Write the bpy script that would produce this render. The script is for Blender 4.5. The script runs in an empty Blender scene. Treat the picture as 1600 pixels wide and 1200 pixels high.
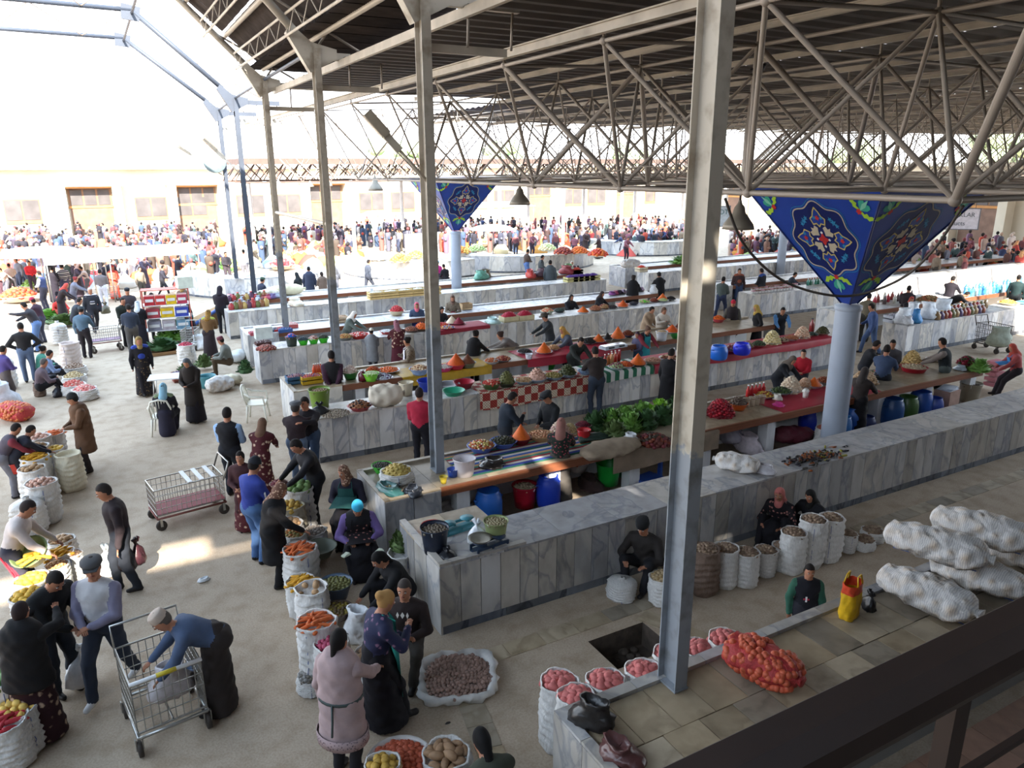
import bpy, bmesh, math, random
import numpy as np
from mathutils import Vector, Matrix
random.seed(7)
PI = math.pi
SC = bpy.context.scene
COL = SC.collection
# ---------------------------------------------------------------- camera, sky, sun, exposure
F, YAW, PIT, ROL, CH = 1168.8, math.radians(28.65), math.radians(16.15), math.radians(0.225), 6.0
def cam_axes():
    cy, sy, cp, sp = math.cos(YAW), math.sin(YAW), math.cos(PIT), math.sin(PIT)
    fw = Vector((sy*cp, cy*cp, -sp)); rt = Vector((cy, -sy, 0)); dn = fw.cross(rt)
    return rt*math.cos(ROL)+dn*math.sin(ROL), -rt*math.sin(ROL)+dn*math.cos(ROL), fw
RT, DN, FW = cam_axes()
cd = bpy.data.cameras.new('camera'); cam = bpy.data.objects.new('camera', cd); COL.objects.link(cam)
cd.sensor_width = 36; cd.lens = F*36/1600; cd.clip_start = .05; cd.clip_end = 600
cam.matrix_world = Matrix(((RT.x, -DN.x, -FW.x, 0), (RT.y, -DN.y, -FW.y, 0), (RT.z, -DN.z, -FW.z, CH), (0, 0, 0, 1)))
SC.camera = cam
w = bpy.data.worlds.new('sky'); SC.world = w; w.use_nodes = True
wn = w.node_tree; bg = wn.nodes['Background']
tc = wn.nodes.new('ShaderNodeTexCoord'); sx = wn.nodes.new('ShaderNodeSeparateXYZ'); cr = wn.nodes.new('ShaderNodeValToRGB')
wn.links.new(tc.outputs['Generated'], sx.inputs[0]); wn.links.new(sx.outputs['Z'], cr.inputs[0]); wn.links.new(cr.outputs[0], bg.inputs[0])
cr.color_ramp.elements[0].color = (.95, .97, 1, 1); cr.color_ramp.elements[1].color = (.55, .75, 1, 1); cr.color_ramp.elements[1].position = .75
bg.inputs[1].default_value = 3.6
sd = bpy.data.lights.new('sun', 'SUN'); sun = bpy.data.objects.new('sun', sd); COL.objects.link(sun)
sd.energy = 16; sd.angle = .012; sd.color = (1, .93, .82)
SUN_DIR = Vector((.25, .86, -.62)).normalized()
sun.rotation_euler = SUN_DIR.to_track_quat('-Z', 'Y').to_euler()
SC.view_settings.view_transform = 'Standard'; SC.view_settings.look = 'None'; SC.view_settings.gamma = 1
SC.view_settings.use_curve_mapping = False; SC.view_settings.exposure = 0.62
SC.cycles.use_denoising = True; SC.cycles.max_bounces = 6; SC.cycles.diffuse_bounces = 4; SC.cycles.caustics_reflective = False
SC.cycles.sample_clamp_indirect = 8

def at(px, py, z=0.0):                      # where the sight line of a spot in the photograph meets the level z
    d = RT*((px-800)/F)+DN*((py-600)/F)+FW
    t = (z-CH)/d.z
    return Vector((d.x*t, d.y*t, z))
def azim(p):                                # compass direction from the gallery to a point
    return math.atan2(p[0], p[1])
# ---------------------------------------------------------------- materials
def lin(h):
    h = h.lstrip('#'); o = []
    for i in (0, 2, 4):
        c = int(h[i:i+2], 16)/255; o.append(c/12.92 if c <= .04045 else ((c+.055)/1.055)**2.4)
    return o
MATS = {}
def M(hexc, rough=.75, metal=0, var=.12, scale=6, bump=0, rnd=0, alpha=1, spec=.35):
    key = (hexc, rough, metal, var, scale, bump, rnd, alpha)
    if key in MATS: return MATS[key]
    m = bpy.data.materials.new('mat_'+hexc.strip('#')); m.use_nodes = True; nt = m.node_tree; b = nt.nodes['Principled BSDF']
    c = lin(hexc); b.inputs['Roughness'].default_value = rough; b.inputs['Metallic'].default_value = metal
    b.inputs['Specular IOR Level'].default_value = spec; b.inputs['Alpha'].default_value = alpha
    m.diffuse_color = (*c, 1)
    if var > 0 or rnd > 0:
        t = nt.nodes.new('ShaderNodeTexCoord'); n = nt.nodes.new('ShaderNodeTexNoise'); n.inputs['Scale'].default_value = scale; n.inputs['Detail'].default_value = 3
        nt.links.new(t.outputs['Object'], n.inputs['Vector'])
        mr = nt.nodes.new('ShaderNodeMapRange'); mr.inputs[1].default_value = .3; mr.inputs[2].default_value = .7
        mr.inputs[3].default_value = 1-var; mr.inputs[4].default_value = 1+var
        nt.links.new(n.outputs['Fac'], mr.inputs[0]); fac = mr.outputs[0]
        if rnd:
            oi = nt.nodes.new('ShaderNodeObjectInfo'); m2 = nt.nodes.new('ShaderNodeMapRange'); m2.inputs[3].default_value = 1-rnd; m2.inputs[4].default_value = 1+rnd
            nt.links.new(oi.outputs['Random'], m2.inputs[0]); mm = nt.nodes.new('ShaderNodeMath'); mm.operation = 'MULTIPLY'
            nt.links.new(fac, mm.inputs[0]); nt.links.new(m2.outputs[0], mm.inputs[1]); fac = mm.outputs[0]
        vm = nt.nodes.new('ShaderNodeVectorMath'); vm.operation = 'SCALE'; vm.inputs[0].default_value = c
        nt.links.new(fac, vm.inputs['Scale']); nt.links.new(vm.outputs[0], b.inputs['Base Color'])
        if bump:
            bp = nt.nodes.new('ShaderNodeBump'); bp.inputs['Strength'].default_value = bump; bp.inputs['Distance'].default_value = .02
            nt.links.new(n.outputs['Fac'], bp.inputs['Height']); nt.links.new(bp.outputs[0], b.inputs['Normal'])
    else: b.inputs['Base Color'].default_value = (*c, 1)
    MATS[key] = m; return m
def two_tone(name, build, rough=.8):
    if name in MATS: return MATS[name]
    m = bpy.data.materials.new(name); m.use_nodes = True; nt = m.node_tree; b = nt.nodes['Principled BSDF']
    b.inputs['Roughness'].default_value = rough; b.inputs['Specular IOR Level'].default_value = .3
    build(nt, b); MATS[name] = m; return m
def ramp(nt, src, *stops):
    r = nt.nodes.new('ShaderNodeValToRGB'); e = r.color_ramp.elements
    while len(e) < len(stops): e.new(.5)
    for i, (p, h) in enumerate(stops): e[i].position = p; e[i].color = (*lin(h), 1)
    nt.links.new(src, r.inputs[0]); return r.outputs[0]
def noise(nt, scale, detail=4, kind='Object', dist=0):
    t = nt.nodes.new('ShaderNodeTexCoord'); n = nt.nodes.new('ShaderNodeTexNoise')
    n.inputs['Scale'].default_value = scale; n.inputs['Detail'].default_value = detail; n.inputs['Distortion'].default_value = dist
    if kind != 'Slab': nt.links.new(t.outputs[kind], n.inputs['Vector']); return n
    g = nt.nodes.new('ShaderNodeNewGeometry'); oi = nt.nodes.new('ShaderNodeObjectInfo'); ad = nt.nodes.new('ShaderNodeVectorMath'); sc_ = nt.nodes.new('ShaderNodeMath'); sc_.operation = 'MULTIPLY'; sc_.inputs[1].default_value = 37
    nt.links.new(oi.outputs['Random'], sc_.inputs[0]); nt.links.new(g.outputs['Position'], ad.inputs[0]); nt.links.new(sc_.outputs[0], ad.inputs[1]); mp = nt.nodes.new('ShaderNodeMapping'); mp.inputs['Rotation'].default_value = (.5, .6, .3); mp.inputs['Scale'].default_value = (1, 1, .45)
    nt.links.new(ad.outputs[0], mp.inputs[0]); nt.links.new(mp.outputs[0], n.inputs['Vector']); return n
def mul(nt, a, b, fac=1.0, mode='MULTIPLY'):
    x = nt.nodes.new('ShaderNodeMix'); x.data_type = 'RGBA'; x.blend_type = mode; x.inputs[0].default_value = fac
    nt.links.new(a, x.inputs[6]); nt.links.new(b, x.inputs[7]); return x.outputs[2]
def pattern(base, spot, scale=14, size=.32, spot2=None):           # printed cloth: blossoms of one colour on a ground
    name = f'print_{base}_{spot}_{scale}_{size}'
    def bld(nt, b):
        t = nt.nodes.new('ShaderNodeTexCoord'); v = nt.nodes.new('ShaderNodeTexVoronoi'); v.inputs['Scale'].default_value = scale
        nt.links.new(t.outputs['Object'], v.inputs['Vector'])
        n = noise(nt, scale*2.3, 2); ad = nt.nodes.new('ShaderNodeMath'); ad.operation = 'MULTIPLY_ADD'; ad.inputs[1].default_value = .5; ad.inputs[2].default_value = -.25
        nt.links.new(n.outputs['Fac'], ad.inputs[0]); a2 = nt.nodes.new('ShaderNodeMath'); nt.links.new(v.outputs['Distance'], a2.inputs[0]); nt.links.new(ad.outputs[0], a2.inputs[1])
        s2 = spot2 or spot
        nt.links.new(ramp(nt, a2.outputs[0], (0, s2), (size*.55, spot), (size, base), (1, base)), b.inputs['Base Color'])
    return two_tone(name, bld)
def stripes(cols, scale=5, axis=0, rough=.85):
    name = 'stripe_'+'_'.join(cols)+f'{scale}{axis}'
    def bld(nt, b):
        t = nt.nodes.new('ShaderNodeTexCoord'); s = nt.nodes.new('ShaderNodeSeparateXYZ'); nt.links.new(t.outputs['Object'], s.inputs[0])
        m = nt.nodes.new('ShaderNodeMath'); m.operation = 'MULTIPLY'; m.inputs[1].default_value = scale; nt.links.new(s.outputs[axis], m.inputs[0])
        f = nt.nodes.new('ShaderNodeMath'); f.operation = 'FRACT'; nt.links.new(m.outputs[0], f.inputs[0])
        o = ramp(nt, f.outputs[0], *[(i/len(cols), c) for i, c in enumerate(cols)])
        o.node.color_ramp.interpolation = 'CONSTANT'; nt.links.new(o, b.inputs['Base Color'])
    return two_tone(name, bld, rough)
def b_marble(dark, light, vein, di=.7, sc=1.1):
    def f(nt, b):
        n = noise(nt, sc*1.6, 6, 'Slab', di); c = ramp(nt, n.outputs['Fac'], (.3, dark), (.44, light), (.5, vein), (.53, light), (.8, light))
        oi = nt.nodes.new('ShaderNodeObjectInfo'); r = ramp(nt, oi.outputs['Random'], (0, '#c4c6cc'), (.25, '#e6e6e8'), (.5, '#ffffff'), (.75, '#f2ece2'), (1, '#d6d2cc'))
        n2 = noise(nt, 4, 6, 'Slab'); d = ramp(nt, n2.outputs['Fac'], (.28, '#c4bfb8'), (.6, '#ffffff'))
        nt.links.new(mul(nt, mul(nt, c, r), d, .6), b.inputs['Base Color']); b.inputs['Roughness'].default_value = .42
    return f
MARBLE = two_tone('marble_grey', b_marble('#a2a4a8', '#bfbdbb', '#9b9da3'))
MARBLE_W = two_tone('marble_white', b_marble('#c9cace', '#e2e1df', '#b4b7be'))
TILE = two_tone('limestone_tile', b_marble('#a3957f', '#b5a68f', '#a0927d', .3, .7))
PLINTH = two_tone('marble_plinth', b_marble('#565d68', '#767c86', '#4a505a'))
def b_floor(nt, b):
    n = noise(nt, .35, 8); c = ramp(nt, n.outputs['Fac'], (.3, '#b09f8b'), (.5, '#b7a692'), (.7, '#bdad9a'))
    n2 = noise(nt, 3.2, 8); c2 = ramp(nt, n2.outputs['Fac'], (.3, '#e6e2dc'), (.55, '#ffffff'))
    n3 = noise(nt, 40, 3); c3 = ramp(nt, n3.outputs['Fac'], (.35, '#eeebe8'), (.6, '#ffffff'))
    nt.links.new(mul(nt, mul(nt, c, c2), c3), b.inputs['Base Color']); b.inputs['Roughness'].default_value = .8
    bp = nt.nodes.new('ShaderNodeBump'); bp.inputs['Strength'].default_value = .25; bp.inputs['Distance'].default_value = .02
    nt.links.new(n3.outputs['Fac'], bp.inputs['Height']); nt.links.new(bp.outputs[0], b.inputs['Normal'])
FLOOR = two_tone('concrete_floor', b_floor)
def b_col(nt, b):                                                   # cream above, blue grey below, ragged paint line
    t = nt.nodes.new('ShaderNodeTexCoord'); s = nt.nodes.new('ShaderNodeSeparateXYZ'); nt.links.new(t.outputs['Object'], s.inputs[0])
    n = noise(nt, 9, 4); a = nt.nodes.new('ShaderNodeMath'); a.operation = 'MULTIPLY_ADD'; a.inputs[1].default_value = .35; nt.links.new(n.outputs['Fac'], a.inputs[0]); nt.links.new(s.outputs['Z'], a.inputs[2])
    mr = nt.nodes.new('ShaderNodeMapRange'); mr.inputs[1].default_value = 0; mr.inputs[2].default_value = 10; nt.links.new(a.outputs[0], mr.inputs[0])
    c = ramp(nt, mr.outputs[0], (.0, '#868b92'), (.368, '#8d9298'), (.371, '#b3ab9d'), (1, '#bcb4a8'))
    n2 = noise(nt, 4, 6); d = ramp(nt, n2.outputs['Fac'], (.3, '#b5aa9c'), (.5, '#ffffff'))
    nt.links.new(mul(nt, c, d, .7), b.inputs['Base Color']); b.inputs['Roughness'].default_value = .5
COLPAINT = two_tone('column_paint', b_col)
STEEL = M('#9b9085', .5, .1, .18, 3)
BEAM = M('#b3a99b', .6, .1, .2, 2)
FRAMEP = M('#444a55', .5, .1, .12, 2)
WOOD = M('#7c4a31', .5, 0, .15, 5)
DECK = M('#4d4642', .7, .2, .15, 2)
WHITE = M('#d9dadb', .6, 0, .06, 3)
CREAM = M('#dcdacd', .4, 0, .04, 4)
CHROME = M('#a9a8a4', .3, .8, .05)
DKMETAL = M('#4a4642', .5, .5, .1)
RUST = M('#7a4a42', .6, .3, .2)
SKIN = M('#a8745a', .55, 0, .05, 12)
# ---------------------------------------------------------------- mesh builders
class MB:
    def __init__(s): s.v = []; s.f = []; s.m = []; s.mats = []; s.sm = []
    def mi(s, m):
        if m not in s.mats: s.mats.append(m)
        return s.mats.index(m)
    def add(s, vs, fs, m, smooth=False):
        o = len(s.v); s.v += [tuple(v) for v in vs]; i = s.mi(m)
        for f in fs: s.f.append([o+k for k in f]); s.m.append(i); s.sm.append(smooth)
    def box(s, c, d, m, rz=0, M4=None):
        x, y, z = d[0]/2, d[1]/2, d[2]/2; cs, sn = math.cos(rz), math.sin(rz); vs = []
        for k in (-z, z):
            for a, b in ((-x, -y), (x, -y), (x, y), (-x, y)):
                p = Vector((c[0]+a*cs-b*sn, c[1]+a*sn+b*cs, c[2]+k)); vs.append(M4 @ p if M4 else p)
        s.add(vs, [(3, 2, 1, 0), (4, 5, 6, 7), (0, 1, 5, 4), (1, 2, 6, 5), (2, 3, 7, 6), (3, 0, 4, 7)], m); return s
    def tube(s, pts, r, m, n=6, caps=True, smooth=True, flat=1):
        pts = [Vector(p) for p in pts]; k = len(pts); rs = r if isinstance(r, (list, tuple)) else [r]*k; vs = []; up = None
        for i, p in enumerate(pts):
            d = (pts[min(i+1, k-1)]-pts[max(i-1, 0)]).normalized()
            if up is None: up = d.orthogonal().normalized()
            a = (up-d*up.dot(d)); a = a.normalized() if a.length > 1e-5 else d.orthogonal().normalized(); up = a; b = d.cross(a)
            for j in range(n): t = 2*PI*j/n; vs.append(p+(a*math.cos(t)+b*math.sin(t)*flat)*rs[i])
        fs = [(i*n+j, i*n+(j+1) % n, (i+1)*n+(j+1) % n, (i+1)*n+j) for i in range(k-1) for j in range(n)]
        if caps: fs += [tuple(range(n-1, -1, -1)), tuple((k-1)*n+j for j in range(n))]
        s.add(vs, fs, m, smooth); return s
    def lathe(s, prof, m, n=16, c=(0, 0, 0), smooth=True, wob=None, M4=None, sy=1):
        vs = []; k = len(prof)
        for i, (r, z) in enumerate(prof):
            for j in range(n):
                t = 2*PI*j/n; rr = r*(wob(t, z) if wob else 1); p = Vector((c[0]+rr*math.cos(t), c[1]+rr*math.sin(t)*sy, c[2]+z)); vs.append(M4 @ p if M4 else p)
        fs = [(i*n+j, i*n+(j+1) % n, (i+1)*n+(j+1) % n, (i+1)*n+j) for i in range(k-1) for j in range(n)]
        s.add(vs, fs, m, smooth); return s
    def disc(s, c, r, m, n=16, sy=1):
        s.add([(c[0]+r*math.cos(2*PI*j/n), c[1]+r*sy*math.sin(2*PI*j/n), c[2]) for j in range(n)], [tuple(range(n))], m); return s
    def ball(s, c, r, m, sub=1, sc=(1, 1, 1), M3=None):
        v, f = ICO[sub]; o = []
        for p in v:
            q = Vector((p[0]*r*sc[0], p[1]*r*sc[1], p[2]*r*sc[2])); q = M3 @ q if M3 else q; o.append((c[0]+q[0], c[1]+q[1], c[2]+q[2]))
        s.add(o, f, m, True); return s
    def poly(s, pts, m): s.add(pts, [tuple(range(len(pts)))], m); return s
    def prism(s, poly, a, b, m, axis=2):
        n = len(poly); vs = []
        for t in (a, b):
            for p in poly: q = [p[0], p[1]]; q.insert(axis, t); vs.append(q)
        fs = [tuple(range(n-1, -1, -1)), tuple(range(n, 2*n))]+[(i, (i+1) % n, n+(i+1) % n, n+i) for i in range(n)]
        s.add(vs, fs, m); return s
    def mesh(s, name):
        me = bpy.data.meshes.new(name); me.from_pydata(s.v, [], s.f)
        for m in s.mats: me.materials.append(m)
        me.polygons.foreach_set('material_index', s.m); me.polygons.foreach_set('use_smooth', s.sm); me.update(); return me
    def obj(s, name, parent=None, loc=(0, 0, 0), rz=0): return put(name, s.mesh(name), parent, loc, rz)
ICO = {}
for sub in (0, 1, 2):
    bm = bmesh.new(); bmesh.ops.create_icosphere(bm, subdivisions=sub+1 if sub else 1, radius=1)
    ICO[sub] = ([tuple(v.co) for v in bm.verts], [tuple(v.index for v in f.verts) for f in bm.faces]); bm.free()
def put(name, me, parent=None, loc=(0, 0, 0), rz=0, sc=None):
    o = bpy.data.objects.new(name, me); COL.objects.link(o); o.location = loc
    if rz: o.rotation_euler = (0, 0, rz)
    if sc: o.scale = sc
    if parent: o.parent = parent
    return o
def tag(o, label, cat, group=None, kind=None):
    if label: o['label'] = label
    if cat: o['category'] = cat
    if group: o['group'] = group
    if kind: o['kind'] = kind
    return o
def thing(name, label, cat, loc=(0, 0, 0), rz=0, group=None): return tag(put(name, None, None, loc, rz), label, cat, group)
def structure(o): o['kind'] = 'structure'; return o
def dup(root, loc, rz=0, label=None, group=None, sc=None):
    r = root.copy(); COL.objects.link(r); r.location = loc; r.rotation_euler = (0, 0, rz)
    if sc: r.scale = (sc, sc, sc)
    if label: r['label'] = label
    if group: r['group'] = group
    for ch in root.children:
        c = ch.copy(); COL.objects.link(c); c.parent = r
        for g in ch.children:
            d = g.copy(); COL.objects.link(d); d.parent = c
    return r
UNIT = {}
def unit_box(m):
    if m.name not in UNIT: b = MB(); b.box((0, 0, 0), (1, 1, 1), m); UNIT[m.name] = b.mesh('block')
    return UNIT[m.name]
def piece(name, c, d, m, parent, rz=0): return put(name, unit_box(m), parent, c, rz, d)
def unit_tube(m):
    k = 't_'+m.name
    if k not in UNIT: b = MB(); b.tube([(0, 0, 0), (0, 0, 1)], 1, m, 8); UNIT[k] = b.mesh('pipe')
    return UNIT[k]
def bar(name, a, b, r, m, parent):
    a = Vector(a); b = Vector(b); d = b-a; o = put(name, unit_tube(m), parent, a, 0, (r, r, d.length)); o.rotation_euler = d.to_track_quat('Z', 'Y').to_euler(); return o
# ---------------------------------------------------------------- the setting: floor with a pit, drain strips, arcades
pit0, pit1 = (4.95, 6.35), (5.85, 7.0)
fb = MB(); X0, X1, Y0, Y1 = -70, 120, -14, 150
for a, b, c, d in ((X0, pit0[0], Y0, Y1), (pit1[0], X1, Y0, Y1), (pit0[0], pit1[0], Y0, pit0[1]), (pit0[0], pit1[0], pit1[1], Y1)):
    fb.add([(a, c, 0), (b, c, 0), (b, d, 0), (a, d, 0)], [(0, 1, 2, 3)], FLOOR)
structure(fb.obj('floor'))
PITM = M('#4a4038', .9, 0, .3, 8, .5)
pt = thing('floor_pit', 'ragged square pit broken open in the concrete floor by the tiled counter', 'pit', (5.4, 6.68, 0))
b = MB(); pz = -.35; x0, x1, y0, y1 = pit0[0], pit1[0], pit0[1], pit1[1]
b.add([(x0-5.4, y0-6.68, pz), (x1-5.4, y0-6.68, pz), (x1-5.4, y1-6.68, pz), (x0-5.4, y1-6.68, pz), (x0-5.4, y0-6.68, 0), (x1-5.4, y0-6.68, 0), (x1-5.4, y1-6.68, 0), (x0-5.4, y1-6.68, 0)], [(0, 1, 2, 3), (0, 4, 5, 1), (1, 5, 6, 2), (2, 6, 7, 3), (3, 7, 4, 0)], PITM)
b.obj('pit_wall', pt)
b = MB()
for i in range(26): b.ball((random.uniform(-.4, .4), random.uniform(-.28, .28), pz+.02), random.uniform(.03, .09), PITM, 1, (1, 1, .6))
tag(b.obj('rubble', pt), None, None, kind='stuff')
STRIP = two_tone('strip_tile', b_marble('#a89a86', '#bcae98', '#a39580', .3, .8))
def strip(name, lab, a, b, wd, n):
    t = thing(name, lab, 'paving', a); d = Vector(b)-Vector(a); ang = math.atan2(d.y, d.x); L = d.length/n
    for i in range(n):
        p = Vector((math.cos(ang), math.sin(ang), 0))*(L*(i+.5)); o = piece('tile', (p.x, p.y, .003), (L*.97, wd, .012), STRIP, t, ang)
strip('drain_strip', 'pale stone strip in the floor along the foot of the long marble wall', (3.4, 7.35, 0), (17, 7.35, 0), .28, 26)
strip('drain_strip', 'pale stone strip crossing the floor from the spread of walnuts to the tiled counter', (2.75, 4.9, 0), (3.15, 7.0, 0), .3, 6)
strip('drain_strip', 'pale stone strip running past the open floor pit to the seated man', (6.6, 5.6, 0), (5.95, 7.15, 0), .3, 5)
WALLM = M('#cfc6b4', .9, 0, .06, .8); ORANGE = M('#c08a55', .8, 0, .1, 2); DOORM = M('#7d6355', .7, 0, .15, 2); GLASSM = M('#5a5656', .25, 0, .2, 1); FRAMEM = M('#8a6a50', .6, 0, .1, 3)
ORD = ['first', 'second', 'third', 'fourth', 'fifth', 'sixth', 'seventh', 'eighth']
def arcade(axis, fixed, lo, hi, wname, side, ports):
    b = MB(); n = 0
    def P(u, w, z): return (u, fixed+w, z) if axis == 0 else (fixed+w, u, z)
    L = hi-lo; c = P((lo+hi)/2, .4, 3.0); d = (L, .8, 6.0) if axis == 0 else (.8, L, 6.0)
    b.box(c, d, WALLM); structure(b.obj(wname))
    def pb(nm, u, w, z, du, dw, dz, m, par=None):
        bb = MB(); cc = P(u, w, z); dd = (du, dw, dz) if axis == 0 else (dw, du, dz); bb.box(cc, dd, m); o = bb.obj(nm, par); return o
    k = structure(pb('trim_'+side, (lo+hi)/2, -.1, 6.1, L, 1.3, .3, WALLM))
    for i, u in enumerate(ports):
        e = thing('portal', f'pale shop portal with orange soffit, {ORD[i]} from the {"left" if axis == 0 else "far end"} along the {side} arcade', 'portal', P(u, -.5, 0))
        off = e.location
        def q(nm, *a): o = pb(nm, *a); o.parent = e; o.matrix_parent_inverse = Matrix.Translation(-off); return o
        for s in (-1, 1): q('portal_pier', u+s*2.1, -.5, 2.3, .7, 1.2, 4.6, WALLM)
        q('lintel', u, -.5, 4.75, 5.2, 1.4, .35, WALLM); q('soffit', u, -.45, 4.5, 3.5, 1.1, .14, ORANGE)
        q('door', u, -.06, 1.4, 3.2, .06, 2.8, DOORM); f = q('window_frame', u, -.08, 3.6, 3.3, .06, 1.7, FRAMEM)
        for s in (-1, 0, 1): pb('pane', u+s*1.05, -.13, 3.65, .9, .03, 1.3, GLASSM).parent = f
        q('door_bar', u, -.1, 2.85, 3.4, .1, .18, ORANGE)
    for i, u in enumerate([p+ (ports[1]-ports[0])/2 + s*3.4 for p in ports for s in (-.5, .5)]):
        f = structure(pb(f'window_{side}_{i+1}', u, -.06, 2.6, 2.6, .08, 2.0, FRAMEM))
        for s in (-1, 1): pb('pane', u+s*.64, -.12, 2.7, 1.15, .03, 1.6, GLASSM).parent = f
arcade(0, 76, -45, 66, 'wall_far', 'far', [-26, -13.2, -.4+7.2-12.2+5.4, 8.6, 20.5, 32.5, 45, 57])
arcade(1, 62, 10, 76, 'wall_right', 'right', [62, 48.5, 35.5, 21.5])
# ---------------------------------------------------------------- counters of marble slabs
def slabs(t, x0, x1, y, z0, z1, m, wd=.52, horiz=None, th=.03, name='marble_slab', ax=0):
    n = max(1, round((x1-x0)/wd)); L = (x1-x0)/n
    for i in range(n):
        u = x0+L*(i+.5)-t.location.x if ax == 0 else x0+L*(i+.5)-t.location.y
        pr = random.uniform(-.003, .003)
        if horiz: c = (u, (horiz[0]+horiz[1])/2-t.location.y, z1-th/2+pr/2); d = (L-.006, horiz[1]-horiz[0], th)
        elif ax == 0: c = (u, y-t.location.y+pr, (z0+z1)/2); d = (L-.009, th, z1-z0)
        else: c = (y-t.location.x+pr, u, (z0+z1)/2); d = (th, L-.006, z1-z0)
        piece(name, c, d, m, t)
def blk(t, x0, x1, y0, y1, z0, z1, m, name='core'):
    return piece(name, ((x0+x1)/2-t.location.x, (y0+y1)/2-t.location.y, (z0+z1)/2), (x1-x0, y1-y0, z1-z0), m, t)
CORE = M('#a5a39f', .8, 0, .1, 1)
TOPS = []
def snap(c, mg=.14):
    if not .85 < c.z < 1.6: return c
    best = None
    for x0, x1, y0, y1 in TOPS:
        q = Vector((min(max(c.x, x0+mg), x1-mg), min(max(c.y, y0+mg), y1-mg), c.z)); d = (q-c).length
        if best is None or d < best[0]: best = (d, q)
    return best[1] if best and best[0] < 3.2 else c
def wall_counter(x0, x1, yf, dep, zt, lab, m, tm, endface=True):
    TOPS.append((x0, x1, yf, yf+dep)); t = thing('marble_counter', lab, 'counter', ((x0+x1)/2, yf+dep/2, 0))
    blk(t, x0+.04, x1-.04, yf+.03, yf+dep-.03, 0, zt-.03, CORE)
    slabs(t, x0, x1, yf+.012, .13, zt, m, .3 if yf < 9 else .34); slabs(t, x0, x1, yf+.018, 0, .128, PLINTH, 1.0, name='plinth_stone')
    slabs(t, x0, x1, 0, 0, zt+.03, tm, .95, (yf-.02, yf+dep), name='top_slab')
    slabs(t, yf, yf+dep, x0+.012, 0, zt, m, .45, ax=1); slabs(t, yf, yf+dep, x1-.012, 0, zt, m, .45, ax=1)
    blk(t, x0+.04, x1-.04, yf+dep-.03, yf+dep, 0, zt-.03, WHITE, 'inner_face')
    return t
def table_counter(x0, x1, y0, y1, zt, lab, m, tm, endw=.95, board=WOOD, kerb=True, endR=.0):
    TOPS.append((x0, x1, y0, y1)); t = thing('market_table', lab, 'table', ((x0+x1)/2, (y0+y1)/2, 0))
    blk(t, x0+.03, x0+endw, y0+.03, y1-.03, 0, zt-.04, CORE)
    slabs(t, x0, x0+endw, y0+.012, 0, zt+.03, m, .45); slabs(t, y0, y1, x0+.012, 0, zt+.03, m, .47, ax=1)
    slabs(t, x0+.02, x1, 0, 0, zt, tm, .95, (y0+.12, y1), name='top_slab')
    blk(t, x0+endw, x1, y0+.16, y1-.02, zt-.14, zt-.03, WHITE, 'table_slab')
    blk(t, x0+endw, x1, y1-.05, y1, 0, zt-.03, WHITE, 'back_panel')
    blk(t, x0+endw-.02, x1, y0+.09, y0+.145, zt-.13, zt+.012, board, 'edge_board')
    n = max(2, round((x1-x0-endw)/1.7))
    for i in range(n): u = x0+endw+.5+i*(x1-x0-endw-.6)/(n-1); blk(t, u-.12, u+.12, y0+.25, y0+.5, 0, zt-.14, WHITE, 'support_pillar')
    if kerb:
        blk(t, x0, x1, y1-.07, y1+.02, zt, zt+.05, tm, 'kerb'); blk(t, x0, x0+.09, y0, y1, zt, zt+.05, tm, 'kerb'); blk(t, x0, x0+endw, y0, y0+.08, zt, zt+.05, tm, 'kerb')
    return t
ZT = 1.0
wall_counter(3.31, 30, 8.05, .88, ZT, 'long grey veined marble wall counter nearest to the gallery, seated man leaning at it', MARBLE, MARBLE)
te = thing('end_block', 'grey marble end block of the nearest wall counter carrying the weighing scales', 'counter', (3.9, 9.2, 0))
blk(te, 3.33, 4.55, 8.94, 9.5, 0, ZT-.03, CORE); slabs(te, 8.94, 9.5, 3.325, 0, ZT, MARBLE, .3, ax=1); slabs(te, 3.31, 4.55, 0, 0, ZT+.02, TILE, .6, (8.94, 9.5), name='top_slab'); TOPS.append((3.33, 4.5, 8.1, 9.5)); TOPS.append((3.3, 40, 3.8, 5))
blk(te, 3.31, 3.4, 8.1, 9.5, ZT+.03, ZT+.07, MARBLE, 'kerb'); blk(te, 3.31, 4.6, 8.03, 8.12, ZT+.03, ZT+.07, MARBLE, 'kerb')
table_counter(3.35, 19.3, 10.25, 11.67, ZT, 'long market table with brown edge board behind the nearest marble wall', MARBLE, TILE)
wall_counter(3.48, 19.4, 14.88, .9, ZT-.03, 'white marble spice counter hung with a red checked cloth, second from the gallery', MARBLE_W, MARBLE_W)
table_counter(3.52, 19.4, 17.0, 18.5, ZT-.03, 'market table with yellow and brown edge behind the checked cloth counter', MARBLE_W, TILE, 1.15)
wall_counter(3.62, 19.8, 21.7, .9, ZT-.03, 'white marble counter with green basins at its left end, third from the gallery', MARBLE_W, MARBLE_W)
table_counter(3.7, 20, 23.9, 25.3, ZT-.03, 'nearly bare market table behind the counter with the green basins', MARBLE_W, MARBLE_W)
wall_counter(3.8, 20.5, 28.35, .9, ZT-.03, 'grey marble counter stacked with slatted wooden crates, fourth from the gallery', MARBLE_W, MARBLE_W)
table_counter(3.85, 20.5, 30.5, 31.9, ZT-.03, 'farthest long market table in front of the curved fruit stalls', MARBLE_W, MARBLE_W)
wall_counter(22.8, 46, 14.8, .9, ZT-.03, 'pale marble counter at the right heaped with white plastic bags', MARBLE_W, MARBLE_W)
table_counter(22.8, 46, 17.0, 18.4, ZT-.03, 'market table on the right with rows of blue bottles', MARBLE_W, MARBLE_W)
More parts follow.
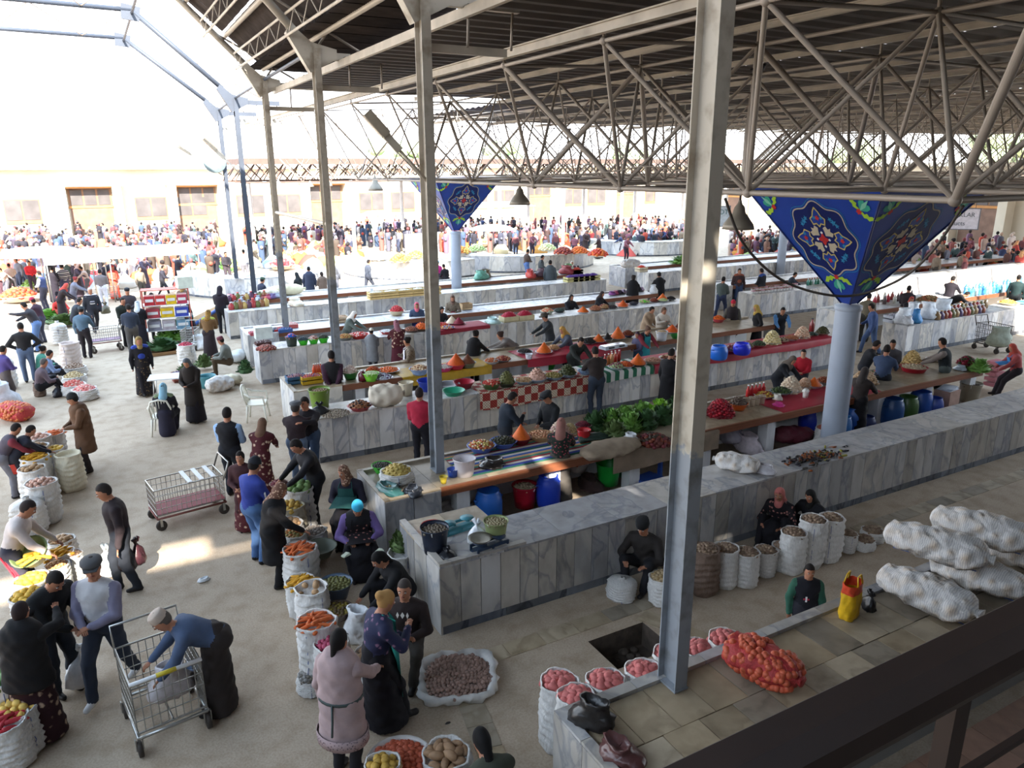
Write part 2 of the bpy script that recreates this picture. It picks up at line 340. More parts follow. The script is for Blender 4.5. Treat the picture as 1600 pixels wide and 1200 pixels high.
wall_counter(23.1, 46, 21.7, .9, ZT-.03, 'pale marble counter on the right set with rows of white cups', MARBLE_W, MARBLE_W)
table_counter(23.1, 46, 23.9, 25.3, ZT-.03, 'market table behind the rows of white cups', MARBLE_W, MARBLE_W)
wall_counter(23.5, 46, 29.0, .9, ZT-.03, 'white marble counter in the sun beyond the two men in black coats', MARBLE_W, MARBLE_W)
table_counter(23.6, 46, 31, 32.4, ZT-.03, 'market table in the sun with heaps of green herbs', MARBLE_W, MARBLE_W)
wall_counter(4.6, 20.5, 25.75, .25, ZT+.25, 'low white partition between the bare table and the crate counter', MARBLE_W, MARBLE_W) if 0 else None
# tiled counter under the gallery
t = thing('tiled_counter', 'low counter of worn beige stone tiles right below the gallery rail', 'counter', (10, 4.4, 0))
blk(t, 3.25, 40, 3.8, 5.02, 0, ZT-.06, CORE)
for j, (ya, yb) in enumerate(((3.78, 4.34), (4.34, 4.93))):
    n = 60
    for i in range(n):
        u = 3.3+i*.43+(0 if j else .2); piece('stone_tile', (u+.215-10, (ya+yb)/2-4.4, ZT-.03+random.uniform(-.005, .005)), (.42, yb-ya-.012, .04), TILE, t)
slabs(t, 3.2, 40, 5.045, 0, ZT, MARBLE); slabs(t, 3.6, 5.06, 3.215, 0, ZT, MARBLE, .5, ax=1)
slabs(t, 3.2, 40, 0, 0, ZT+.03, MARBLE, .9, (4.93, 5.06), name='kerb_stone', th=.06)
slabs(t, 3.7, 5.06, 3.265, ZT-.03, ZT+.03, MARBLE, .45, ax=1, th=.11, name='kerb_stone')
blk(t, 3.3, 40, 3.72, 3.78, ZT-.2, ZT+.015, WOOD, 'edge_board')
# plank floor of the sellers' passage
t = thing('plank_floor', 'reddish brown plank floor of the sellers passage behind the nearest wall', 'planks', (11, 9.7, 0))
for j in range(9): piece('plank', (0, -.55+j*.16-.05, .1+random.uniform(-.004, .004)), (14.6 if j > 3 else 12.6, .145, .05), M('#6b4636', .7, 0, .25, 3, 0, .25), t)
# curved stalls
def arc_counter(cx, cy, r, a0, a1, lab):
    t = thing('curved_counter', lab, 'counter', (cx, cy, 0)); n = max(6, int(abs(a1-a0)*r/.9))
    for i in range(n):
        a = a0+(a1-a0)*(i+.5)/n; L = abs(a1-a0)*r/n*1.02
        piece('marble_slab', (r*math.cos(a), r*math.sin(a), .53), (L, .12, .86), MARBLE_W, t, a+PI/2); piece('plinth_stone', (r*math.cos(a), r*math.sin(a), .05), (L, .1, .1), PLINTH, t, a+PI/2)
        piece('top_slab', ((r-.45)*math.cos(a), (r-.45)*math.sin(a), .965), (L*.99, 1.05, .05), MARBLE_W, t, a+PI/2)
    return t
arc_counter(17.2, 43.2, 4.6, math.radians(165), math.radians(290), 'curved white fruit stall behind the lone walking man')
arc_counter(7.6, 41.2, 4.2, math.radians(170), math.radians(310), 'curved white fruit stall behind the group of three dark coats')
arc_counter(23.9, 43.4, 5.2, math.radians(195), math.radians(315), 'curved white fruit stall beside the seated pair, right of the blue round pillar')
arc_counter(36, 46, 5, math.radians(180), math.radians(300), 'curved white stall in the sun behind the herb table')
# ---------------------------------------------------------------- tall steel columns with canopy frames
CY = [-1.5, 4.85, 11.1, 17.6, 24.2, 30.8, 37.3]; CX = [4.45, 4.47, 4.6, 4.75, 4.95, 5.2, 5.55]
NM = ['out of sight behind the gallery', 'nearest and thickest, standing on the tiled counter', 'second, standing on the near market table', 'third, behind the man with hands at his back', 'fourth, beside the green basins', 'fifth, among the jars at the far left counter', 'sixth and farthest of the row']
APX, APZ = 2.1, 11.2
for i, (cx, cy) in enumerate(zip(CX, CY)):
    zb = ZT if i > 0 else 0
    t = thing('steel_column', f'grey and cream steel column of the tall canopy, {NM[i]}', 'column', (cx, cy, 0))
    b = MB(); d, f, th = .27, .15, .014
    pr = [(-f/2, -d/2), (f/2, -d/2), (f/2, -d/2+th), (th/2, -d/2+th), (th/2, d/2-th), (f/2, d/2-th), (f/2, d/2), (-f/2, d/2), (-f/2, d/2-th), (-th/2, d/2-th), (-th/2, -d/2+th), (-f/2, -d/2+th)]
    CP = COLPAINT if i < 5 else FRAMEP; b.prism(pr, ZT+.02 if 0 < i < 7 else 0, 8.5, CP); b.obj('shaft', t)  # farthest shafts coloured darker to offset the strong sun and bright sky
    b = MB(); b.box((0, 0, zb+.015), (.17, .29, .02), COLPAINT); b.obj('base_plate', t)
    b = MB(); b.prism([(-.16, 8.0), (.45, 8.3), (.45, 8.5), (-.1, 8.62), (-.5, 8.95), (-.62, 8.78)], -.1, .1, CP, 1); b.obj('gusset', t)
    b = MB(); b.box((.95, 0, 8.36), (1.3, .1, .16), CP); b.obj('bracket_arm', t)
    if cy > 0: b = MB(); b.box((.75, .12, 7.72), (1.4, .06, .12), BEAM); b.obj('bracket', t)
    b = MB(); b.tube([(-.4, 0, 8.8), (APX-cx, 0, APZ)], .09, CP, 6); b.obj('rafter', t)
    b = MB(); b.prism([(-.35, -.3), (.2, -.35), (.3, .1), (-.3, .2)], -.06, .06, FRAMEP, 1); b.obj('ridge_gusset', t, (APX-cx, 0, APZ))
    b = MB(); b.tube([(APX-cx, 0, APZ), (-9-cx, 0, APZ+.1)], .08, FRAMEP, 6); b.obj('tie_beam', t)
    b = MB(); b.tube([(-9-cx, 0, APZ+.1), (-11.5-cx, 0, 8.4), (-11.5-cx, 0, 0)], .09, COLPAINT, 6); b.obj('left_leg', t)
    if i > 0:
        for u, zz in ((.75, 7.75), (1.5, 7.75)): b = MB(); b.tube([(u, 0, 8.3), (u, .05, zz)], .022, STEEL, 5); b.obj('hanger_rod', t)
        b = MB(); b.tube([(.1, 0, 8.6), (1.1, 0, 9.9)], .03, STEEL, 5); b.tube([(-1.2, 0, 9.65), (1.1, 0, 8.45)], .03, STEEL, 5); b.obj('brace_strut', t)
# thin bracing between the far frames
t = thing('roof_bracing', 'thin steel rods crossing the open sky between the canopy frames', 'bracing', (0, 30, 11))
for i in range(3, 6):
    for k in range(5):
        xa = APX-k*3; bar('rod', (xa, CY[i]-30, .2), (xa-1.5, CY[i+1]-30, .2), .02, STEEL, t); bar('rod', (xa-3, CY[i]-30, .2), (xa-1.5, CY[i+1]-30, .2), .02, STEEL, t)
    bar('eave_rod', (CX[i], CY[i]-30, -2.5), (CX[i+1], CY[i+1]-30, -2.5), .045, FRAMEP, t); bar('eave_rod', (APX, CY[i]-30, .1), (APX, CY[i+1]-30, .1), .05, FRAMEP, t)
t = thing('low_rail', 'cream cross rail joining two far columns at head height of the lamps', 'rail', (4.85, 21, 0))
bar('rail_bar', (4.75-4.85, 17.6-21, 4.75), (4.95-4.85, 24.2-21, 4.7), .05, BEAM, t)
# tall canopy skin: separate corrugated sheets with slits between them
CAN = M('#4b4340', .7, .1, .25, 3, 0, .3)
def corr(w, l, amp=.035, n=9):
    b = MB(); vs = []
    for i in range(n*2+1):
        for y in (-l/2, l/2): vs.append((-w/2+w*i/(n*2), y, amp*(1 if i % 2 else -1)))
    b.add(vs, [(2*i, 2*i+2, 2*i+3, 2*i+1) for i in range(n*2)], CAN); return b.mesh('roof_sheet')
t = thing('canopy_roof', 'dark corrugated sheets of the tall canopy over the left aisle', 'roof', (0, 10, 0))
ms = corr(1.0, 1.45); ml = corr(1.0, 3.4); Y = -15.0; r = 0  # rows behind the view added to keep out light from behind
while Y < 24.3:
    if -4.0 < Y < -3.0: Y = -2.9  # unseen gap shaped to drop a sun strip on the aisle floor
    cx = 4.47+max(0, Y)*.022
    dx, dz = APX-cx, APZ-8.75; L = math.hypot(dx, dz); sl = math.atan2(dz, dx)
    for k in range(3):
        f = (k+.5)/3; o = put('roof_sheet', ms, t, (cx+dx*f, Y-10, 8.95+dz*f)); o.scale = (1, L/3/1.45*.94, 1); o.rotation_euler = (0, 0, 0)
        o.matrix_local = Matrix.Translation((cx+dx*f, Y-10, 8.98+dz*f)) @ Matrix.Rotation(math.atan2(dz, -dx), 4, 'Y') @ Matrix.Rotation(PI/2, 4, 'Z') @ Matrix.Diagonal((1, L/3/1.45*.95, 1, 1))
    o = put('roof_sheet', ms, t); o.matrix_local = Matrix.Translation((cx+.65, Y-10, 8.85)) @ Matrix.Rotation(PI/2, 4, 'Z') @ Matrix.Diagonal((1.07, 1.42, 1, 1))
    if r and Y == -2.9:  # unseen extra sheets added to trim the sun strip
        for xx in (APX-1.7, -2.0): o = put('roof_sheet', ml, t); o.matrix_local = Matrix.Translation((xx, -3.45-10, 11.47)) @ Matrix.Rotation(PI/2, 4, 'Z')
        o = put('roof_sheet', ms, t); o.matrix_local = Matrix.Translation((cx+.65, -3.45-10, 8.84)) @ Matrix.Rotation(PI/2, 4, 'Z') @ Matrix.Diagonal((1.07, 1.42, 1, 1))
    for k in range(3):
        o = put('roof_sheet', ml, t); o.matrix_local = Matrix.Translation((APX-1.7-k*3.35, Y-10, 11.48+.02*k)) @ Matrix.Rotation(PI/2, 4, 'Z')
    Y += 1.04; r += 1
for k, (f, nm) in enumerate(((.0, 'purlin'), (.34, 'purlin'), (.67, 'purlin'), (1., 'purlin'))):
    a = (4.47+(APX-4.47)*f, -24, 8.8+(APZ-8.75)*f); e = (5.0+(APX-5.0)*f, 14.4, 8.8+(APZ-8.75)*f); bar('purlin', a, e, .06, BEAM, t)
for k, f in enumerate((.18, .5)):                                    # lattice purlins
    b = MB(); m = 24
    for j in range(m):
        ya, yb = -15+j*29/m, -15+(j+1)*29/m; x = 4.6+(APX-4.6)*f; z = 8.7+(APZ-8.75)*f
        b.tube([(x, ya, z), (x, (ya+yb)/2, z-.42)], .012, BEAM, 4); b.tube([(x, (ya+yb)/2, z-.42), (x, yb, z)], .012, BEAM, 4)
    b.tube([(x, -15, z), (x, 14, z)], .03, BEAM, 5); b.tube([(x, -15, z-.42), (x, 14, z-.42)], .03, BEAM, 5); b.obj('lattice_purlin', t)
# ---------------------------------------------------------------- flat deck and space frame
DZ = 8.28
t = thing('deck_roof', 'dark ribbed metal deck of the big flat roof on the right', 'roof', (20, 15, DZ))
def deck(x0, x1, y0, y1, nm):
    b = MB(); vs = []; n = int((y1-y0)/.13)
    for i in range(n+1):
        y = y0+(y1-y0)*i/n; z = .0 if (i//2) % 2 else .055
        vs += [(x0-20, y-15, z), (x1-20, y-15, z)]
    b.add(vs, [(2*i, 2*i+1, 2*i+3, 2*i+2) for i in range(n)], DECK); return b.obj(nm, t)
for i in range(6): deck(5.3+i*1.45, 5.3+(i+1)*1.45, -15, 24.4, 'deck_sheet')
for i in range(12): deck(14+i*4, 14+(i+1)*4, -15 if i < 3 else 12, 36.6, 'deck_sheet')  # near right part out of view left open to let sky light in
b = MB(); b.prism([(5.25, 8.15), (5.33, 8.15), (5.33, 8.3), (5.25, 8.3)], -12, 24.6, BEAM, 1); o = b.obj('edge_flashing', t, (-20, -15, -DZ))
def ibeam(x, z, y0, y1, nm, h=.11, f=.1):
    b = MB(); pr = [(-f/2, -h/2), (f/2, -h/2), (f/2, -h/2+.02), (.01, -h/2+.02), (.01, h/2-.02), (f/2, h/2-.02), (f/2, h/2), (-f/2, h/2), (-f/2, h/2-.02), (-.01, h/2-.02), (-.01, -h/2+.02), (-f/2, -h/2+.02)]
    b.prism([(p+x-20, q+z-DZ) for p, q in pr], y0-15, y1-15, BEAM, 1); return b.obj(nm, t)
ibeam(6.55, 7.86, -2, 37, 'edge_beam', .15, .11)
for i in range(1, 15): ibeam(6.7+i*3, 8.14, -4, 37 if i > 2 else 24.3, 'roof_beam')
sf = thing('space_frame', 'grey tubular steel space frame carrying the flat roof', 'truss', (20, 20, 0))
NX, NY, ZL, ZU = 14, 11, 5.64, 7.86
LN = lambda i, j: Vector((8.2+3*i, 5+3*j, ZL)); UN = lambda i, j: Vector((6.7+3*i, 3.5+3*j, ZU if i else 7.72))
tubes = []
for i in range(NX):
    for j in range(NY):
        a = LN(i, j)
        if i < NX-1: tubes.append((a, LN(i+1, j), .038))
        if j < NY-1: tubes.append((a, LN(i, j+1), .04))
        u = UN(i, j)
        if i < NX-1: tubes.append((u, UN(i+1, j), .03))
        if j < NY-1: tubes.append((u, UN(i, j+1), .032))
        for k, q in enumerate((UN(i, j), UN(i+1, j), UN(i, j+1), UN(i+1, j+1))): tubes.append((a, q, .05 if (i+j+k) % 4 == 0 else .033))
        tubes.append((u, u+Vector((0, 0, .22)), .028))
tubes = [(a, b, r*(1 if (a-Vector((8, 6, 6))).length < 9 else .72 if (a-Vector((8, 6, 6))).length < 17 else .5)) for a, b, r in tubes]
org = Vector((20, 20, 0)); tubes.sort(key=lambda q: ((q[0]+q[1])/2-Vector((0, 0, 6))).length)
for a, b_, r in tubes[:290]: bar('frame_tube', a-org, b_-org, r, STEEL, sf)
b = MB()
for a, b_, r in tubes[290:]: b.tube([a-org, b_-org], r, STEEL, 5, False)
tag(b.obj('far_frame_tubes', sf), None, None, kind='stuff')
b = MB(); bb = MB()
for i in range(NX):
    for j in range(NY):
        k = 1 if i+j < 6 else .6; b.ball(LN(i, j)-org, .075*k, STEEL, 1); b.ball(UN(i, j)-org, .065*k, STEEL, 1)
tag(b.obj('frame_nodes', sf), None, None, kind='stuff')
# ---------------------------------------------------------------- round pillars with blue pyramid capitals
BLUE = M('#1c3c92', .45, 0, .12, 3, spec=.5); NAVY = M('#10205c', .5, 0, .08, 3); GOLD = M('#c2b069', .5, 0, .05); LEAF = M('#9fc43a', .5, 0, .05); TEAL = M('#3b9c86', .5, 0, .08); REDP = M('#b53030', .5, 0, .05); PALE = M('#b9ae98', .5, 0, .05); SKYB = M('#2f7fae', .5, 0, .2, 20)
PILLAR = M('#aab4c4', .45, 0, .06, 2)
def star(n, r0, r1, ph=0, k=1):
    return [((r0 if i % 2 == 0 else r1)*math.cos(ph+PI*i/n), (r0 if i % 2 == 0 else r1)*math.sin(ph+PI*i/n)) for i in range(2*n)]
def ornament(fr):                                                      # flat painted tile pattern in the plane of one pyramid face
    b = MB()
    def pl(pts, m, lay): b.poly([fr(u, v, lay*.0022) for u, v in pts], m)
    def tr(pts, cx, cy, s=1, a=0): return [(cx+s*(x*math.cos(a)-y*math.sin(a)), cy+s*(x*math.sin(a)+y*math.cos(a))) for x, y in pts]
    def line(pts, wd, m, lay, closed=True):
        n = len(pts)
        for i in range(n if closed else n-1):
            p, q = Vector(pts[i]), Vector(pts[(i+1) % n]); d = q-p
            if d.length < 1e-6: continue
            nn = Vector((-d.y, d.x)).normalized()*wd/2; e = d.normalized()*wd*.3
            pl([p-nn-e, q-nn+e, q+nn+e, p+nn-e], m, lay)
    lob = [((.66+.045*math.cos(8*t))*math.cos(t), (.66+.045*math.cos(8*t))*math.sin(t)) for t in [2*PI*i/96 for i in range(96)]]
    C = (0, 1.28)
    pl(tr(lob, *C), NAVY, 1); line(tr(lob, *C), .022, PALE, 2)
    line(tr(lob, *C, 1.07), .012, SKYB, 2)
    heart = [(0, -.17), (.05, -.11), (.13, -.13), (.17, -.02), (.1, .03), (.06, .12), (0, .2), (-.06, .12), (-.1, .03), (-.17, -.02), (-.13, -.13), (-.05, -.11)]
    for k in range(4):
        a = k*PI/2; cx, cy = C[0]+.4*math.sin(-a), C[1]+.4*math.cos(a)
        pl(tr(heart, cx, cy, .95, a), BLUE, 3); line(tr(heart, cx, cy, .95, a), .022, GOLD, 4)
        pl(tr(star(5, .055, .03), cx, cy, 1, a), REDP, 5)
        for s in (-1, 1): pl(tr([(0, -.04), (.07, 0), (.0, .05), (-.03, 0)], cx+.08*s*math.cos(a), cy+.08*s*math.sin(a), .8, a), SKYB, 5)
        a2 = a+PI/4; lx, ly = C[0]+.21*math.sin(-a2), C[1]+.21*math.cos(a2)
        pl(tr([(0, -.12), (.06, -.06), (.12, -.02), (.1, .06), (.03, .04), (0, .1), (-.03, .04), (-.1, .06), (-.12, -.02), (-.06, -.06)], lx, ly, .95, a2), PALE, 4)
        fx, fy = C[0]+.46*math.sin(-a2), C[1]+.46*math.cos(a2)
        for s in (-1, 0, 1): pl(tr(star(5, .07, .03), fx+.08*s*math.cos(a2), fy+.08*s*math.sin(a2), 1-.25*abs(s), a2+s), SKYB, 3)
        pl(tr([(0, 0), (.045, .05), (0, .14), (-.045, .05)], *C, 1, a), REDP, 5); pl(tr(star(4, .03, .02), C[0]+.13*math.sin(-a), C[1]+.13*math.cos(a)), WHITE, 6)
    leaf = [(0, 0), (.08, .03), (.1, .1), (.17, .1), (.18, .18), (.26, .2), (.3, .3), (.2, .28), (.12, .27), (.1, .2), (.04, .17), (.03, .08)]
    mir = [(-x, y) for x, y in leaf][::-1]
    drop = [(0, 0), (.05, .08), (.13, .16), (.15, .26), (.09, .31), (.03, .27), (.05, .2), (.02, .12)]
    mdrop = [(-x, y) for x, y in drop][::-1]; spear = [(0, .02), (.05, .2), (0, .4), (-.05, .2)]
    for cx, cy, a, s in ((0, .55, PI, .82), (-.93, 1.84, PI*.28, .78), (.93, 1.84, -PI*.28, .78)):
        for p in (drop, mdrop): pl(tr(p, cx, cy, s, a), TEAL, 3)
        for p in (drop, mdrop): pl(tr(p, cx, cy, s*.9, a+(.5 if p is drop else -.5)), M('#2a6f62', .5, 0, .05), 2)
        pl(tr(spear, cx, cy, s, a), M('#7fc3a8', .5, 0, .05), 4); pl(tr(star(6, .06, .04), cx, cy, 1), REDP, 5)
        for p, aa in ((leaf, PI*.62), (mir, -PI*.62)): pl(tr(p, cx, cy, s*.95, a+aa), LEAF, 3)
    return b
def pyramid(X, Y, lab, plab, rad=.235, za=3.42, zt=5.6, h=1.48):
    t = thing('round_pillar', plab, 'pillar', (X, Y, 0))
    b = MB(); b.lathe([(0, 0), (rad, 0), (rad, za-.06)], PILLAR, 28); b.obj('shaft', t)
    b = MB(); b.lathe([(rad, za-.12), (rad+.02, za-.1), (rad+.02, za-.02), (0, za)], PILLAR, 28); b.obj('collar', t)
    p = thing('pyramid_capital', lab, 'capital', (X, Y, za)); H = zt-za; q = .1
    b = MB(); vs = [(-q, -q, .02), (q, -q, .02), (q, q, .02), (-q, q, .02), (-h, -h, H), (h, -h, H), (h, h, H), (-h, h, H)]
    b.add(vs, [(0, 1, 5, 4), (1, 2, 6, 5), (2, 3, 7, 6), (3, 0, 4, 7), (4, 5, 6, 7), (3, 2, 1, 0)], BLUE); b.obj('panel', p)
    for a in range(4):
        ca, sa = math.cos(a*PI/2), math.sin(a*PI/2)
        sl = math.hypot(h-q, H); nz = -(h-q)/sl; no = H/sl
        def fr(u, v, o, ca=ca, sa=sa):
            f = v/2.18; y = -(q+(h-q)*f)-no*(o+.002); z = .02+(H-.02)*f+nz*(o+.002); x = u*(h/1.48)
            return (x*ca-y*sa, x*sa+y*ca, z)
        ornament(fr).obj('painted_ornament', p)
    b = MB()
    for k in range(4):
        a = PI/4+k*PI/2; b.tube([(q*1.414*math.cos(a), q*1.414*math.sin(a), .02), (h*1.414*math.cos(a), h*1.414*math.sin(a), H)], .02, NAVY, 4)
    b.obj('edge_trim', p)
pyramid(12.67, 9.5, 'large blue inverted pyramid painted with flower medallions, nearest to the gallery', 'thick pale round pillar under the nearest blue pyramid')
pyramid(13.4, 29.5, 'smaller looking blue inverted pyramid painted with a medallion, in the middle distance', 'pale round pillar standing among the far marble counters left of centre', .22)
pyramid(32.4, 28.8, 'blue inverted pyramid mostly hidden behind the nearest one', 'pale round pillar seen under the left edge of the nearest blue pyramid', .22)
# ---------------------------------------------------------------- second flat roof far behind
t = thing('far_canopy', 'distant flat canopy of fine reddish trusses on thin white posts', 'canopy', (34, 56, 0))
REDT = M('#66524a', .7, .1, .15, 2)
fx0, fx1, fy0, fy1 = 8.5, 58, 50, 57
b = MB(); b.box(((fx0+fx1)/2-34, (fy0+fy1)/2-56, 6.55), (fx1-fx0, fy1-fy0, .1), DECK); b.obj('roof_deck', t)
b = MB(); b.box(((fx0+fx1)/2-34, fy0-56, 6.42), (fx1-fx0+.2, .12, .36), REDT); b.obj('fascia', t); b = MB(); b.box((fx0-34, (fy0+fy1)/2-56, 6.42), (.12, fy1-fy0, .36), REDT); b.obj('fascia', t)
b = MB()
for yy in (fy0, (fy0+fy1)/2, fy1):
    x = fx0
    while x < fx1-1:
        b.tube([(x-34, yy-56, 5.15), (x+.9-34, yy+.9-56, 6.3)], .05, REDT, 4, False); b.tube([(x+.9-34, yy+.9-56, 6.3), (x+1.8-34, yy-56, 5.15)], .05, REDT, 4, False); b.tube([(x-34, yy+1.6-56, 5.15), (x+.9-34, yy+.9-56, 6.3)], .05, REDT, 4, False); x += 1.8
    for q in (0, 1.6): b.tube([(fx0-34, yy+q-56, 5.15), (fx1-34, yy+q-56, 5.15)], .07, REDT, 4, False)
tag(b.obj('truss_web', t), None, None, kind='stuff')
for k in range(10):
    for yy in (fy0+.5, fy1-1): b = MB(); b.lathe([(.13, 0), (.13, 5.2)], WHITE, 10, (0, 0, 0)); b.obj('post', t, (fx0+1.3+k*5.6-34, yy-56, 0))
# ---------------------------------------------------------------- gallery rail in front of the camera
t = thing('gallery_rail', 'dark brown handrail and thin bars of the gallery in the near right corner', 'railing', (1.5, .622, 4.3))
RAILM = M('#2e211c', .45, .1, .2, 5, spec=.5)
b = MB(); pr = [(-.055, .825), (.02, .825), (.037, .85), (.035, .885), (.018, .905), (-.03, .905), (-.06, .885), (-.065, .85)]
b.prism(pr, -1.6, 6, RAILM, 0); o = b.obj('handrail', t)
for dz in (.6, .5): b = MB(); b.box((2.2, -.02, dz), (7.6, .014, .014), RAILM); b.obj('rail_bar', t)
for u in (-.28, .62, 1.6, 2.6): b = MB(); b.box((u, -.02, .4), (.045, .03, .8), RAILM); b.obj('baluster', t)
b = MB(); b.box((10, -3.2, 4.2), (60, 7.2, .3), M('#6b625a', .9)); structure(b.obj('floor_gallery'))
b = MB(); b.box((10, -6.9, 4.5), (70, .3, 9), M('#6b6258', .9)); structure(b.obj('wall_back_light_block'))  # unseen wall added behind the gallery to stop light leaking in
b = MB(); b.box((-13.5, 2, 4.5), (.3, 18, 9), M('#6b6258', .9)); structure(b.obj('wall_left_light_block'))  # unseen wall added to block sky light and darken the near floor
t = thing('low_bench', 'low brown stone ledge under the gallery rail in the near right corner', 'ledge', (8, 3.0, 0)); blk(t, 3.6, 26, 2.75, 3.35, 0, .42, CORE)
for i in range(50): piece('ledge_stone', (-4.4+i*.45+.22, .05, .44), (.44, .62, .04), M('#8a6a58', .7, 0, .15, 3, 0, .15), t)
# ---------------------------------------------------------------- soft-bodied shapes: blended fields turned into one closed surface
class Soft:
    def __init__(s, k=.03): s.p = []; s.k = k; s.cuts = []
    def cap(s, a, b, ra, rb, tag=0, flat=None, k=None):          # tapered limb; flat = (axis, factor) squeezes it along an axis
        s.p.append((np.array(a, np.float32), np.array(b, np.float32), ra, rb, tag, flat, s.k if k is None else k)); return s
    def ell(s, c, r, tag=0, R=None, k=None): s.p.append((np.array(c, np.float32), None, r, R, tag, None, s.k if k is None else k)); return s
    def cut(s, fn): s.cuts.append(fn); return s
    def dist(s, q, P):
        a, b, ra, rb, tag, fl, k = q
        if b is None:
            d = P-a
            if rb is not None: d = d @ np.array(rb, np.float32)
            r = np.array(ra, np.float32); e = d/r; n = np.sqrt((e*e).sum(-1)); return (n-1)*min(ra)
        d = P-a; ab = b-a
        if fl is not None:
            ax = np.array(fl[0], np.float32); ax /= np.linalg.norm(ax); g = 1/fl[1]-1
            d = d+(d @ ax)[..., None]*ax*g; ab = ab+(ab @ ax)*ax*g
        L = float(ab @ ab)+1e-9; t = np.clip((d @ ab)/L, 0, 1)
        e = d-t[..., None]*ab; return np.sqrt((e*e).sum(-1))-(ra+(rb-ra)*t)
    def bounds(s, q):
        a, b, ra, rb = q[:4]
        if b is None: r = max(ra); return a-r, a+r
        r = max(ra, rb); return np.minimum(a, b)-r, np.maximum(a, b)+r
    def mesh(s, name, h, mats, tags=True, fold=0, top=9):
        bs = [s.bounds(q) for q in s.p]; lo = np.min([x[0] for x in bs], 0)-h*2.5; hi = np.max([x[1] for x in bs], 0)+h*2.5
        n = np.ceil((hi-lo)/h).astype(int)+1; Fd = np.full(n, .5, np.float32)
        ax = [lo[i]+h*np.arange(n[i], dtype=np.float32) for i in range(3)]
        for q, (l, u) in zip(s.p, bs):
            m = q[6]*1.2+h*2; i0 = np.maximum(((l-m-lo)/h).astype(int), 0); i1 = np.minimum(((u+m-lo)/h).astype(int)+2, n); sl = tuple(slice(i0[i], i1[i]) for i in range(3))
            P = np.stack(np.meshgrid(*[ax[i][sl[i]] for i in range(3)], indexing='ij'), -1); d = s.dist(q, P); f = Fd[sl]; k = q[6]
            if k > 0: t = np.clip(.5+.5*(d-f)/k, 0, 1); Fd[sl] = d*(1-t)+f*t-k*t*(1-t)
            else: Fd[sl] = np.minimum(f, d)
        if fold:
            X, Y, Z = np.meshgrid(*ax, indexing='ij'); Fd = Fd+fold*(np.sin(X*34+4*np.sin(Z*9+Y*7))*.6+np.sin(Z*41+5*np.sin(X*11)+Y*13)*.7+np.sin(Y*38+3*np.sin(Z*14))*.5)*(Z < top)
        if s.cuts:
            P = np.stack(np.meshgrid(*ax, indexing='ij'), -1)
            for c in s.cuts: Fd = np.maximum(Fd, c(P))
        V, Q = nets(Fd); V = lo+V*h
        me = bpy.data.meshes.new(name); me.vertices.add(len(V)); me.vertices.foreach_set('co', V.astype(np.float32).ravel())
        me.loops.add(Q.size); me.loops.foreach_set('vertex_index', Q.astype(np.int32).ravel()); me.polygons.add(len(Q)); me.polygons.foreach_set('loop_start', np.arange(0, Q.size, 4, dtype=np.int32))
        for m in mats: me.materials.append(m)
        me.polygons.foreach_set('use_smooth', np.ones(len(Q), bool))
        if tags and len(mats) > 1 and len(Q):
            C = V[Q].mean(1).astype(np.float32); D = np.stack([s.dist(q, C) for q in s.p]); me.polygons.foreach_set('material_index', np.array([q[4] for q in s.p], np.int32)[D.argmin(0)])
        me.update(calc_edges=True); return me
def nets(Fd):
    S = Fd < 0; nx, ny, nz = Fd.shape; cnt = np.zeros((nx-1, ny-1, nz-1), np.int8); cor = [(i, j, k) for i in (0, 1) for j in (0, 1) for k in (0, 1)]
    sub = lambda A, c: A[c[0]:nx-1+c[0], c[1]:ny-1+c[1], c[2]:nz-1+c[2]]
    for c in cor: cnt += sub(S, c)
    act = (cnt > 0) & (cnt < 8); I = np.argwhere(act); ids = np.full(act.shape, -1, np.int32); ids[act] = np.arange(len(I))
    acc = np.zeros((len(I), 3), np.float32); w = np.zeros(len(I), np.float32); val = [Fd[I[:, 0]+c[0], I[:, 1]+c[1], I[:, 2]+c[2]] for c in cor]
    for a in range(8):
        for b in range(a+1, 8):
            ca, cb = np.array(cor[a]), np.array(cor[b])
            if abs(ca-cb).sum() != 1: continue
            va, vb = val[a], val[b]; x = (va < 0) != (vb < 0); t = np.where(x, va/(va-vb+1e-12), 0)
            acc += np.where(x[:, None], ca+(cb-ca)*t[:, None], 0); w += x
    V = I+acc/np.maximum(w, 1)[:, None]; Qs = []
    for d in range(3):
        e = [1 if i == d else 0 for i in range(3)]; A = S[:nx-e[0], :ny-e[1], :nz-e[2]]; B = S[e[0]:, e[1]:, e[2]:]; X = np.argwhere(A != B); o = [i for i in range(3) if i != d]
        X = X[(X[:, o[0]] > 0) & (X[:, o[1]] > 0) & (X[:, o[0]] < Fd.shape[o[0]]-1) & (X[:, o[1]] < Fd.shape[o[1]]-1)]
        if not len(X): continue
        fl = A[X[:, 0], X[:, 1], X[:, 2]]; q = []
        for u, v in ((-1, -1), (0, -1), (0, 0), (-1, 0)): Y = X.copy(); Y[:, o[0]] += u; Y[:, o[1]] += v; q.append(ids[Y[:, 0], Y[:, 1], Y[:, 2]])
        q = np.stack(q, 1); q[fl == (d == 1)] = q[fl == (d == 1)][:, ::-1]; Qs.append(q)
    return V, (np.concatenate(Qs) if Qs else np.zeros((0, 4), int))
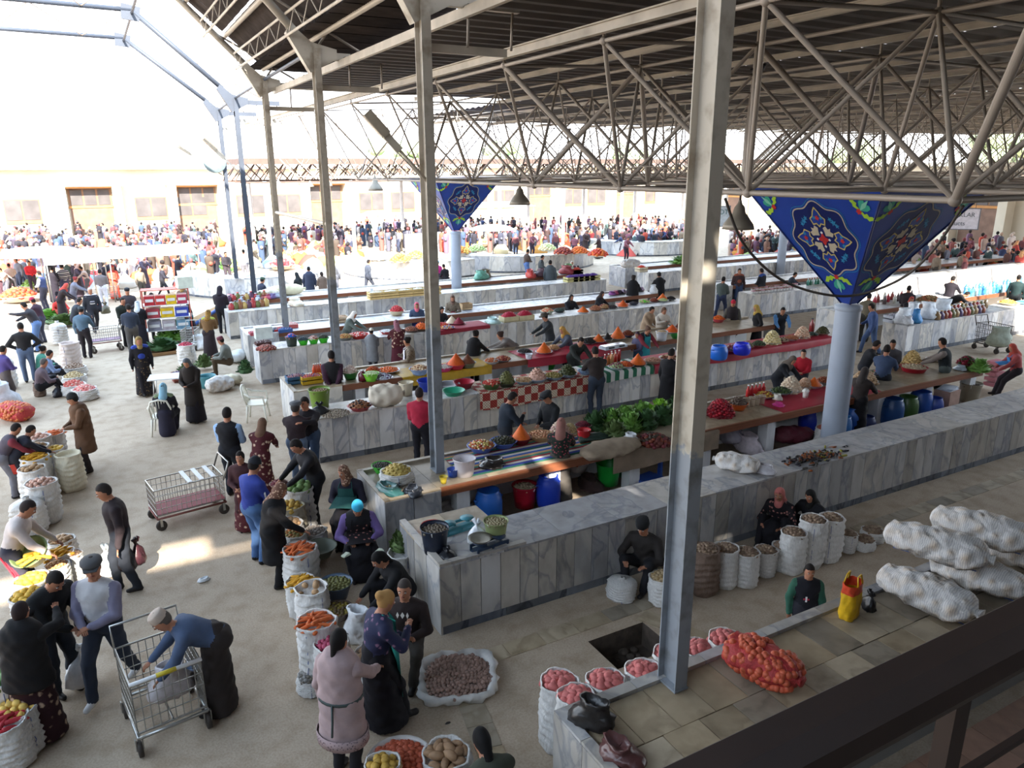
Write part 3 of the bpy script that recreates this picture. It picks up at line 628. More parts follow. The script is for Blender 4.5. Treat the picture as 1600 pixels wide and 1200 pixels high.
# ---------------------------------------------------------------- people
def ik(S, T, l1, l2, hint):
    S, T, hint = np.array(S, float), np.array(T, float), np.array(hint, float); d = T-S; L = np.linalg.norm(d); mx = (l1+l2)*.985
    if L > mx: T = S+d/L*mx; d = T-S; L = mx
    u = d/L; a = (l1*l1-l2*l2+L*L)/(2*L); hh = math.sqrt(max(l1*l1-a*a, 0)); n = hint-(hint@u)*u; n /= (np.linalg.norm(n)+1e-9); return S+u*a+n*hh, T
ARM = dict(d=(.25, .03, .78), f=(.05, .27, 1.03), r=(.15, .5, .84), t=(.17, .46, 1.02), b=(.05, -.2, .88), k=(.27, .06, .75), p=(.07, .28, 1.2), u=(.12, .47, 1.36), x=(.17, .03, .99), l=(.1, .3, 1.06), n=(.17, .42, 1.08), c=(-.1, .25, 1.12), h=(.12, .36, 1.3), q=(.22, .3, .9))
FOOT = M('#1f1b1a', .6, 0, .1)
def rotx(a): c, s_ = math.cos(a), math.sin(a); return np.array([[1, 0, 0], [0, c, -s_], [0, s_, c]])
def rotz(a): c, s_ = math.cos(a), math.sin(a); return np.array([[c, -s_, 0], [s_, c, 0], [0, 0, 1]])
NPEOPLE = 0
def person(px, py, face, label, h=1.68, pose='stand', lean=0, arms='dd', top='#222222', bot='#222222', sl=None, skirt=None, coat=None, hair='#1d1715', style='short', hat=None, apron=None, shawl=None, shoes=None, turn=0, nod=12, hz=None, z0=0, wide=1.0, skin=None, lod=None, group=None, xy=None, rest=None, stripe=None, feet=None):
    global NPEOPLE; NPEOPLE += 1
    cm = lambda c: c if not isinstance(c, str) else M(c, .85, 0, .1, 9, .35)
    wide = wide*1.1; s = h/1.70; L = math.radians(lean); SH = -.16*math.sin(L) if pose != 'sit' else 0
    P = np.array([0, SH, hz/s if hz is not None else .93]); sit = pose in ('sit', 'ground', 'crouch')
    if hz is None and sit: P[2] = {'sit': .48, 'ground': .14, 'crouch': .27}[pose]
    u = np.array([0, math.sin(L), math.cos(L)]); fwd = np.array([0, math.cos(L), -math.sin(L)])
    C, N = P+u*.33, P+u*.50
    Rh = rotz(math.radians(-turn)) @ rotx(-(L*.55+math.radians(nod))); hu = Rh @ np.array([0, 0, 1.]); hf = Rh @ np.array([0, 1., 0]); hx = Rh @ np.array([1., 0, 0])
    Hc = N+hu*.165+hf*.02; W = wide
    # place: top of the head is seen at the pixel
    topz = (Hc[2]+.1)*s+z0
    wp = Vector((xy[0], xy[1], z0)) if xy else at(px, py, topz); az = azim(wp)+math.radians(face); rz = -az
    if not xy:
        hd = Matrix.Rotation(rz, 3, 'Z') @ Vector((Hc[0]*s, Hc[1]*s, 0)); wp = Vector((wp.x-hd.x, wp.y-hd.y, z0))
    dist = math.hypot(wp.x, wp.y); v = lod or (.0185 if dist < 11 else .025 if dist < 18 else .034 if dist < 27 else .045)
    near = v < .03
    mt = [cm(skin) if skin else SKIN, cm(top), cm(bot), cm(shoes) if shoes else FOOT, cm(sl) if sl else cm(top)]
    B = Soft(.03); g = lambda p: np.array(p)*s
    def cap(a, b, ra, rb, tg, flat=None, k=None): B.cap(g(a), g(b), ra*s, rb*s, tg, flat, None if k is None else k)
    cap(P+[-.06, 0, 0], P+[.06, 0, 0], .135*W, .135*W, 2, (fwd, .88)); cap(P+u*.04, C, .15*W, .172*W, 1, (fwd, .82)); cap(C+[-.08, 0, 0]+u*.04, C+[.08, 0, 0]+u*.04, .14, .14, 1, (fwd, .88))
    cap(N+[-.02, 0, 0]-u*.025, N+[-.165, 0, 0]-u*.085, .062, .062, 1); cap(N+[.02, 0, 0]-u*.025, N+[.165, 0, 0]-u*.085, .062, .062, 1); cap(N-u*.02, Hc-hu*.04, .056, .05, 0)
    B.ell(g(Hc), [.076*s, .094*s, .115*s], 0, Rh); B.cap(g(Hc+hf*.02-hu*.06), g(Hc+hf*.05-hu*.085), .055*s, .035*s, 0)
    if near:
        cap(Hc+hf*.09+hu*.015, Hc+hf*.108-hu*.022, .009, .015, 0, None, .008)
        for sd in (-1, 1): B.ell(g(Hc+hx*.076*sd-hu*.005-hf*.005), [.012*s, .02*s, .03*s], 0, Rh, .008)
    hands = []
    for i, sd in enumerate((-1, 1)):
        S = N+np.array([.195*sd, 0, 0])-u*.095; key = arms[i]; t = np.array(ARM[key]); T = np.array([t[0]*sd, t[1], t[2]-.93])
        if key in 'ln': T = P+T
        elif key in 'dk': T = np.array([.26*sd, S[1]+.05, S[2]-.53])
        elif key == 'b' or key == 'x': T = P+u*(T[2])+np.array([T[0], T[1], 0])
        else: T = P*[0, 0, 1]+[0, 0, 0]+T+np.array([0, math.sin(L)*.42, -max(0, math.sin(L))*.12])
        if rest is not None and i in rest: T = np.array(rest[i], float)
        E, T = ik(S, T, .285, .25, (sd*.75, -.6 if key != 'x' else -.1, -.35)); a = T-E; a /= np.linalg.norm(a); slv = 4
        cap(S, E, .073, .06, slv); cap(E, T-a*.01, .059, .044, slv, None, .02); cap(T-a*.015, T+a*.005, .03, .028, 0, None, .012)
        side = np.cross(a, [0, 0, 1.]); nn = np.linalg.norm(side); side = side/nn if nn > .2 else np.array([0, 1., 0]); pn = np.cross(side, a)
        B.cap(g(T+a*.01), g(T+a*.07), .027*s, .034*s, 0, (pn, .5), .012); hands.append((T, a, side, pn, sd))
    hs = [P+[-.085, 0, -.02], P+[.085, 0, -.02]]
    ft = dict(stand=[(-.1, .02, .085), (.1, .0, .085)], walk=[(-.09, -.3, .13), (.09, .27, .085)], sit=[(-.13, .4, .085), (.13, .42, .085)], crouch=[(-.15, .16, .085), (.15, .2, .085)], ground=[(-.16, .5, .085), (.17, .55, .085)])[pose]
    if feet: ft = feet
    for i, sd in enumerate((-1, 1)):
        K, A = ik(hs[i], np.array(ft[i]), .43, .415, (sd*.25, 1, .3) if not sit else (sd*.3, .6, 1)); cap(hs[i], K, .1*W, .075, 2); cap(K, A, .071, .06, 2, None, .02)
        fy = .13; cap(A+[0, -.03, -.045], A+[0, fy, -.05], .042, .035, 3, None, .015)
    me = B.mesh('body', v, mt, True, .0042 if near else 0, (N[2]-.03)*s)
    if near:                                                       # fingers, eyes, brows and mouth grow into the same mesh
        mb = MB()
        for T, a, side, pn, sd in hands:
            for j in range(4):
                o = T+a*.085+side*(.0165*(j-1.5)); cl = pn*(.012 if pn[2] < 0 else -.012); l = (.062, .072, .068, .052)[j]
                mb.tube([g(o-a*.02), g(o+a*l*.5), g(o+a*l*.85+cl*1.6)], [.0088*s, .008*s, .006*s], mt[0], 5)
            o = T+a*.03; th = side*(.035 if (np.dot(side, [1, 0, 0])*sd < 0) else -.035); mb.tube([g(o), g(o+th+a*.02), g(o+th*1.15+a*.055)], [.012*s, .0105*s, .008*s], mt[0], 5)
        dk = M('#1a1413', .4, 0, 0); lp = M('#8a4a44', .5, 0, 0); wt = M('#d5cdc6', .4, 0, 0)
        for sd in (-1, 1):
            e = Hc+hf*.084+hx*.033*sd+hu*.008; mb.ball(g(e), .0125*s, wt, 0, (1.2, 1, .7)); mb.ball(g(e+hf*.008), .0075*s, dk, 0)
            mb.tube([g(e+hu*.02-hx*.017), g(e+hu*.024+hf*.006), g(e+hu*.02+hx*.017)], .0042*s, dk, 4)
        mb.tube([g(Hc+hf*.083-hu*.052-hx*.022), g(Hc+hf*.093-hu*.05), g(Hc+hf*.083-hu*.052+hx*.022)], .006*s, lp, 4)
        bm = bmesh.new(); bm.from_mesh(me); no = len(me.materials); m2 = mb.mesh('tmp'); idx = [];
        for q in m2.materials:
            if q not in list(me.materials): me.materials.append(q)
            idx.append(list(me.materials).index(q))
        nf = len(bm.faces); bm.from_mesh(m2); bm.faces.ensure_lookup_table()
        for k in range(nf, len(bm.faces)): bm.faces[k].material_index = idx[m2.polygons[k-nf].material_index]
        bm.to_mesh(me); bm.free(); bpy.data.meshes.remove(m2)
    root = thing('person', label, 'person', wp, rz, group); put('body', me, root)
    inh = lambda X: ((X-g(Hc))/s) @ Rh                              # into head axes
    hm = cm(hair)
    if style in ('short', 'bun', 'long', 'pony') and hat not in ('scarf', 'hood'):
        H = Soft(.02); H.ell(g(Hc-hf*.012+hu*.014), [.083*s, .1*s, .117*s], 0, Rh)
        if style == 'bun': H.ell(g(Hc-hf*.1+hu*.05), [.055*s]*3)
        if style == 'long': H.cap(g(Hc-hf*.06), g(Hc-hf*.07-hu*.2), .07*s, .05*s)
        if style == 'pony': H.cap(g(Hc-hf*.09+hu*.02), g(Hc-hf*.13-hu*.2), .035*s, .02*s)
        lo_ = -.075 if style == 'short' else -.1
        H.cut(lambda X: (lambda q: np.maximum(np.minimum(q[..., 1]-.02-(.03 if style != 'short' else 0), .052-q[..., 2]), np.where(q[..., 1] > -.09, lo_-q[..., 2], -1)))(inh(X)))
        put('hair', H.mesh('hair', v*.75, [hm]), root)
    if hat:
        kind, colr = hat if isinstance(hat, tuple) else (hat, '#444444'); hm2 = cm(colr); MX = Matrix([list(hx*s)+[Hc[0]*s], list(hf*s)+[Hc[1]*s], list(hu*s)+[Hc[2]*s], [0, 0, 0, 1]])
        for r_ in range(3):
            for c_, vec in enumerate((hx, hf, hu)): MX[r_][c_] = vec[r_]*s
        if kind == 'scarf':
            H = Soft(.03); H.ell(g(Hc-hf*.008+hu*.01), [.092*s, .106*s, .126*s], 0, Rh); H.cap(g(Hc-hf*.03-hu*.06), g(N-fwd*.05-u*.07), .082*s, .12*s); H.cap(g(Hc-hu*.1), g(N+fwd*.07-u*.03), .07*s, .08*s)
            H.cut(lambda X: (lambda q: np.minimum(np.minimum(q[..., 1]-.045, .062-q[..., 2]), q[..., 2]+.112))(inh(X))); put('headscarf', H.mesh('headscarf', v*.9, [hm2]), root)
        elif kind == 'hood':
            H = Soft(.03); H.ell(g(Hc-hf*.012+hu*.01), [.1*s, .115*s, .135*s], 0, Rh); H.cap(g(Hc-hf*.04-hu*.07), g(N-fwd*.04-u*.03), .09*s, .11*s); H.cut(lambda X: (lambda q: np.minimum(q[..., 1]-.05, .07-q[..., 2]))(inh(X))); put('hood', H.mesh('hood', v*.9, [hm2]), root)
        elif kind == 'beanie':
            H = Soft(.02); H.ell(g(Hc-hf*.008+hu*.03), [.09*s, .106*s, .118*s], 0, Rh); H.cut(lambda X: .022-inh(X)[..., 2]); put('knit_cap', H.mesh('knit_cap', v*.75, [hm2]), root)
        else:
            b = MB()
            if kind == 'cap': b.lathe([(.094, .045), (.112, .075), (.105, .108), (.06, .125), (0, .128)], hm2, 14, (0, .012, 0), M4=MX, sy=1.2); b.add([MX @ Vector(p) for p in ((-.08, .09, .052), (.08, .09, .052), (.06, .165, .04), (-.06, .165, .04), (-.08, .09, .065), (.08, .09, .065), (.06, .165, .05), (-.06, .165, .05))], [(0, 1, 2, 3), (7, 6, 5, 4), (3, 2, 6, 7), (0, 3, 7, 4), (1, 2, 6, 5)], hm2); b.obj('flat_cap', root)
            if kind == 'skull': b.lathe([(.088, .03), (.092, .05), (.086, .11), (.07, .125), (0, .13)], hm2, 14, (0, -.01, 0), M4=MX, sy=1.1); b.obj('skullcap', root)
            if kind == 'drum': b.lathe([(.092, .035), (.1, .05), (.098, .14), (.08, .15), (0, .152)], hm2, 14, (0, -.005, 0), M4=MX, sy=1.15); b.obj('black_hat', root)
            if kind == 'brim': b.lathe([(.15, .045), (.155, .052), (.095, .06), (.088, .12), (.06, .14), (0, .13)], hm2, 16, (0, 0, 0), M4=MX, sy=1.15); b.obj('brimmed_hat', root)
    for isk, colr in ((1, skirt), (0, coat)):
        if not colr: continue
        K = Soft(.05); col = cm(colr); hem = .09 if isk else (.78 if skirt and isinstance(skirt, bpy.types.Material) else .5)
        if sit:
            kn = (P[2]+.1 if pose != 'ground' else .36); K.cap(g(P+u*.06), g([0, P[1]+.4, max(kn*.75, .22)]), .16*W*s, .19*s, 0, ((0, 0, 1), .85)); K.cap(g([0, P[1]+.38, max(kn*.7, .2)]), g([0, P[1]+.42, .12]), .19*s, .2*s, 0, ((0, 1, 0), .7)); K.cap(g(P), g([0, P[1], .12]), .17*s, .2*s)
        else:
            wk = .07 if pose == 'walk' else 0
            if not isk: K.cap(g(C+u*.05), g(P+u*.02), .185*W*s, .185*W*s, 0, (fwd, .85))
            K.cap(g(P+u*.06), g([0, SH*.4+wk, hem]), (.155 if isk else .18)*W*s, (.235 if isk else .22)*W*s, 0, ((0, 1, 0), .8 if not wk else .98)); K.cut(lambda X: (hem-.05)*s-X[..., 2])
        put('skirt' if isk else 'coat', K.mesh('skirt', max(v, .022), [col], True, .007 if near else 0), root)
    if shawl:
        K = Soft(.03); K.cap(g(N-u*.05+[-.15, 0, 0]), g(N-u*.05+[.15, 0, 0]), .085*s, .085*s); K.cap(g(N-u*.02), g(C+fwd*.1-u*.12), .1*s, .08*s, 0, ((1, 0, 0), 1.3)); K.cut(lambda X: -.03-(X @ fwd.astype(np.float32))+float(g(N) @ fwd)-.12); put('shawl', K.mesh('shawl', max(v, .022), [cm(shawl)]), root)
    if apron:
        b = MB(); am = cm(apron); vs = []; nu, nv = 7, 7; drop = (C-P)
        for j in range(nv):
            f = j/(nv-1)
            if sit: a = P+u*(.42*(1-f*2)) if f < .5 else np.array([0, P[1]+.85*(f-.5)*1.05, P[2]+.13*(1-(f-.5))]); wd = .12+.1*f; r = .135*W+ (.02 if f < .5 else 0); off = fwd*r if f < .5 else np.array([0, .1, .12])
            else: a = (P+u*.42)*(1-f)+np.array([0, SH*.5, .42])*f; wd = .1+.1*f; r = .135*W+.09*f; off = np.array([0, 1, 0])*r
            for i in range(nu): x = (i/(nu-1)*2-1)*wd; vs.append(g(a+off*math.cos(x/ .3)+np.array([x, 0, 0])+np.array([0, .012, 0])))
        b.add(vs, [(j*nu+i, j*nu+i+1, (j+1)*nu+i+1, (j+1)*nu+i) for j in range(nv-1) for i in range(nu-1)], am, True)
        for sd in (-1, 1): b.tube([vs[0 if sd < 0 else nu-1], g(N+np.array([.07*sd, 0, .03]))], .008, am, 4)
        b.obj('apron', root)
    if stripe:
        for sd in (-1, 1): b = MB(); S = N+np.array([.185*sd, 0, 0])-u*.09; b.tube([g(S+[-.04*sd, .0, .068]), g(S+[.055*sd, .01, .02]), g(S+[.085*sd, .02, -.2])], .014*s, cm(stripe), 5, flat=.5); b.obj('stripe', root)
    return root
FL1 = pattern('#2a0f16', '#a98f78', 9, .3); FL2 = pattern('#4a1a20', '#c7aa92', 11, .34); FL3 = pattern('#181318', '#a8736c', 16, .33); FL4 = pattern('#262a46', '#84627c', 12, .3); FL5 = pattern('#1b2520', '#a64a56', 22, .36); FL6 = pattern('#191417', '#6b5639', 18, .34); FL7 = pattern('#6a4a3c', '#c4a58a', 26, .4); FL8 = pattern('#7a6d5e', '#3f372f', 24, .4); STR = stripes(['#2a2730', '#8f8c94', '#2a2730', '#c9c6c6'], 6, 2)
P_ = person
# the near aisle
def belt(root, z, r, m, name='belt', w_=.035, fl=.85, y=0):
    b = MB(); b.lathe([(r, z-w_/2), (r*1.02, z-w_/2), (r*1.02, z+w_/2), (r, z+w_/2)], m, 22, (0, y, 0), sy=fl); b.obj(name, root)
def patch(root, pts, m, name, th=.006):
    b = MB(); b.poly(pts, m); b.obj(name, root)
P_(142, 874, -145, 'man in white and grey tracksuit top and flat cap striding past the wire trolley', 1.8, 'walk', 0, 'ff', '#b4b2b4', '#2b3240', sl='#77748a', hat=('cap', '#4a4a4c'), shoes='#dcdcdc', turn=-25, nod=5)
P_(30, 944, 35, 'woman in black fur jacket and maroon flowered skirt seen from behind', 1.62, 'stand', 5, 'uu', '#131113', '#131113', skirt=FL1, coat='#131113', style='short', hair='#2a1d1c', wide=1.15)
P_(84, 895, 150, 'young dark haired man in black leather jacket bowing over the quince sacks', 1.74, 'stand', 18, 'ff', '#1b1c1e', '#22262e', nod=30)
P_(250, 957, -88, 'old man in skullcap and blue shirt bending into the wire trolley', 1.7, 'stand', 60, 'rr', '#44536e', '#292220', skirt='#292220', hat=('skull', '#b5a598'), hair='#57504b', nod=5, rest={0: (-.12, .62, .5), 1: (.16, .6, .72)})
P_(160, 758, -95, 'man in dark jacket carrying black plastic bags across the aisle', 1.74, 'walk', 4, 'kk', '#2a2124', '#22262e', hair='#2c2522', nod=20, feet=[(-.1, -.12, .085), (.1, .1, .085)])
_r = P_(42, 784, 105, 'youth in cream sweater and red striped track pants tipping a green basin', 1.68, 'stand', 22, 'qq', '#c6bab5', '#34333f', hair='#2b2120', nod=20)
for k_ in range(3):
    b_ = MB(); b_.tube([(.155, -.17+k_*.028, .9), (.2, .0+k_*.028, .5), (.17, -.02+k_*.028, .14)], .011, M('#c22a3a', .8), 4); b_.obj('trouser_stripe', _r)
P_(112, 616, -100, 'man in brown coat and dark knitted cap choosing carrots', 1.7, 'stand', 5, 'ff', '#5f432f', '#2f2728', coat='#5f432f', hat=('beanie', '#28282a'))
P_(24, 663, 85, 'boy in grey and maroon track top leaning over the sacks, nearest to the left edge', 1.5, 'stand', 30, 'rr', '#48404a', '#6b6a72', sl='#7a2f3a')
P_(47, 666, 75, 'boy in navy top bent beside the boy in grey over the sacks', 1.45, 'stand', 38, 'rr', '#20202c', '#22222a')
P_(216, 527, 172, 'woman in blue shawl and golden headscarf walking towards the gallery', 1.64, 'walk', 0, 'dd', '#15141b', '#17131a', skirt=FL6, hat=('scarf', '#8d7546'), shawl='#2b3f92')
P_(291, 561, -150, 'woman in long black brown coat with grey head covering, looking at her hands', 1.66, 'stand', 4, 'ff', '#1f1713', '#17121a', skirt='#18131a', coat='#1f1713', hat=('scarf', '#565a60'), nod=25)
P_(254, 600, 12, 'woman in pale blue headscarf sitting on a white plastic chair', 1.62, 'sit', 8, 'rr', '#1c1a21', '#1c1a21', hz=.5, hat=('scarf', '#7ea5b6'), skirt='#232030', shawl='#6d7a5c')
P_(354, 638, 25, 'man in black vest with light blue sleeves standing behind the red trolley', 1.74, 'stand', 3, 'ff', '#15151a', '#1c1f27', sl='#93b2d8', nod=5)
P_(374, 707, -160, 'girl with sunlit face beside the blue track jacket man', 1.45, 'stand', 0, 'ff', '#3d2023', '#3d2023', skirt=FL2, style='long', nod=5)
P_(397, 717, 55, 'man in blue track jacket with white shoulder stripes and jeans', 1.74, 'stand', 6, 'ff', '#2c3b88', '#4d6c98', hat=('beanie', '#24262d'), stripe='#dfe2ea', nod=15)
P_(437, 757, 95, 'woman in long black coat reaching for carrots', 1.66, 'stand', 10, 'dr', '#0f0e11', '#111014', coat='#0f0e11', hat=('scarf', FL7), nod=20)
P_(409, 655, 20, 'stooping woman in maroon dress with large pale rings', 1.55, 'stand', 25, 'rr', FL2, FL2, skirt=FL2, hat=('scarf', '#6f5240'))
P_(461, 629, 25, 'man in grey cap and plum sweater being hugged', 1.72, 'stand', 6, 'hu', '#2d2024', '#5b6b82', hat=('cap', '#5b5d61'), hair='#3a3634', nod=0)
P_(475, 622, -155, 'dark haired man hugging the man in the grey cap', 1.74, 'stand', 8, 'uh', '#201c22', '#3a4a62', skin='#c08468', nod=5, turn=10)
P_(462, 688, -110, 'young man in dark jacket stooping over the green squash sack', 1.74, 'stand', 20, 'rr', '#1c1a1e', '#16161b', nod=25)
P_(536, 729, -165, 'seated woman in blotched headscarf and dark green apron', 1.64, 'sit', 8, 'll', '#23202e', '#191519', hz=.62, hat=('scarf', FL7), apron='#25524f', skirt='#1a161a', turn=30)
P_(558, 784, 178, 'woman in turquoise knitted cap counting money in a flowered apron', 1.68, 'sit', 14, 'nn', '#17171c', '#15131a', sl='#6e5b92', hz=.5, hat=('beanie', '#3fb2da'), apron=FL3, skirt='#15131a', wide=1.2, nod=25)
P_(591, 864, -115, 'dark haired person in black jacket crouching beside the end of the marble wall', 1.66, 'sit', 32, 'rr', '#121114', '#16151a', hz=.42, style='long', hair='#0f0c0c', nod=20)
_r = P_(631, 909, -165, 'man in dark brown sweater with pale diamonds crouching against the marble corner', 1.72, 'sit', 8, 'ln', '#2b2120', '#37322e', hz=.5, hair='#3c3532', nod=0)
for k_, x_ in enumerate((-.06, .0, .06)):
    w_ = .026 if k_ == 1 else .018; patch(_r, [(x_-w_, .245, .9), (x_, .252, .86), (x_+w_, .245, .9), (x_, .238, .94)], M('#cfcac4', .8), 'diamond_print')
P_(603, 926, 70, 'fair haired woman in dark flowered blouse and turquoise apron walking right', 1.66, 'walk', 8, 'fp', FL4, '#121016', skirt='#131118', hair='#a37c4a', style='bun', apron='#2aa79c', nod=20)
_r = P_(529, 986, 35, 'dark haired woman in long belted mauve grey knitted coat, back to the gallery', 1.68, 'stand', 2, 'dt', '#a48e8e', '#17151a', coat='#a48e8e', hair='#15100f', style='pony', nod=5, wide=1.1); 
belt(_r, 1.0, .232, M('#3f4a4a', .7), fl=.84); belt(_r, .54, .268, pattern('#a48e8e', '#5f4d55', 40, .4), 'lace_hem', .12, .81, -.01)
bb_ = MB(); bb_.tube([(.03, -.2, 1.0), (.05, -.24, .85), (.04, -.25, .68)], .012, M('#3f4a4a', .7), 4); bb_.obj('belt_tail', _r)
P_(752, 1143, -25, 'dark haired person in olive jacket crouching at the very bottom of the view', 1.68, 'sit', 35, 'rr', '#414439', '#2c2c2a', hz=.3, hair='#100d0d', style='long')
P_(1005, 814, -160, 'old man in black hat seated on a white sack against the marble wall', 1.68, 'sit', 12, 'nn', '#2d2826', '#1d1c20', hz=.34, hat=('drum', '#141416'), hair='#3b3632', nod=15)
P_(1219, 764, -165, 'seated woman in pink white headscarf selling walnuts by the marble wall', 1.6, 'ground', 10, 'nn', FL3, '#16141a', skirt='#17151b', hat=('scarf', '#bb6c66'), hz=.2)
P_(1267, 767, -150, 'seated girl in black headscarf beside the woman in pink headscarf', 1.55, 'ground', 14, 'nn', '#16151a', '#16151a', skirt='#17161c', hat=('scarf', '#161413'), hz=.2)
_r = P_(1266, 884, 165, 'small boy in green sleeves and black vest behind the tiled counter', 1.28, 'stand', 0, 'dd', '#16161e', '#2a2a32', sl='#2f5c4b', nod=8)
b_ = MB(); b_.box((.03, .148, .87), (.07, .008, .02), M('#b8324a', .8)); b_.box((.03, .149, .87), (.02, .008, .07), M('#d8d4d8', .8)); b_.obj('chest_badge', _r)
belt(_r, 1.03, .07, M('#d4cfc8', .8), 'collar', .025, 1, .01)
# the first market table and aisle
P_(877, 655, 5, 'woman in rosy flowered top and grey skirt seen from behind in the sellers passage', 1.56, 'stand', 8, 'tt', FL5, '#4a4540', skirt='#4b4641', hat=('scarf', '#8c6159'), z0=.12)
P_(655, 607, 15, 'man in bright red jacket walking between the white counters', 1.74, 'stand', 0, 'ff', '#a3213a', '#16151d', hair='#2a201e', nod=0)
P_(801, 614, 70, 'man in navy jacket looking at a pale packet in his hand', 1.72, 'stand', 8, 'fp', '#1b2430', '#1d2129', nod=25)
P_(855, 613, -130, 'young man in dark cap and shiny black jacket at the pickle table', 1.7, 'stand', 4, 'ff', '#1a1c20', '#1d1f25', hat=('cap', '#212226'), nod=20)
P_(930, 543, -20, 'man in long brown sweater and dark jeans leaning at the striped cloth', 1.78, 'stand', 9, 'tt', '#2d2523', '#2d3645', hair='#1d1816', nod=20)
P_(1050, 546, 40, 'figure in black half hidden by the thickest column', 1.7, 'walk', 5, 'kk', '#121115', '#131216', skirt='#131216')
P_(1239, 557, 120, 'stooping woman in black leather jacket beside the red boy', 1.6, 'stand', 35, 'rr', '#191b20', '#1d1f26', hat=('scarf', '#5a5048'))
P_(1256, 547, -175, 'boy in scarlet sweater behind the big pink cauliflower heap', 1.45, 'stand', 5, 'ff', '#ab1d2d', '#2a2a30', skin='#b98a70')
P_(1371, 533, 80, 'man in dark jacket bending his head at the far end of the pickle table', 1.7, 'stand', 20, 'tt', '#1c1d23', '#20222a')
P_(1387, 540, 12, 'man in slate blue jacket seen from behind at the pickle table', 1.72, 'stand', 5, 'tt', '#3b4a66', '#22252e', z0=.12)
P_(1396, 532, 175, 'bald looking man facing the gallery beyond the slate blue jacket', 1.62, 'stand', 0, 'ff', '#4b4a50', '#2a2a30')
P_(1352, 575, 25, 'woman in dark vest and black skirt in the passage beside the blue barrels', 1.58, 'stand', 5, 'tt', '#2c2523', '#141216', skirt='#141216', hat=('scarf', '#3b3533'), z0=.12)
P_(1473, 529, -85, 'man in black vest with fawn sleeves reaching over the red basin', 1.74, 'stand', 10, 'tt', '#1c2226', '#4a5250', sl='#7d726c', z0=.12)
P_(1583, 538, -110, 'seated woman in red headscarf at the right edge beside the crates', 1.6, 'sit', 15, 'rr', '#a24b4c', '#2c262c', hat=('scarf', '#b04a3e'), apron='#3f86c0', hz=.75)
P_(1362, 475, -100, 'man in blue running along the end of the right hand counter', 1.72, 'walk', 8, 'kf', '#3b4e78', '#45597c')
P_(1359, 459, 10, 'man in drab jacket just under the tip of the nearest blue pyramid', 1.72, 'stand', 5, 'ff', '#6a6251', '#3a3832')
P_(1421, 447, 5, 'man in dark plum coat, left of three dark figures behind the white bags', 1.74, 'stand', 5, 'ff', '#2b2227', '#1d1a20')
P_(1425, 464, 160, 'woman in red headscarf in front of the dark plum coat', 1.5, 'stand', 15, 'tt', '#1e1a20', '#1e1a20', hat=('scarf', '#a8463c'))
P_(1490, 432, 25, 'tall dark man standing sideways among the blue bottles', 1.78, 'stand', 8, 'tt', '#1f1a22', '#1d1a22')
P_(1512, 456, 85, 'person in black bending low behind the jars on the right', 1.66, 'stand', 62, 'rr', '#1b191c', '#1d1b20')
P_(1593, 430, 10, 'tall man in dark teal jacket cut by the right edge', 1.8, 'stand', 0, 'dd', '#1e3132', '#1c2226')
# around the second and third islands
P_(1131, 433, 25, 'man in grey green leather jacket walking between the right hand counters', 1.72, 'walk', 3, 'ff', '#4a5350', '#2b3550')
P_(1156, 420, 160, 'man in brown jacket with an orange yoke facing the gallery', 1.72, 'stand', 0, 'dd', '#3c2a2b', '#3a4a6a', shawl='#8a4a36')
P_(1190, 420, -60, 'man in blue shirt and black jacket behind the white cups', 1.74, 'stand', 3, 'ff', '#1c1d24', '#23252c', sl='#1c1d24', shawl='#2f4c8c')
P_(1243, 426, 95, 'seller in slate top bending over green bottles', 1.6, 'sit', 20, 'tt', '#2b3440', '#23252c', hz=.7)
P_(1146, 470, 175, 'woman in crimson knitted cap and dark striped coat', 1.64, 'stand', 3, 'dd', '#2a2427', '#1c191c', coat='#2a2427', sl='#55524c', hat=('beanie', '#b31f38'))
P_(1182, 477, -110, 'woman in yellow headscarf and black dress with hands on hips', 1.66, 'stand', 4, 'xx', '#151317', '#151317', skirt='#151317', hat=('scarf', '#b99b4d'))
P_(1224, 481, 165, 'youth in blue sleeves and dark vest leaning over the walnut bowls', 1.66, 'stand', 25, 'tt', '#23252c', '#22242b', sl='#4f7cab')
P_(990, 431, 10, 'broad man in black coat and fur hat seen from behind', 1.76, 'stand', 3, 'tt', '#121115', '#141317', coat='#121115', hat=('skull', '#2c2320'), hair='#2c2320', wide=1.15)
P_(1030, 426, -20, 'man in black coat leaning on the bare table, right of the broad man', 1.74, 'stand', 12, 'tt', '#161519', '#17161b', coat='#161519', hat=('beanie', '#211f22'))
P_(893, 461, 150, 'seller in black headscarf behind the saffron cones, left one of two', 1.6, 'sit', 10, 'tt', '#1b1a21', '#1b1a21', hat=('scarf', '#2a2322'), hz=.72)
P_(941, 456, 120, 'seller in dark jacket and hood behind the saffron cones, right one of two', 1.6, 'sit', 15, 'tt', '#1e1c22', '#1c1b20', hat=('scarf', '#332826'), hz=.75)
P_(1019, 480, 125, 'woman in beige coat bending towards her friend behind the table', 1.66, 'stand', 18, 'ff', '#9b846d', '#4a3f38', coat='#9b846d')
P_(1038, 481, 150, 'brown haired woman in pale cream coat close to the beige coat', 1.66, 'stand', 8, 'ph', '#bdb4a8', '#5a5048', coat='#bdb4a8', hair='#5a4032', style='long')
P_(1013, 511, 145, 'woman in many coloured apron and pink hair tie reaching across olives', 1.62, 'stand', 34, 'tt', '#1f1c25', '#22202a', apron='#2b8c95', hair='#5b4336', style='bun', sl='#7a2a34')
P_(996, 519, -140, 'child in violet top with yellow bow beside the many coloured apron', 1.35, 'stand', 5, 'ff', '#4f4c66', '#2d4f66', hair='#4d3a4a')
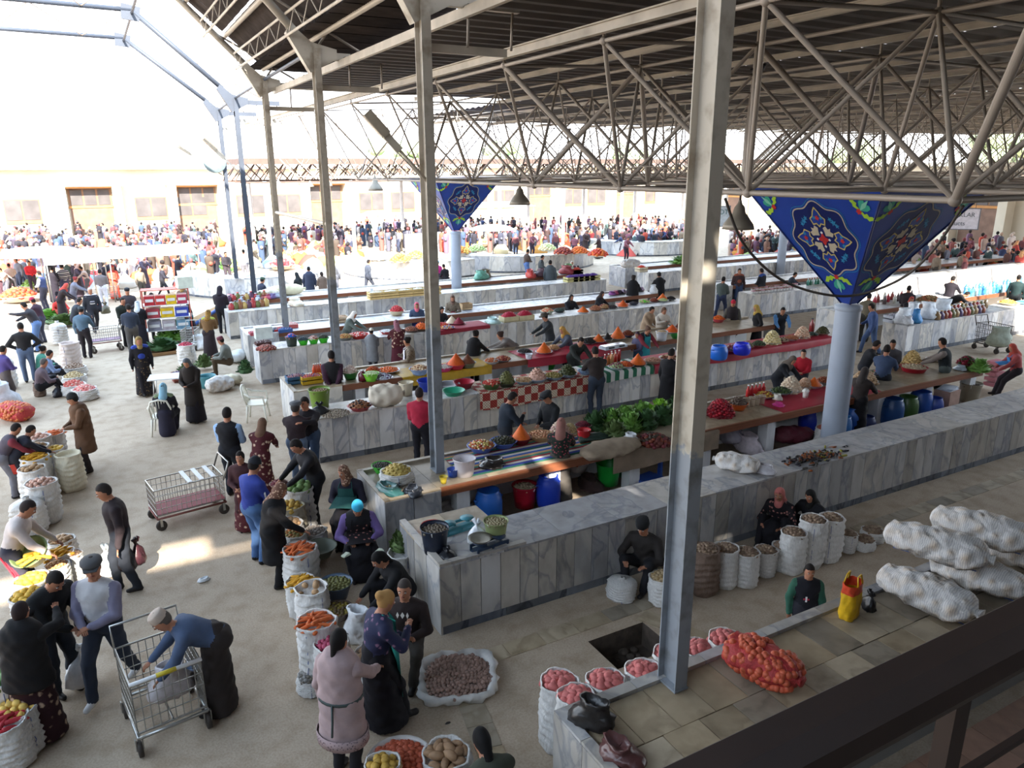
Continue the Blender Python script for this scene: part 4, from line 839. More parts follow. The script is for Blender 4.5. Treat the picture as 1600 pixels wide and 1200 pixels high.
P_(851, 490, -110, 'man in brimmed hat and black leather jacket handling clear bags', 1.7, 'stand', 14, 'tt', '#2a2d30', '#23252a', hat=('brim', '#4b453c'))
P_(879, 511, -125, 'woman in golden brown headscarf and grey jacket reaching for saffron', 1.6, 'stand', 22, 'tt', '#4c525f', '#3a3c44', hat=('scarf', '#b98f48'))
P_(908, 528, 150, 'man in dark green jacket bending behind the olive bowls', 1.7, 'stand', 38, 'tt', '#202421', '#1c1e1c')
P_(744, 517, 40, 'woman in black with white apron strings and hair in a top knot', 1.66, 'stand', 16, 'tt', '#131215', '#131215', coat='#131215', style='bun', apron='#b8d4dc')
P_(781, 519, -92, 'woman in grey knit dress bending low over the spice bowls', 1.66, 'stand', 55, 'tt', '#77706c', '#6d6662', skirt='#6d6662', hair='#3b2a24', style='bun', nod=-5)
P_(707, 462, 178, 'woman in mottled wool coat and maroon skirt seated on the bare table', 1.6, 'sit', 5, 'll', FL8, '#7a2438', skirt='#7a2438', hat=('scarf', '#6c5449'), hz=.86)
P_(690, 480, 150, 'woman in black beside the thin column at the spice trays', 1.58, 'sit', 15, 'tt', '#1c181c', '#1c181c', hat=('scarf', '#201b1e'), hz=.7)
P_(651, 473, 178, 'seller in rose pink headscarf behind the saffron and walnut bowls', 1.6, 'sit', 5, 'll', '#3a465e', '#2b3a78', skirt='#2b3a78', hat=('scarf', '#d2687a'), hz=.75)
P_(619, 501, -15, 'woman in wine red velvet robe and mauve headscarf at the counter', 1.62, 'stand', 8, 'tt', FL2, FL2, skirt='#4b1825', hat=('scarf', '#8a5a66'), wide=1.15)
P_(635, 528, -100, 'dark haired woman in grey banded tunic with white apron straps', 1.62, 'stand', 4, 'fp', FL8, '#4c463f', skirt='#5a534c', style='bun', apron='#cfcbd6')
P_(580, 514, 8, 'child in cream knitted hat and grey hooded coat', 1.36, 'stand', 3, 'ff', '#777a7f', '#2a2a30', coat='#777a7f', hat=('beanie', '#e2decf'))
P_(553, 487, 115, 'woman in long white headscarf and grey jacket stooping over tomatoes', 1.62, 'stand', 26, 'tt', '#5d6660', '#4a4f4b', hat=('scarf', '#dcd7d0'))
P_(517, 549, 0, 'man with hands clasped behind his back at the yellow edged table', 1.74, 'stand', 0, 'bb', '#1c1a1e', '#1c1a1e', sl='#3d2133', nod=5)
# beyond the long counters
P_(576, 406, 70, 'lone man in dark grey walking past the curved white stall', 1.72, 'walk', 3, 'dd', '#3f4450', '#343844')
P_(463, 426, -50, 'woman in black cloak, left of three before the curved stall', 1.62, 'stand', 5, 'ff', '#1f2427', '#1f2427', skirt='#1f2427', hat=('scarf', '#1d2225'))
P_(482, 417, 5, 'man in navy coat, middle of three before the curved stall', 1.74, 'stand', 0, 'dd', '#343a4d', '#30364a', coat='#343a4d')
P_(502, 425, -20, 'woman in brown coat, right of three before the curved stall', 1.56, 'stand', 0, 'ff', '#6b5a4f', '#4a3f38', coat='#6b5a4f', hair='#2a211d', style='long')
P_(410, 434, 60, 'man in navy jacket and green skullcap by the colourful jars', 1.7, 'stand', 8, 'ff', '#2b2f3f', '#4a4a52', hat=('skull', '#3c5244'))
P_(521, 407, 10, 'man in grey jacket seen to the right of the third column', 1.72, 'stand', 0, 'dd', '#62646c', '#70727c')
P_(825, 390, 60, 'man in brown jacket and blue jeans behind the grey leather jackets', 1.7, 'stand', 5, 'ff', '#4a3c35', '#4f6ba0')
P_(848, 399, 90, 'man in dark grey jacket at the back of the vegetable table', 1.7, 'stand', 5, 'ff', '#3e4347', '#2c4a72')
P_(860, 407, 10, 'tall man in grey leather jacket at the vegetable table', 1.8, 'stand', 0, 'dd', '#4b5257', '#454a50', coat='#4b5257')
P_(693, 413, -40, 'person in black sitting beside the pale round pillar in the middle distance', 1.6, 'sit', 10, 'll', '#17161b', '#17161b', skirt='#17161b', hz=.75)
P_(684, 408, 20, 'person in magenta with a turquoise cap beyond the second column', 1.5, 'stand', 0, 'dd', '#b12f78', '#3a2a44', hat=('beanie', '#4fb0d0'))
P_(894, 408, 170, 'small seller in white headscarf at the vegetable table', 1.5, 'sit', 5, 'll', '#5a3f4a', '#4a3a44', hat=('scarf', '#d8cfc4'), hz=.7)
P_(903, 415, -20, 'small child in dull pink behind the purple vegetables', 1.2, 'stand', 5, 'ff', '#8a6a70', '#5a4a52')
# left aisle, middle distance
P_(343, 448, 20, 'man in black hooded jacket at the corner of the jar counter', 1.78, 'stand', 6, 'ff', '#241d25', '#1f2029', hat=('hood', '#241d25'))
P_(325, 485, 20, 'woman in yellow brown headscarf and lime shawl standing over the seated man', 1.62, 'stand', 16, 'ff', '#6c5030', '#2c2327', skirt='#2d2428', hat=('scarf', pattern('#8c6a2c', '#5a2f22', 24, .4)), shawl='#9aa044')
P_(344, 527, -85, 'seated man in grey jacket with plum skullcap beside herb boxes', 1.68, 'sit', 12, 'nn', '#6e716b', '#4b3c2c', hz=.42, hat=('skull', '#6b3a44'))
P_(291, 490, -165, 'seated woman in mauve headscarf and dark flowered dress by the greens', 1.58, 'ground', 8, 'nn', '#2a2027', '#2a2027', skirt='#2a2027', hat=('scarf', '#a18c8e'), hz=.3)
P_(287, 468, 15, 'woman in white headscarf and teal skirt seated before the shelf cart', 1.6, 'sit', 22, 'rr', '#141419', '#1d4a52', skirt='#1d4b53', hat=('scarf', '#dad9d5'), hz=.5)
P_(283, 444, -150, 'woman in brown headscarf standing beside the shelf cart of packets', 1.62, 'stand', 5, 'ff', '#5d4c40', '#4c3c34', skirt='#54443a', hat=('scarf', '#8d6d3f'))
P_(236, 458, 20, 'man in beige sweater and black trousers facing the shelf cart', 1.72, 'stand', 3, 'ff', '#a8987d', '#16141a')
P_(200, 476, 5, 'man in navy jacket walking away beside the wire trolley', 1.74, 'walk', 2, 'ff', '#2d3545', '#4d4a48')
P_(214, 471, 15, 'woman in white patterned headscarf and black dress next to the navy jacket', 1.62, 'stand', 3, 'ff', '#15141b', '#15141b', skirt='#1d1b26', hat=('scarf', '#c9d0d8'))
P_(191, 466, 150, 'man in dark green jacket facing the navy jacket man', 1.72, 'stand', 0, 'ff', '#20251f', '#23252a')
P_(198, 451, 175, 'man with grey beard and black hat further up the left aisle', 1.74, 'stand', 0, 'ff', '#3a3338', '#26242a', hat=('skull', '#1d1d22'), hair='#8a8580')
P_(140, 450, 170, 'grey haired man in striped jersey carrying red and dark bags', 1.74, 'walk', 0, 'kk', '#262830', '#25242c', hair='#b5aca4', shawl=STR)
P_(126, 480, 25, 'man in dusty blue jacket and cap pushing a wire trolley', 1.7, 'stand', 4, 'dr', '#4b6173', '#1f1a20', hat=('skull', '#3b444c'))
P_(124, 466, 90, 'man in charcoal jacket beside the heap of leeks', 1.68, 'stand', 22, 'rr', '#2c3038', '#2a2830')
P_(103, 443, 95, 'woman in dark brown robe bending beside a red seated person', 1.64, 'stand', 28, 'rr', '#2a1f22', '#2a1f22', skirt='#2a1f22', hat=('scarf', '#b0453c'))
P_(91, 463, 165, 'woman in red shawl sitting behind the leek heap', 1.58, 'ground', 10, 'nn', '#bb362e', '#a0463a', skirt='#b04a36', hat=('scarf', '#c5473c'), hz=.3)
P_(36, 473, -75, 'man in charcoal jacket and jeans stretching an arm to the left', 1.76, 'stand', 22, 'ut', '#302e34', '#5a75a2')
P_(50, 466, -60, 'person in maroon coat and crimson hat behind the stretching man', 1.66, 'stand', 12, 'tt', '#3b2532', '#3a3a48', hat=('beanie', '#a12a4a'))
P_(31, 505, 0, 'man in black jacket and pale jeans, hands on hips, left edge', 1.76, 'stand', 2, 'xx', '#1f1e20', '#5b6b86')
P_(67, 541, 80, 'dark haired seller in green behind the seated onion sellers', 1.58, 'ground', 12, 'nn', '#4a8d7a', '#3a4a4a', hz=.3, style='bun')
P_(77, 548, 85, 'seated onion seller in light blue sweater', 1.64, 'ground', 15, 'nn', '#6c7d9d', '#1b1a22', hz=.3)
P_(68, 561, 85, 'balding onion seller in brown grey sweater seated nearest', 1.68, 'ground', 14, 'nn', '#5e5057', '#131216', hz=.32, hair='#5b5654')
P_(4, 541, 60, 'person in violet jacket at the left edge behind the white cover', 1.6, 'stand', 5, 'ff', '#4b407a', '#5a5250')
P_(60, 424, -60, 'man in white shirt and blue vest in the bright left crowd', 1.72, 'stand', 3, 'ff', '#3b4468', '#3d3a46', sl='#d4d0d4')
P_(155, 421, 10, 'man in grey leather jacket and white trousers in the bright left crowd', 1.72, 'stand', 0, 'ff', '#6d6464', '#c9c9d4')
P_(80, 417, 20, 'person in long black robe at the edge of the sunlight on the left', 1.68, 'stand', 3, 'ff', '#1f1a24', '#1f1a24', skirt='#1f1a24')
P_(95, 413, -20, 'man in blue and white striped jersey in the bright left crowd', 1.72, 'stand', 0, 'dd', STR, '#4a4a62')
P_(118, 433, 90, 'woman with red hair band in speckled grey in the left crowd', 1.6, 'stand', 15, 'tt', '#6b6b78', '#5d5a66', style='bun', hair='#7a2a2a')
P_(175, 415, 150, 'woman in scarlet and orange dress in the bright left crowd', 1.62, 'stand', 3, 'ff', '#d65a48', '#d0543e', skirt='#d65a48', hat=('scarf', '#b33a36'))
P_(45, 408, 160, 'person in scarlet jacket in the bright left crowd', 1.64, 'stand', 0, 'ff', '#c9303c', '#3a3040')
P_(380, 390, 0, 'person in white jacket and grey trousers beside the sixth column', 1.74, 'stand', 0, 'dd', '#dfe2e4', '#6a6a72')
P_(352, 394, 160, 'person in black and white before the farthest column', 1.7, 'stand', 0, 'ff', '#2a262c', '#3a3238')
# ---------------------------------------------------------------- goods: shared shapes
rr = random.Random(11)
def blob(hexc, r=.04, sc=(1, 1, 1), sub=1, jit=.12, m=None):
    b = MB(); b.ball((0, 0, 0), r, m or M(hexc, .6, 0, .12, 30, 0, .16), sub, sc)
    q = random.Random(len(b.v)+int(r*1e4)); b.v = [(x*(1+q.uniform(-jit, jit)), y*(1+q.uniform(-jit, jit)), z*(1+q.uniform(-jit, jit))) for x, y, z in b.v]; return b.mesh('item')
def carrot(hexc, L=.19, r=.024):
    b = MB(); b.tube([(-L/2, 0, 0), (-L*.42, 0, 0), (0, 0, .004), (L*.35, .004, 0), (L/2, 0, 0)], [r*.6, r, r*.88, r*.6, r*.15], M(hexc, .6, 0, .1, 20, 0, .15), 7); return b.mesh('item')
ITEM = dict(carrot=carrot('#d06a38'), ycarrot=carrot('#cf9a2e'), rcarrot=carrot('#b5323a', .17, .03), redpot=blob('#c06a66', .044, (1.3, 1, .9)), potato=blob('#a5835e', .042, (1.25, 1, .9)), quince=blob('#cfa640', .05, (1.1, 1, 1)), lemon=blob('#d8b25a', .045), onion=blob('#b5573c', .04, (1, 1, .95)), goldonion=blob('#b7923f', .045), walnut=blob('#94786c', .028), squash=blob('#7d9a5c', .07, (1.2, 1, 1)), radish=blob('#b5526c', .03), ybeet=blob('#9b7a5c', .055, (1.5, .9, .9)), cabb=blob('#5f7f4a', .085, (1.1, 1, .9), 2), pink=blob('#c79e8b', .04))
for k, v in ITEM.items(): v.name = k
NAMES = dict(carrot='carrot', ycarrot='yellow_carrot', rcarrot='red_carrot', redpot='red_potato', potato='potato', quince='quince', lemon='yellow_turnip', onion='onion', goldonion='golden_onion', walnut='walnut', squash='squash', radish='radish', ybeet='long_potato', cabb='cabbage', pink='pale_potato')
def heap_items(kind, c, r, n, label, cat, group, dome=.4, oval=1.0, rz=0):
    for i in range(n):
        f = math.sqrt((i+.5)/n); t = i*2.39996; x, y = r*f*math.cos(t)*oval, r*f*math.sin(t); x, y = x*math.cos(rz)-y*math.sin(rz), x*math.sin(rz)+y*math.cos(rz)
        o = put(NAMES[kind], ITEM[kind], None, (c[0]+x, c[1]+y, c[2]+dome*r*(1-f*f)+rr.uniform(-.01, .012)))
        o.rotation_euler = (rr.uniform(-.3, .3), rr.uniform(-.35, .35), rr.uniform(0, 6.3) if 'carrot' not in kind else rr.choice((.3, .5, .8, 2.9))+rr.uniform(-.25, .25)); k = rr.uniform(.85, 1.15); o.scale = (k, k, k); tag(o, label, cat, group)
SACKM = M('#cdcac6', .75, 0, .1, 9, .6, .08); SACKY = M('#cfc5ad', .75, 0, .07, 7, .5); SACKB = M('#6d5a4e', .8, 0, .15, 7, .5); SEAM = M('#5a6a9a', .7, 0, .1)
def b_lumpy(nt, b):
    t = nt.nodes.new('ShaderNodeTexCoord'); v = nt.nodes.new('ShaderNodeTexVoronoi'); v.feature = 'SMOOTH_F1'; v.inputs['Scale'].default_value = 9; nt.links.new(t.outputs['Object'], v.inputs['Vector'])
    n = noise(nt, 5, 5); w_ = nt.nodes.new('ShaderNodeTexWave'); w_.inputs['Scale'].default_value = 14; w_.inputs['Distortion'].default_value = 5; nt.links.new(t.outputs['Object'], w_.inputs['Vector'])
    c = mul(nt, ramp(nt, v.outputs['Distance'], (.1, '#c9b9a6'), (.5, '#d9d6d2')), ramp(nt, w_.outputs['Fac'], (0, '#dcdce2'), (.6, '#ffffff'))); nt.links.new(c, b.inputs['Base Color'])
    ad = nt.nodes.new('ShaderNodeMath'); ad.operation = 'MULTIPLY_ADD'; ad.inputs[1].default_value = -1.2; nt.links.new(v.outputs['Distance'], ad.inputs[0]); nt.links.new(n.outputs['Fac'], ad.inputs[2])
    bp = nt.nodes.new('ShaderNodeBump'); bp.inputs['Strength'].default_value = .9; bp.inputs['Distance'].default_value = .05; nt.links.new(ad.outputs[0], bp.inputs['Height']); nt.links.new(bp.outputs[0], b.inputs['Normal'])
SACKL = two_tone('lumpy_woven', b_lumpy)
def sackmesh(seed, op=True):
    q = random.Random(seed); ph = [q.uniform(0, 6.28) for _ in range(6)]
    wob = lambda t, z: 1+.05*math.sin(3*t+ph[0]+z*3)+.04*math.sin(7*t+ph[1]-z*11)+.05*math.sin(z*46+2.5*math.sin(t+ph[2])+1.5*math.sin(3*t))*(.4+.6*(z < .85))+.02*math.sin(13*t+z*20)
    pr = [(.3, 0), (.86, .01), (.98, .08)]+[(1+.06*math.sin(z*3), z) for z in [i/34 for i in range(4, 31)]]+[(.97, .93)]
    b = MB()
    if op: pr += [(.99, .97), (1.04, 1.0), (1.02, 1.03), (.95, 1.03), (.9, .99), (.88, .93), (.5, .9), (0, .9)]
    else: pr += [(.75, 1.0), (.35, 1.04), (.2, 1.08), (.25, 1.14), (.1, 1.15)]
    b.lathe(pr, SACKM, 26, wob=wob); me = b.mesh('sack'); b = MB(); b.tube([(1.03*wob(0, z)*math.cos(.0), .0, z) for z in [i/14 for i in range(1, 14)]], .02, SEAM, 4); return me, b.mesh('seam')
SACKS = [sackmesh(i) for i in range(3)]; SACKC = sackmesh(9, False)
def remat(me, m):
    k = me.name+m.name
    if k not in UNIT: x = me.copy(); x.materials.clear(); x.materials.append(m); UNIT[k] = x
    return UNIT[k]
def sack(px, py, h, r, label, fill=None, n=0, filllab=None, z0=0, col=None, tilt=0, closed=False, seam=True, group=None, dome=.4):
    c = at(px, py, z0+h); t = thing('sack', label, 'sack', (c.x, c.y, z0), rr.uniform(0, 6.28), group); me, sm = SACKC if closed else SACKS[int(px+py) % 3]
    if col: me = remat(me, col)
    put('bag', me, t, (0, 0, 0), 0, (r, r, h/1.03))
    if seam: o = put('seam', sm, t, (0, 0, 0), azim(c)*-1-PI/2-t.rotation_euler.z+rr.uniform(-.6, .6), (r, r, h/1.03))
    if tilt: t.rotation_euler.x = tilt
    if isinstance(fill, str) and n: heap_items(fill, (c.x, c.y, z0+h-.05), r*.84, n, filllab, NAMES[fill].replace('_', ' '), filllab, dome)
    elif fill: b = MB(); mound(b, r*.9, r*.45, fill, 40, .028); o = b.obj('contents', t, (0, 0, h*.94)); tag(o, None, None, kind='stuff')
    return t
def mound(b, r, h, cols, n=50, s=.03, cone=False, base=True):
    cs = [M(c, .6, 0, .12, 20) for c in ([cols] if isinstance(cols, str) else cols)]
    if base: b.lathe([(r, 0), (r*.8, h*.35 if not cone else h*.22), (r*.45, h*.78 if not cone else h*.55), (0, h)], cs[0], 12, wob=lambda t, z: 1+.05*math.sin(5*t+z*9))
    if not cone:
        for i in range(n):
            f = math.sqrt((i+.5)/n); t = i*2.39996; b.ball((r*f*math.cos(t), r*f*math.sin(t), h*(1-f*f)*.96), s*rr.uniform(.8, 1.2), rr.choice(cs), 0, (1, 1, .8))
    return b
def bowl(px, py, r, label, col='#d9dadb', heap=None, hh=.1, h=.1, z=ZT, cat='bowl', style='bowl', s=.028, n=45, group=None, foot=.62, name=None, hr=.9, zt=0):
    c = snap(at(px, py, z+zt)); t = thing(name or {'bowl': 'bowl', 'bucket': 'bucket', 'tray': 'tray', 'plate': 'plate', 'none': 'heap'}[style], label, cat, (c.x, c.y, z), rr.uniform(0, 6.28), group); m = M(col, .4, 0, .05, 6, spec=.5); nm = 'shell'
    if style == 'bucket': foot = .78
    if style == 'plate': h = .035
    if style != 'none':
        b = MB(); b.lathe([(0, .003), (r*foot, .0), (r*(foot+.2*(1-foot)*2), h*.45), (r*.97, h*.95), (r*1.05, h), (r*1.03, h*1.04), (r*.93, h*.93), (r*foot*.97, .02), (0, .02)], m, 20); b.obj(nm, t)
        if style == 'bucket':
            b = MB(); b.tube([(r*1.03*math.cos(a), r*.2*math.cos(a), h+ .0+abs(math.sin(a))*-h*.35+.0) for a in [PI*i/8 for i in range(9)]], .007, M('#c8c8c8', .4), 5); b.obj('handle', t)
    if heap:
        cone = hh < 0; b = MB(); mound(b, r*hr, abs(hh), heap, n, s, cone); o = b.obj('heap', t, (0, 0, h*.88 if style != 'none' else 0)); tag(o, None, None, kind='stuff')
    return t
def crumple(b, r, h, m, seed, knot=True, n=22):
    q = random.Random(seed); p = [q.uniform(0, 6.28) for _ in range(8)]; fl = q.uniform(.62, .85); kx, ky = q.uniform(-.18, .18)*r, q.uniform(-.18, .18)*r
    def wob(t, z): u = z/h; return 1+.13*math.sin(2*t+p[0]+u*1.5)+.09*math.sin(3*t+p[3]-u*4)+.07*math.sin(7*t+p[1]+u*9)+.05*math.sin(11*t+p[2]-u*17)+.035*math.sin(17*t+p[4]+u*31)
    pr = [(.2*r, 0), (.8*r, .005), (.97*r, h*.1), (1.02*r, h*.2), (.98*r, h*.32), (.95*r, h*.44), (.84*r, h*.56), (.66*r, h*.68)]
    pr += [(.42*r, h*.8), (.24*r, h*.88), (.2*r, h*.93), (.34*r, h*1.04), (.46*r, h*1.12), (.15*r, h*1.05)] if knot else [(.62*r, h*.82), (.66*r, h), (.56*r, h*1.02), (.45*r, h*.8), (0, h*.72)]
    o = len(b.v); b.lathe(pr, m, n, wob=wob, sy=fl)
    for k in range(o, len(b.v)): x, y, z = b.v[k]; u = max(0, z/h-.35); b.v[k] = (x+kx*u*2+q.uniform(-.02, .02)*r, y+ky*u*2+q.uniform(-.02, .02)*r, z+q.uniform(-.012, .012)*h*(z > .01))
    return b
def bag(px, py, r, h, col, label, z=0, knot=True, gloss=.35, alpha=1, cat='bag', name='plastic_bag', fill=None, group=None):
    c = snap(at(px, py, z)); t = thing(name, label, cat, (c.x, c.y, z), rr.uniform(0, 6), group); b = MB(); crumple(b, r, h, M(col, gloss, 0, .15, 12, .4, alpha=alpha, spec=.5), int(px*7+py), knot); b.obj('skin', t)
    if knot:
        for sd in (-1, 1): b = MB(); b.tube([(.1*r*sd, 0, h), (.3*r*sd, 0, h*1.2), (.5*r*sd, 0, h*1.1)], [.02, .03, .012], M(col, gloss, 0, .15, 12, .4, alpha=alpha, spec=.5), 5); b.obj('handle', t)
    if fill: b = MB(); mound(b, r*.7, h*.6, fill, 30, .03); tag(b.obj('contents', t, (0, 0, .02)), None, None, kind='stuff')
    return t
def lying(px, py, z, L, r, rz, label, col, tie=True, fill=None, cat='sack', name='sack', group=None, flat=.72, dz=0, pitch=0):
    c = Vector((px, py, z)) if px < 60 and py < 30 else snap(at(px, py, z)); t = thing(name, label, cat, (c.x, c.y, z+dz), rz, group); q = int(px+py); ph = rr.uniform(0, 6)
    wob = lambda t_, z_: 1+.08*math.sin(2*t_+ph+z_*5)+.06*math.sin(5*t_+z_*17)+.045*math.sin(z_*26+ph+3*math.sin(t_))+.03*math.sin(9*t_-z_*40)
    m = SACKL if col is SACKM else col if not isinstance(col, str) else M(col, .7, 0, .08, 7, .5)
    b = MB(); mx = Matrix.Translation((0, 0, r*flat)) @ Matrix.Rotation(pitch, 4, 'Y') @ Matrix.Diagonal((1, 1, flat, 1)) @ Matrix.Rotation(PI/2, 4, 'Y')
    b.lathe([(0, -L/2), (.35*r, -L/2), (.78*r, -L*.45)]+[(r*(1.02-.25*abs(k/8-1)**3), L*(k-8)/20) for k in range(0, 17)]+[(.6*r, L*.45), (.2*r, L*.49), (.3*r, L*.54), (0, L*.54)], m, 24, wob=wob, M4=mx); b.obj('bag', t)
    if tie: b = MB(); b.tube([(mx @ Vector((1.05*r*math.cos(.3*0), .0, zz))) for zz in (-L*.4, -L*.2, 0, L*.2, L*.4)], .008, SEAM, 4); b.obj('seam', t)
    if fill:
        b = MB()
        for i in range(230):
            u = rr.uniform(-.46, .46); a = rr.uniform(0, 2*PI); f = r*1.0*math.sqrt(max(.05, 1-(abs(u)*2)**3)); p = mx @ Vector((f*math.cos(a), f*math.sin(a), u*L)); b.ball(p, .04, fill, 1)
        tag(b.obj('contents', t), None, None, kind='stuff')
    return t
# ---------------------------------------------------------------- sacks of the left edge
ww = 'white open sack of '
sack(83, 676, .8, .2, ww+'orange carrots in front of the brown coat man', 'carrot', 22, 'orange carrot in the sack before the brown coat man')
sack(57, 682, .85, .24, ww+'pale potatoes, farthest of the row at the left edge', 'pink', 20, 'pale potato in the far sacks at the left edge')
sack(55, 697, .8, .23, ww+'tan potatoes, second of the row at the left edge', 'potato', 20, 'tan potato in the second sack at the left edge')
sack(54, 713, .8, .24, ww+'bright yellow carrots under the boys hands', 'ycarrot', 24, 'yellow carrot in the sack under the boys hands')
sack(49, 731, .78, .22, ww+'tan potatoes below the bright yellow carrots', 'potato', 18, 'tan potato below the bright yellow carrots')
sack(63, 753, .75, .25, ww+'pale potatoes standing in the patch of sun', 'pink', 22, 'pale potato in the sunlit sack at the left')
sack(85, 700, .7, .17, 'slim white sack of quinces behind the open empty sack', 'quince', 12, 'quince in the slim sack by the open empty one')
sack(106, 708, .75, .22, 'cream white sack with empty folded mouth beside the brown coat man', None, col=SACKY, seam=False)
sack(40, 782, .6, .25, 'closed bulging white sack in the patch of sun', None, closed=True)
sack(95, 842, .55, .19, ww+'tan nuts behind the green basin', 'potato', 20, 'tan potato in the sack behind the green basin')
sack(92, 862, .55, .2, ww+'yellow carrots beside the green basin', 'ycarrot', 22, 'yellow carrot in the sack beside the green basin')
sack(112, 864, .5, .14, 'small grey white sack of nuts right of the yellow carrots', ['#9a7f66', '#8a6a55'])
sack(88, 882, .5, .16, ww+'peeled nuts before the flat cap man', ['#b98a5c', '#a87a50'])
sack(50, 903, .6, .22, ww+'golden quinces next to the bowing young man', 'quince', 20, 'golden quince beside the bowing young man')
sack(44, 928, .6, .22, ww+'quinces and leaves below the bowing young man', 'quince', 18, 'golden quince in the nearer sack below the bowing man')
sack(10, 1052, .75, .24, ww+'green cabbages at the lower left edge', 'cabb', 9, 'green cabbage in the sack at the lower left edge', dome=.3)
sack(22, 1105, .55, .22, ww+'yellow turnips in front of the maroon skirt', 'lemon', 18, 'yellow turnip in the sack before the maroon skirt')
sack(5, 1125, .55, .22, ww+'red carrots in the lower left corner', 'rcarrot', 18, 'red carrot in the sack of the lower left corner')
NET = M('#b03a3a', .6, 0, .25, 40, .6)
lying(26, 655, 0, .95, .3, 2.2, 'big red net bag of onions lying by the white cover', NET, False, M('#c06a3e', .5, 0, .1), cat='net bag', name='net_bag')
bag(6, 640, .45, .7, '#d5d8e0', 'white plastic cover bulging at the left edge', 0, False, .5, name='plastic_cover', cat='cover')
bag(91, 620, .14, .3, '#1c1a24', 'small black plastic bag before the onion sellers', 0)
sack(60, 598, .38, .14, 'grey brown folded sack behind the red net bag', None, col=SACKB, seam=False)
for x, y, f, l in ((116, 573, ['#8f7560', '#7d6350'], 'nuts, farthest of the onion sellers four'), (115, 587, ['#b09a70', '#9a8358'], 'pale beans, second of the onion sellers four'), (114, 600, ['#c05a4e', '#d8b8a8'], 'red and white onions, third of the onion sellers four'), (132, 607, ['#c9716a', '#e0c0b4'], 'small pink onions, nearest of the onion sellers four')): sack(x, y, .3, .3, 'low white sack of '+l, f)
sack(89, 505, .75, .26, 'tall white closed sack behind the pinkish one in the left aisle', None, closed=True)
sack(107, 535, .85, .27, 'tall pinkish white stuffed sack in the middle of the left aisle', None, col=M('#cdbfb9', .8, 0, .06, 7, .5))
sack(290, 538, .7, .25, 'sack topped with red radishes near the seated women', ['#b0354a', '#8a2a3a'])
bag(318, 545, .3, .5, '#dcdfe2', 'white plastic bag between the seated women and the lime shawl', 0, False)
lying(345, 610, 0, .75, .28, .4, 'drooping white sack behind the seated man in skullcap', SACKM)
lying(372, 565, 0, .7, .26, 1.2, 'grey white bundle leaning against the end of a marble counter', M('#c2c6c8', .6, 0, .08, 7, .5))
lying(362, 600, 0, .6, .2, -.6, 'half empty pale sack lying in front of the counter end', SACKY)
# ---------------------------------------------------------------- sacks of the centre row
sack(466, 760, .85, .25, ww+'green squashes under the stooping young man', 'squash', 12, 'green squash in the sack of the centre row')
bowl(437, 765, .16, 'brown basket of dark red beans held up in the centre row', '#8a6a52', ['#6a2a34', '#8a4a50', '#a07a78'], .08, .12, .75, n=70, s=.015)
sack(457, 772, .72, .13, 'narrow sack of crimson beets in the centre row', ['#a0284a', '#7a1d38'])
sack(453, 789, .7, .22, ww+'yellow turnips, below the crimson beets', 'lemon', 16, 'yellow turnip in the centre row', col=SACKY)
sack(452, 816, .62, .21, ww+'tan potatoes, between the turnips and the orange carrots', 'potato', 20, 'tan potato in the upper centre row')
sack(459, 832, .6, .19, ww+'mixed roots just above the orange carrots', ['#a08050', '#7d7a48', '#b5703e'])
sack(468, 856, .72, .24, ww+'orange carrots where the black coat woman reaches', 'carrot', 24, 'orange carrot within reach of the black coat woman')
sack(470, 906, .55, .2, ww+'yellow carrots in the middle of the centre row', 'ycarrot', 22, 'yellow carrot in the middle of the centre row')
sack(487, 917, .68, .21, 'white sack with rolled empty mouth and few potatoes at bottom', 'potato', 5, 'tan potato at the bottom of the rolled sack')
sack(494, 968, .85, .23, ww+'orange carrots, tallest and nearest of the centre row', 'carrot', 22, 'orange carrot in the tallest nearest sack')
sack(486, 1055, .22, .16, 'small low white sack with few grey roots beside the mauve coat', ['#8d8a86', '#6a6258'])
sack(517, 1002, .7, .2, ww+'pink radishes behind the mauve coat woman', 'radish', 34, 'pink radish behind the mauve coat woman')
sack(577, 1022, .5, .2, 'clear grey bag of brown potatoes between the two women', 'ybeet', 12, 'brown potato between the two women')
bag(563, 1000, .22, .5, '#d5d6d8', 'crumpled white sack behind the fair haired woman', 0, False, .6)
sack(492, 828, .45, .18, 'white sack with red hem beside the seated woman', ['#9a9088'])
sack(627, 862, .62, .2, 'white sack sprouting dark green herbs by the marble corner', None)
for k, (x, y, r_, h_, cl, l, hp) in enumerate(((500, 868, .26, .16, '#6b7263', 'wide grey green basin tilted beside the carrots', None), (526, 935, .23, .25, '#4a5a6e', 'dark blue tub with a few scraps in the centre row', ['#6b6a3c']), (528, 965, .2, .14, '#5a4a40', 'brown basin with yellow scraps below the blue tub', ['#8a7a34', '#5a4a30']))): bowl(x, y, r_, l, cl, hp, .03, h_, .25, cat='basin', name='basin')
def tuft(b, c, r, h, n, m):
    for i in range(n):
        a, f = rr.uniform(0, 6.28), math.sqrt(rr.random())*r; p = Vector((c[0]+f*math.cos(a), c[1]+f*math.sin(a), c[2])); d = Vector((math.cos(a)*r*.9*rr.random(), math.sin(a)*r*.9*rr.random(), h*rr.uniform(.6, 1.1))); s_ = Vector((-math.sin(a), math.cos(a), 0))*r*.16
        b.add([p-s_, p+s_, p+d*.6+s_*.9, p+d, p+d*.6-s_*.9], [(0, 1, 2, 3), (0, 3, 4)], m)
HERB = M('#54683a', .7, 0, .3, 20); HERB2 = M('#6f9a48', .6, 0, .25, 15); HERBD = M('#3a5a34', .7, 0, .25, 15)
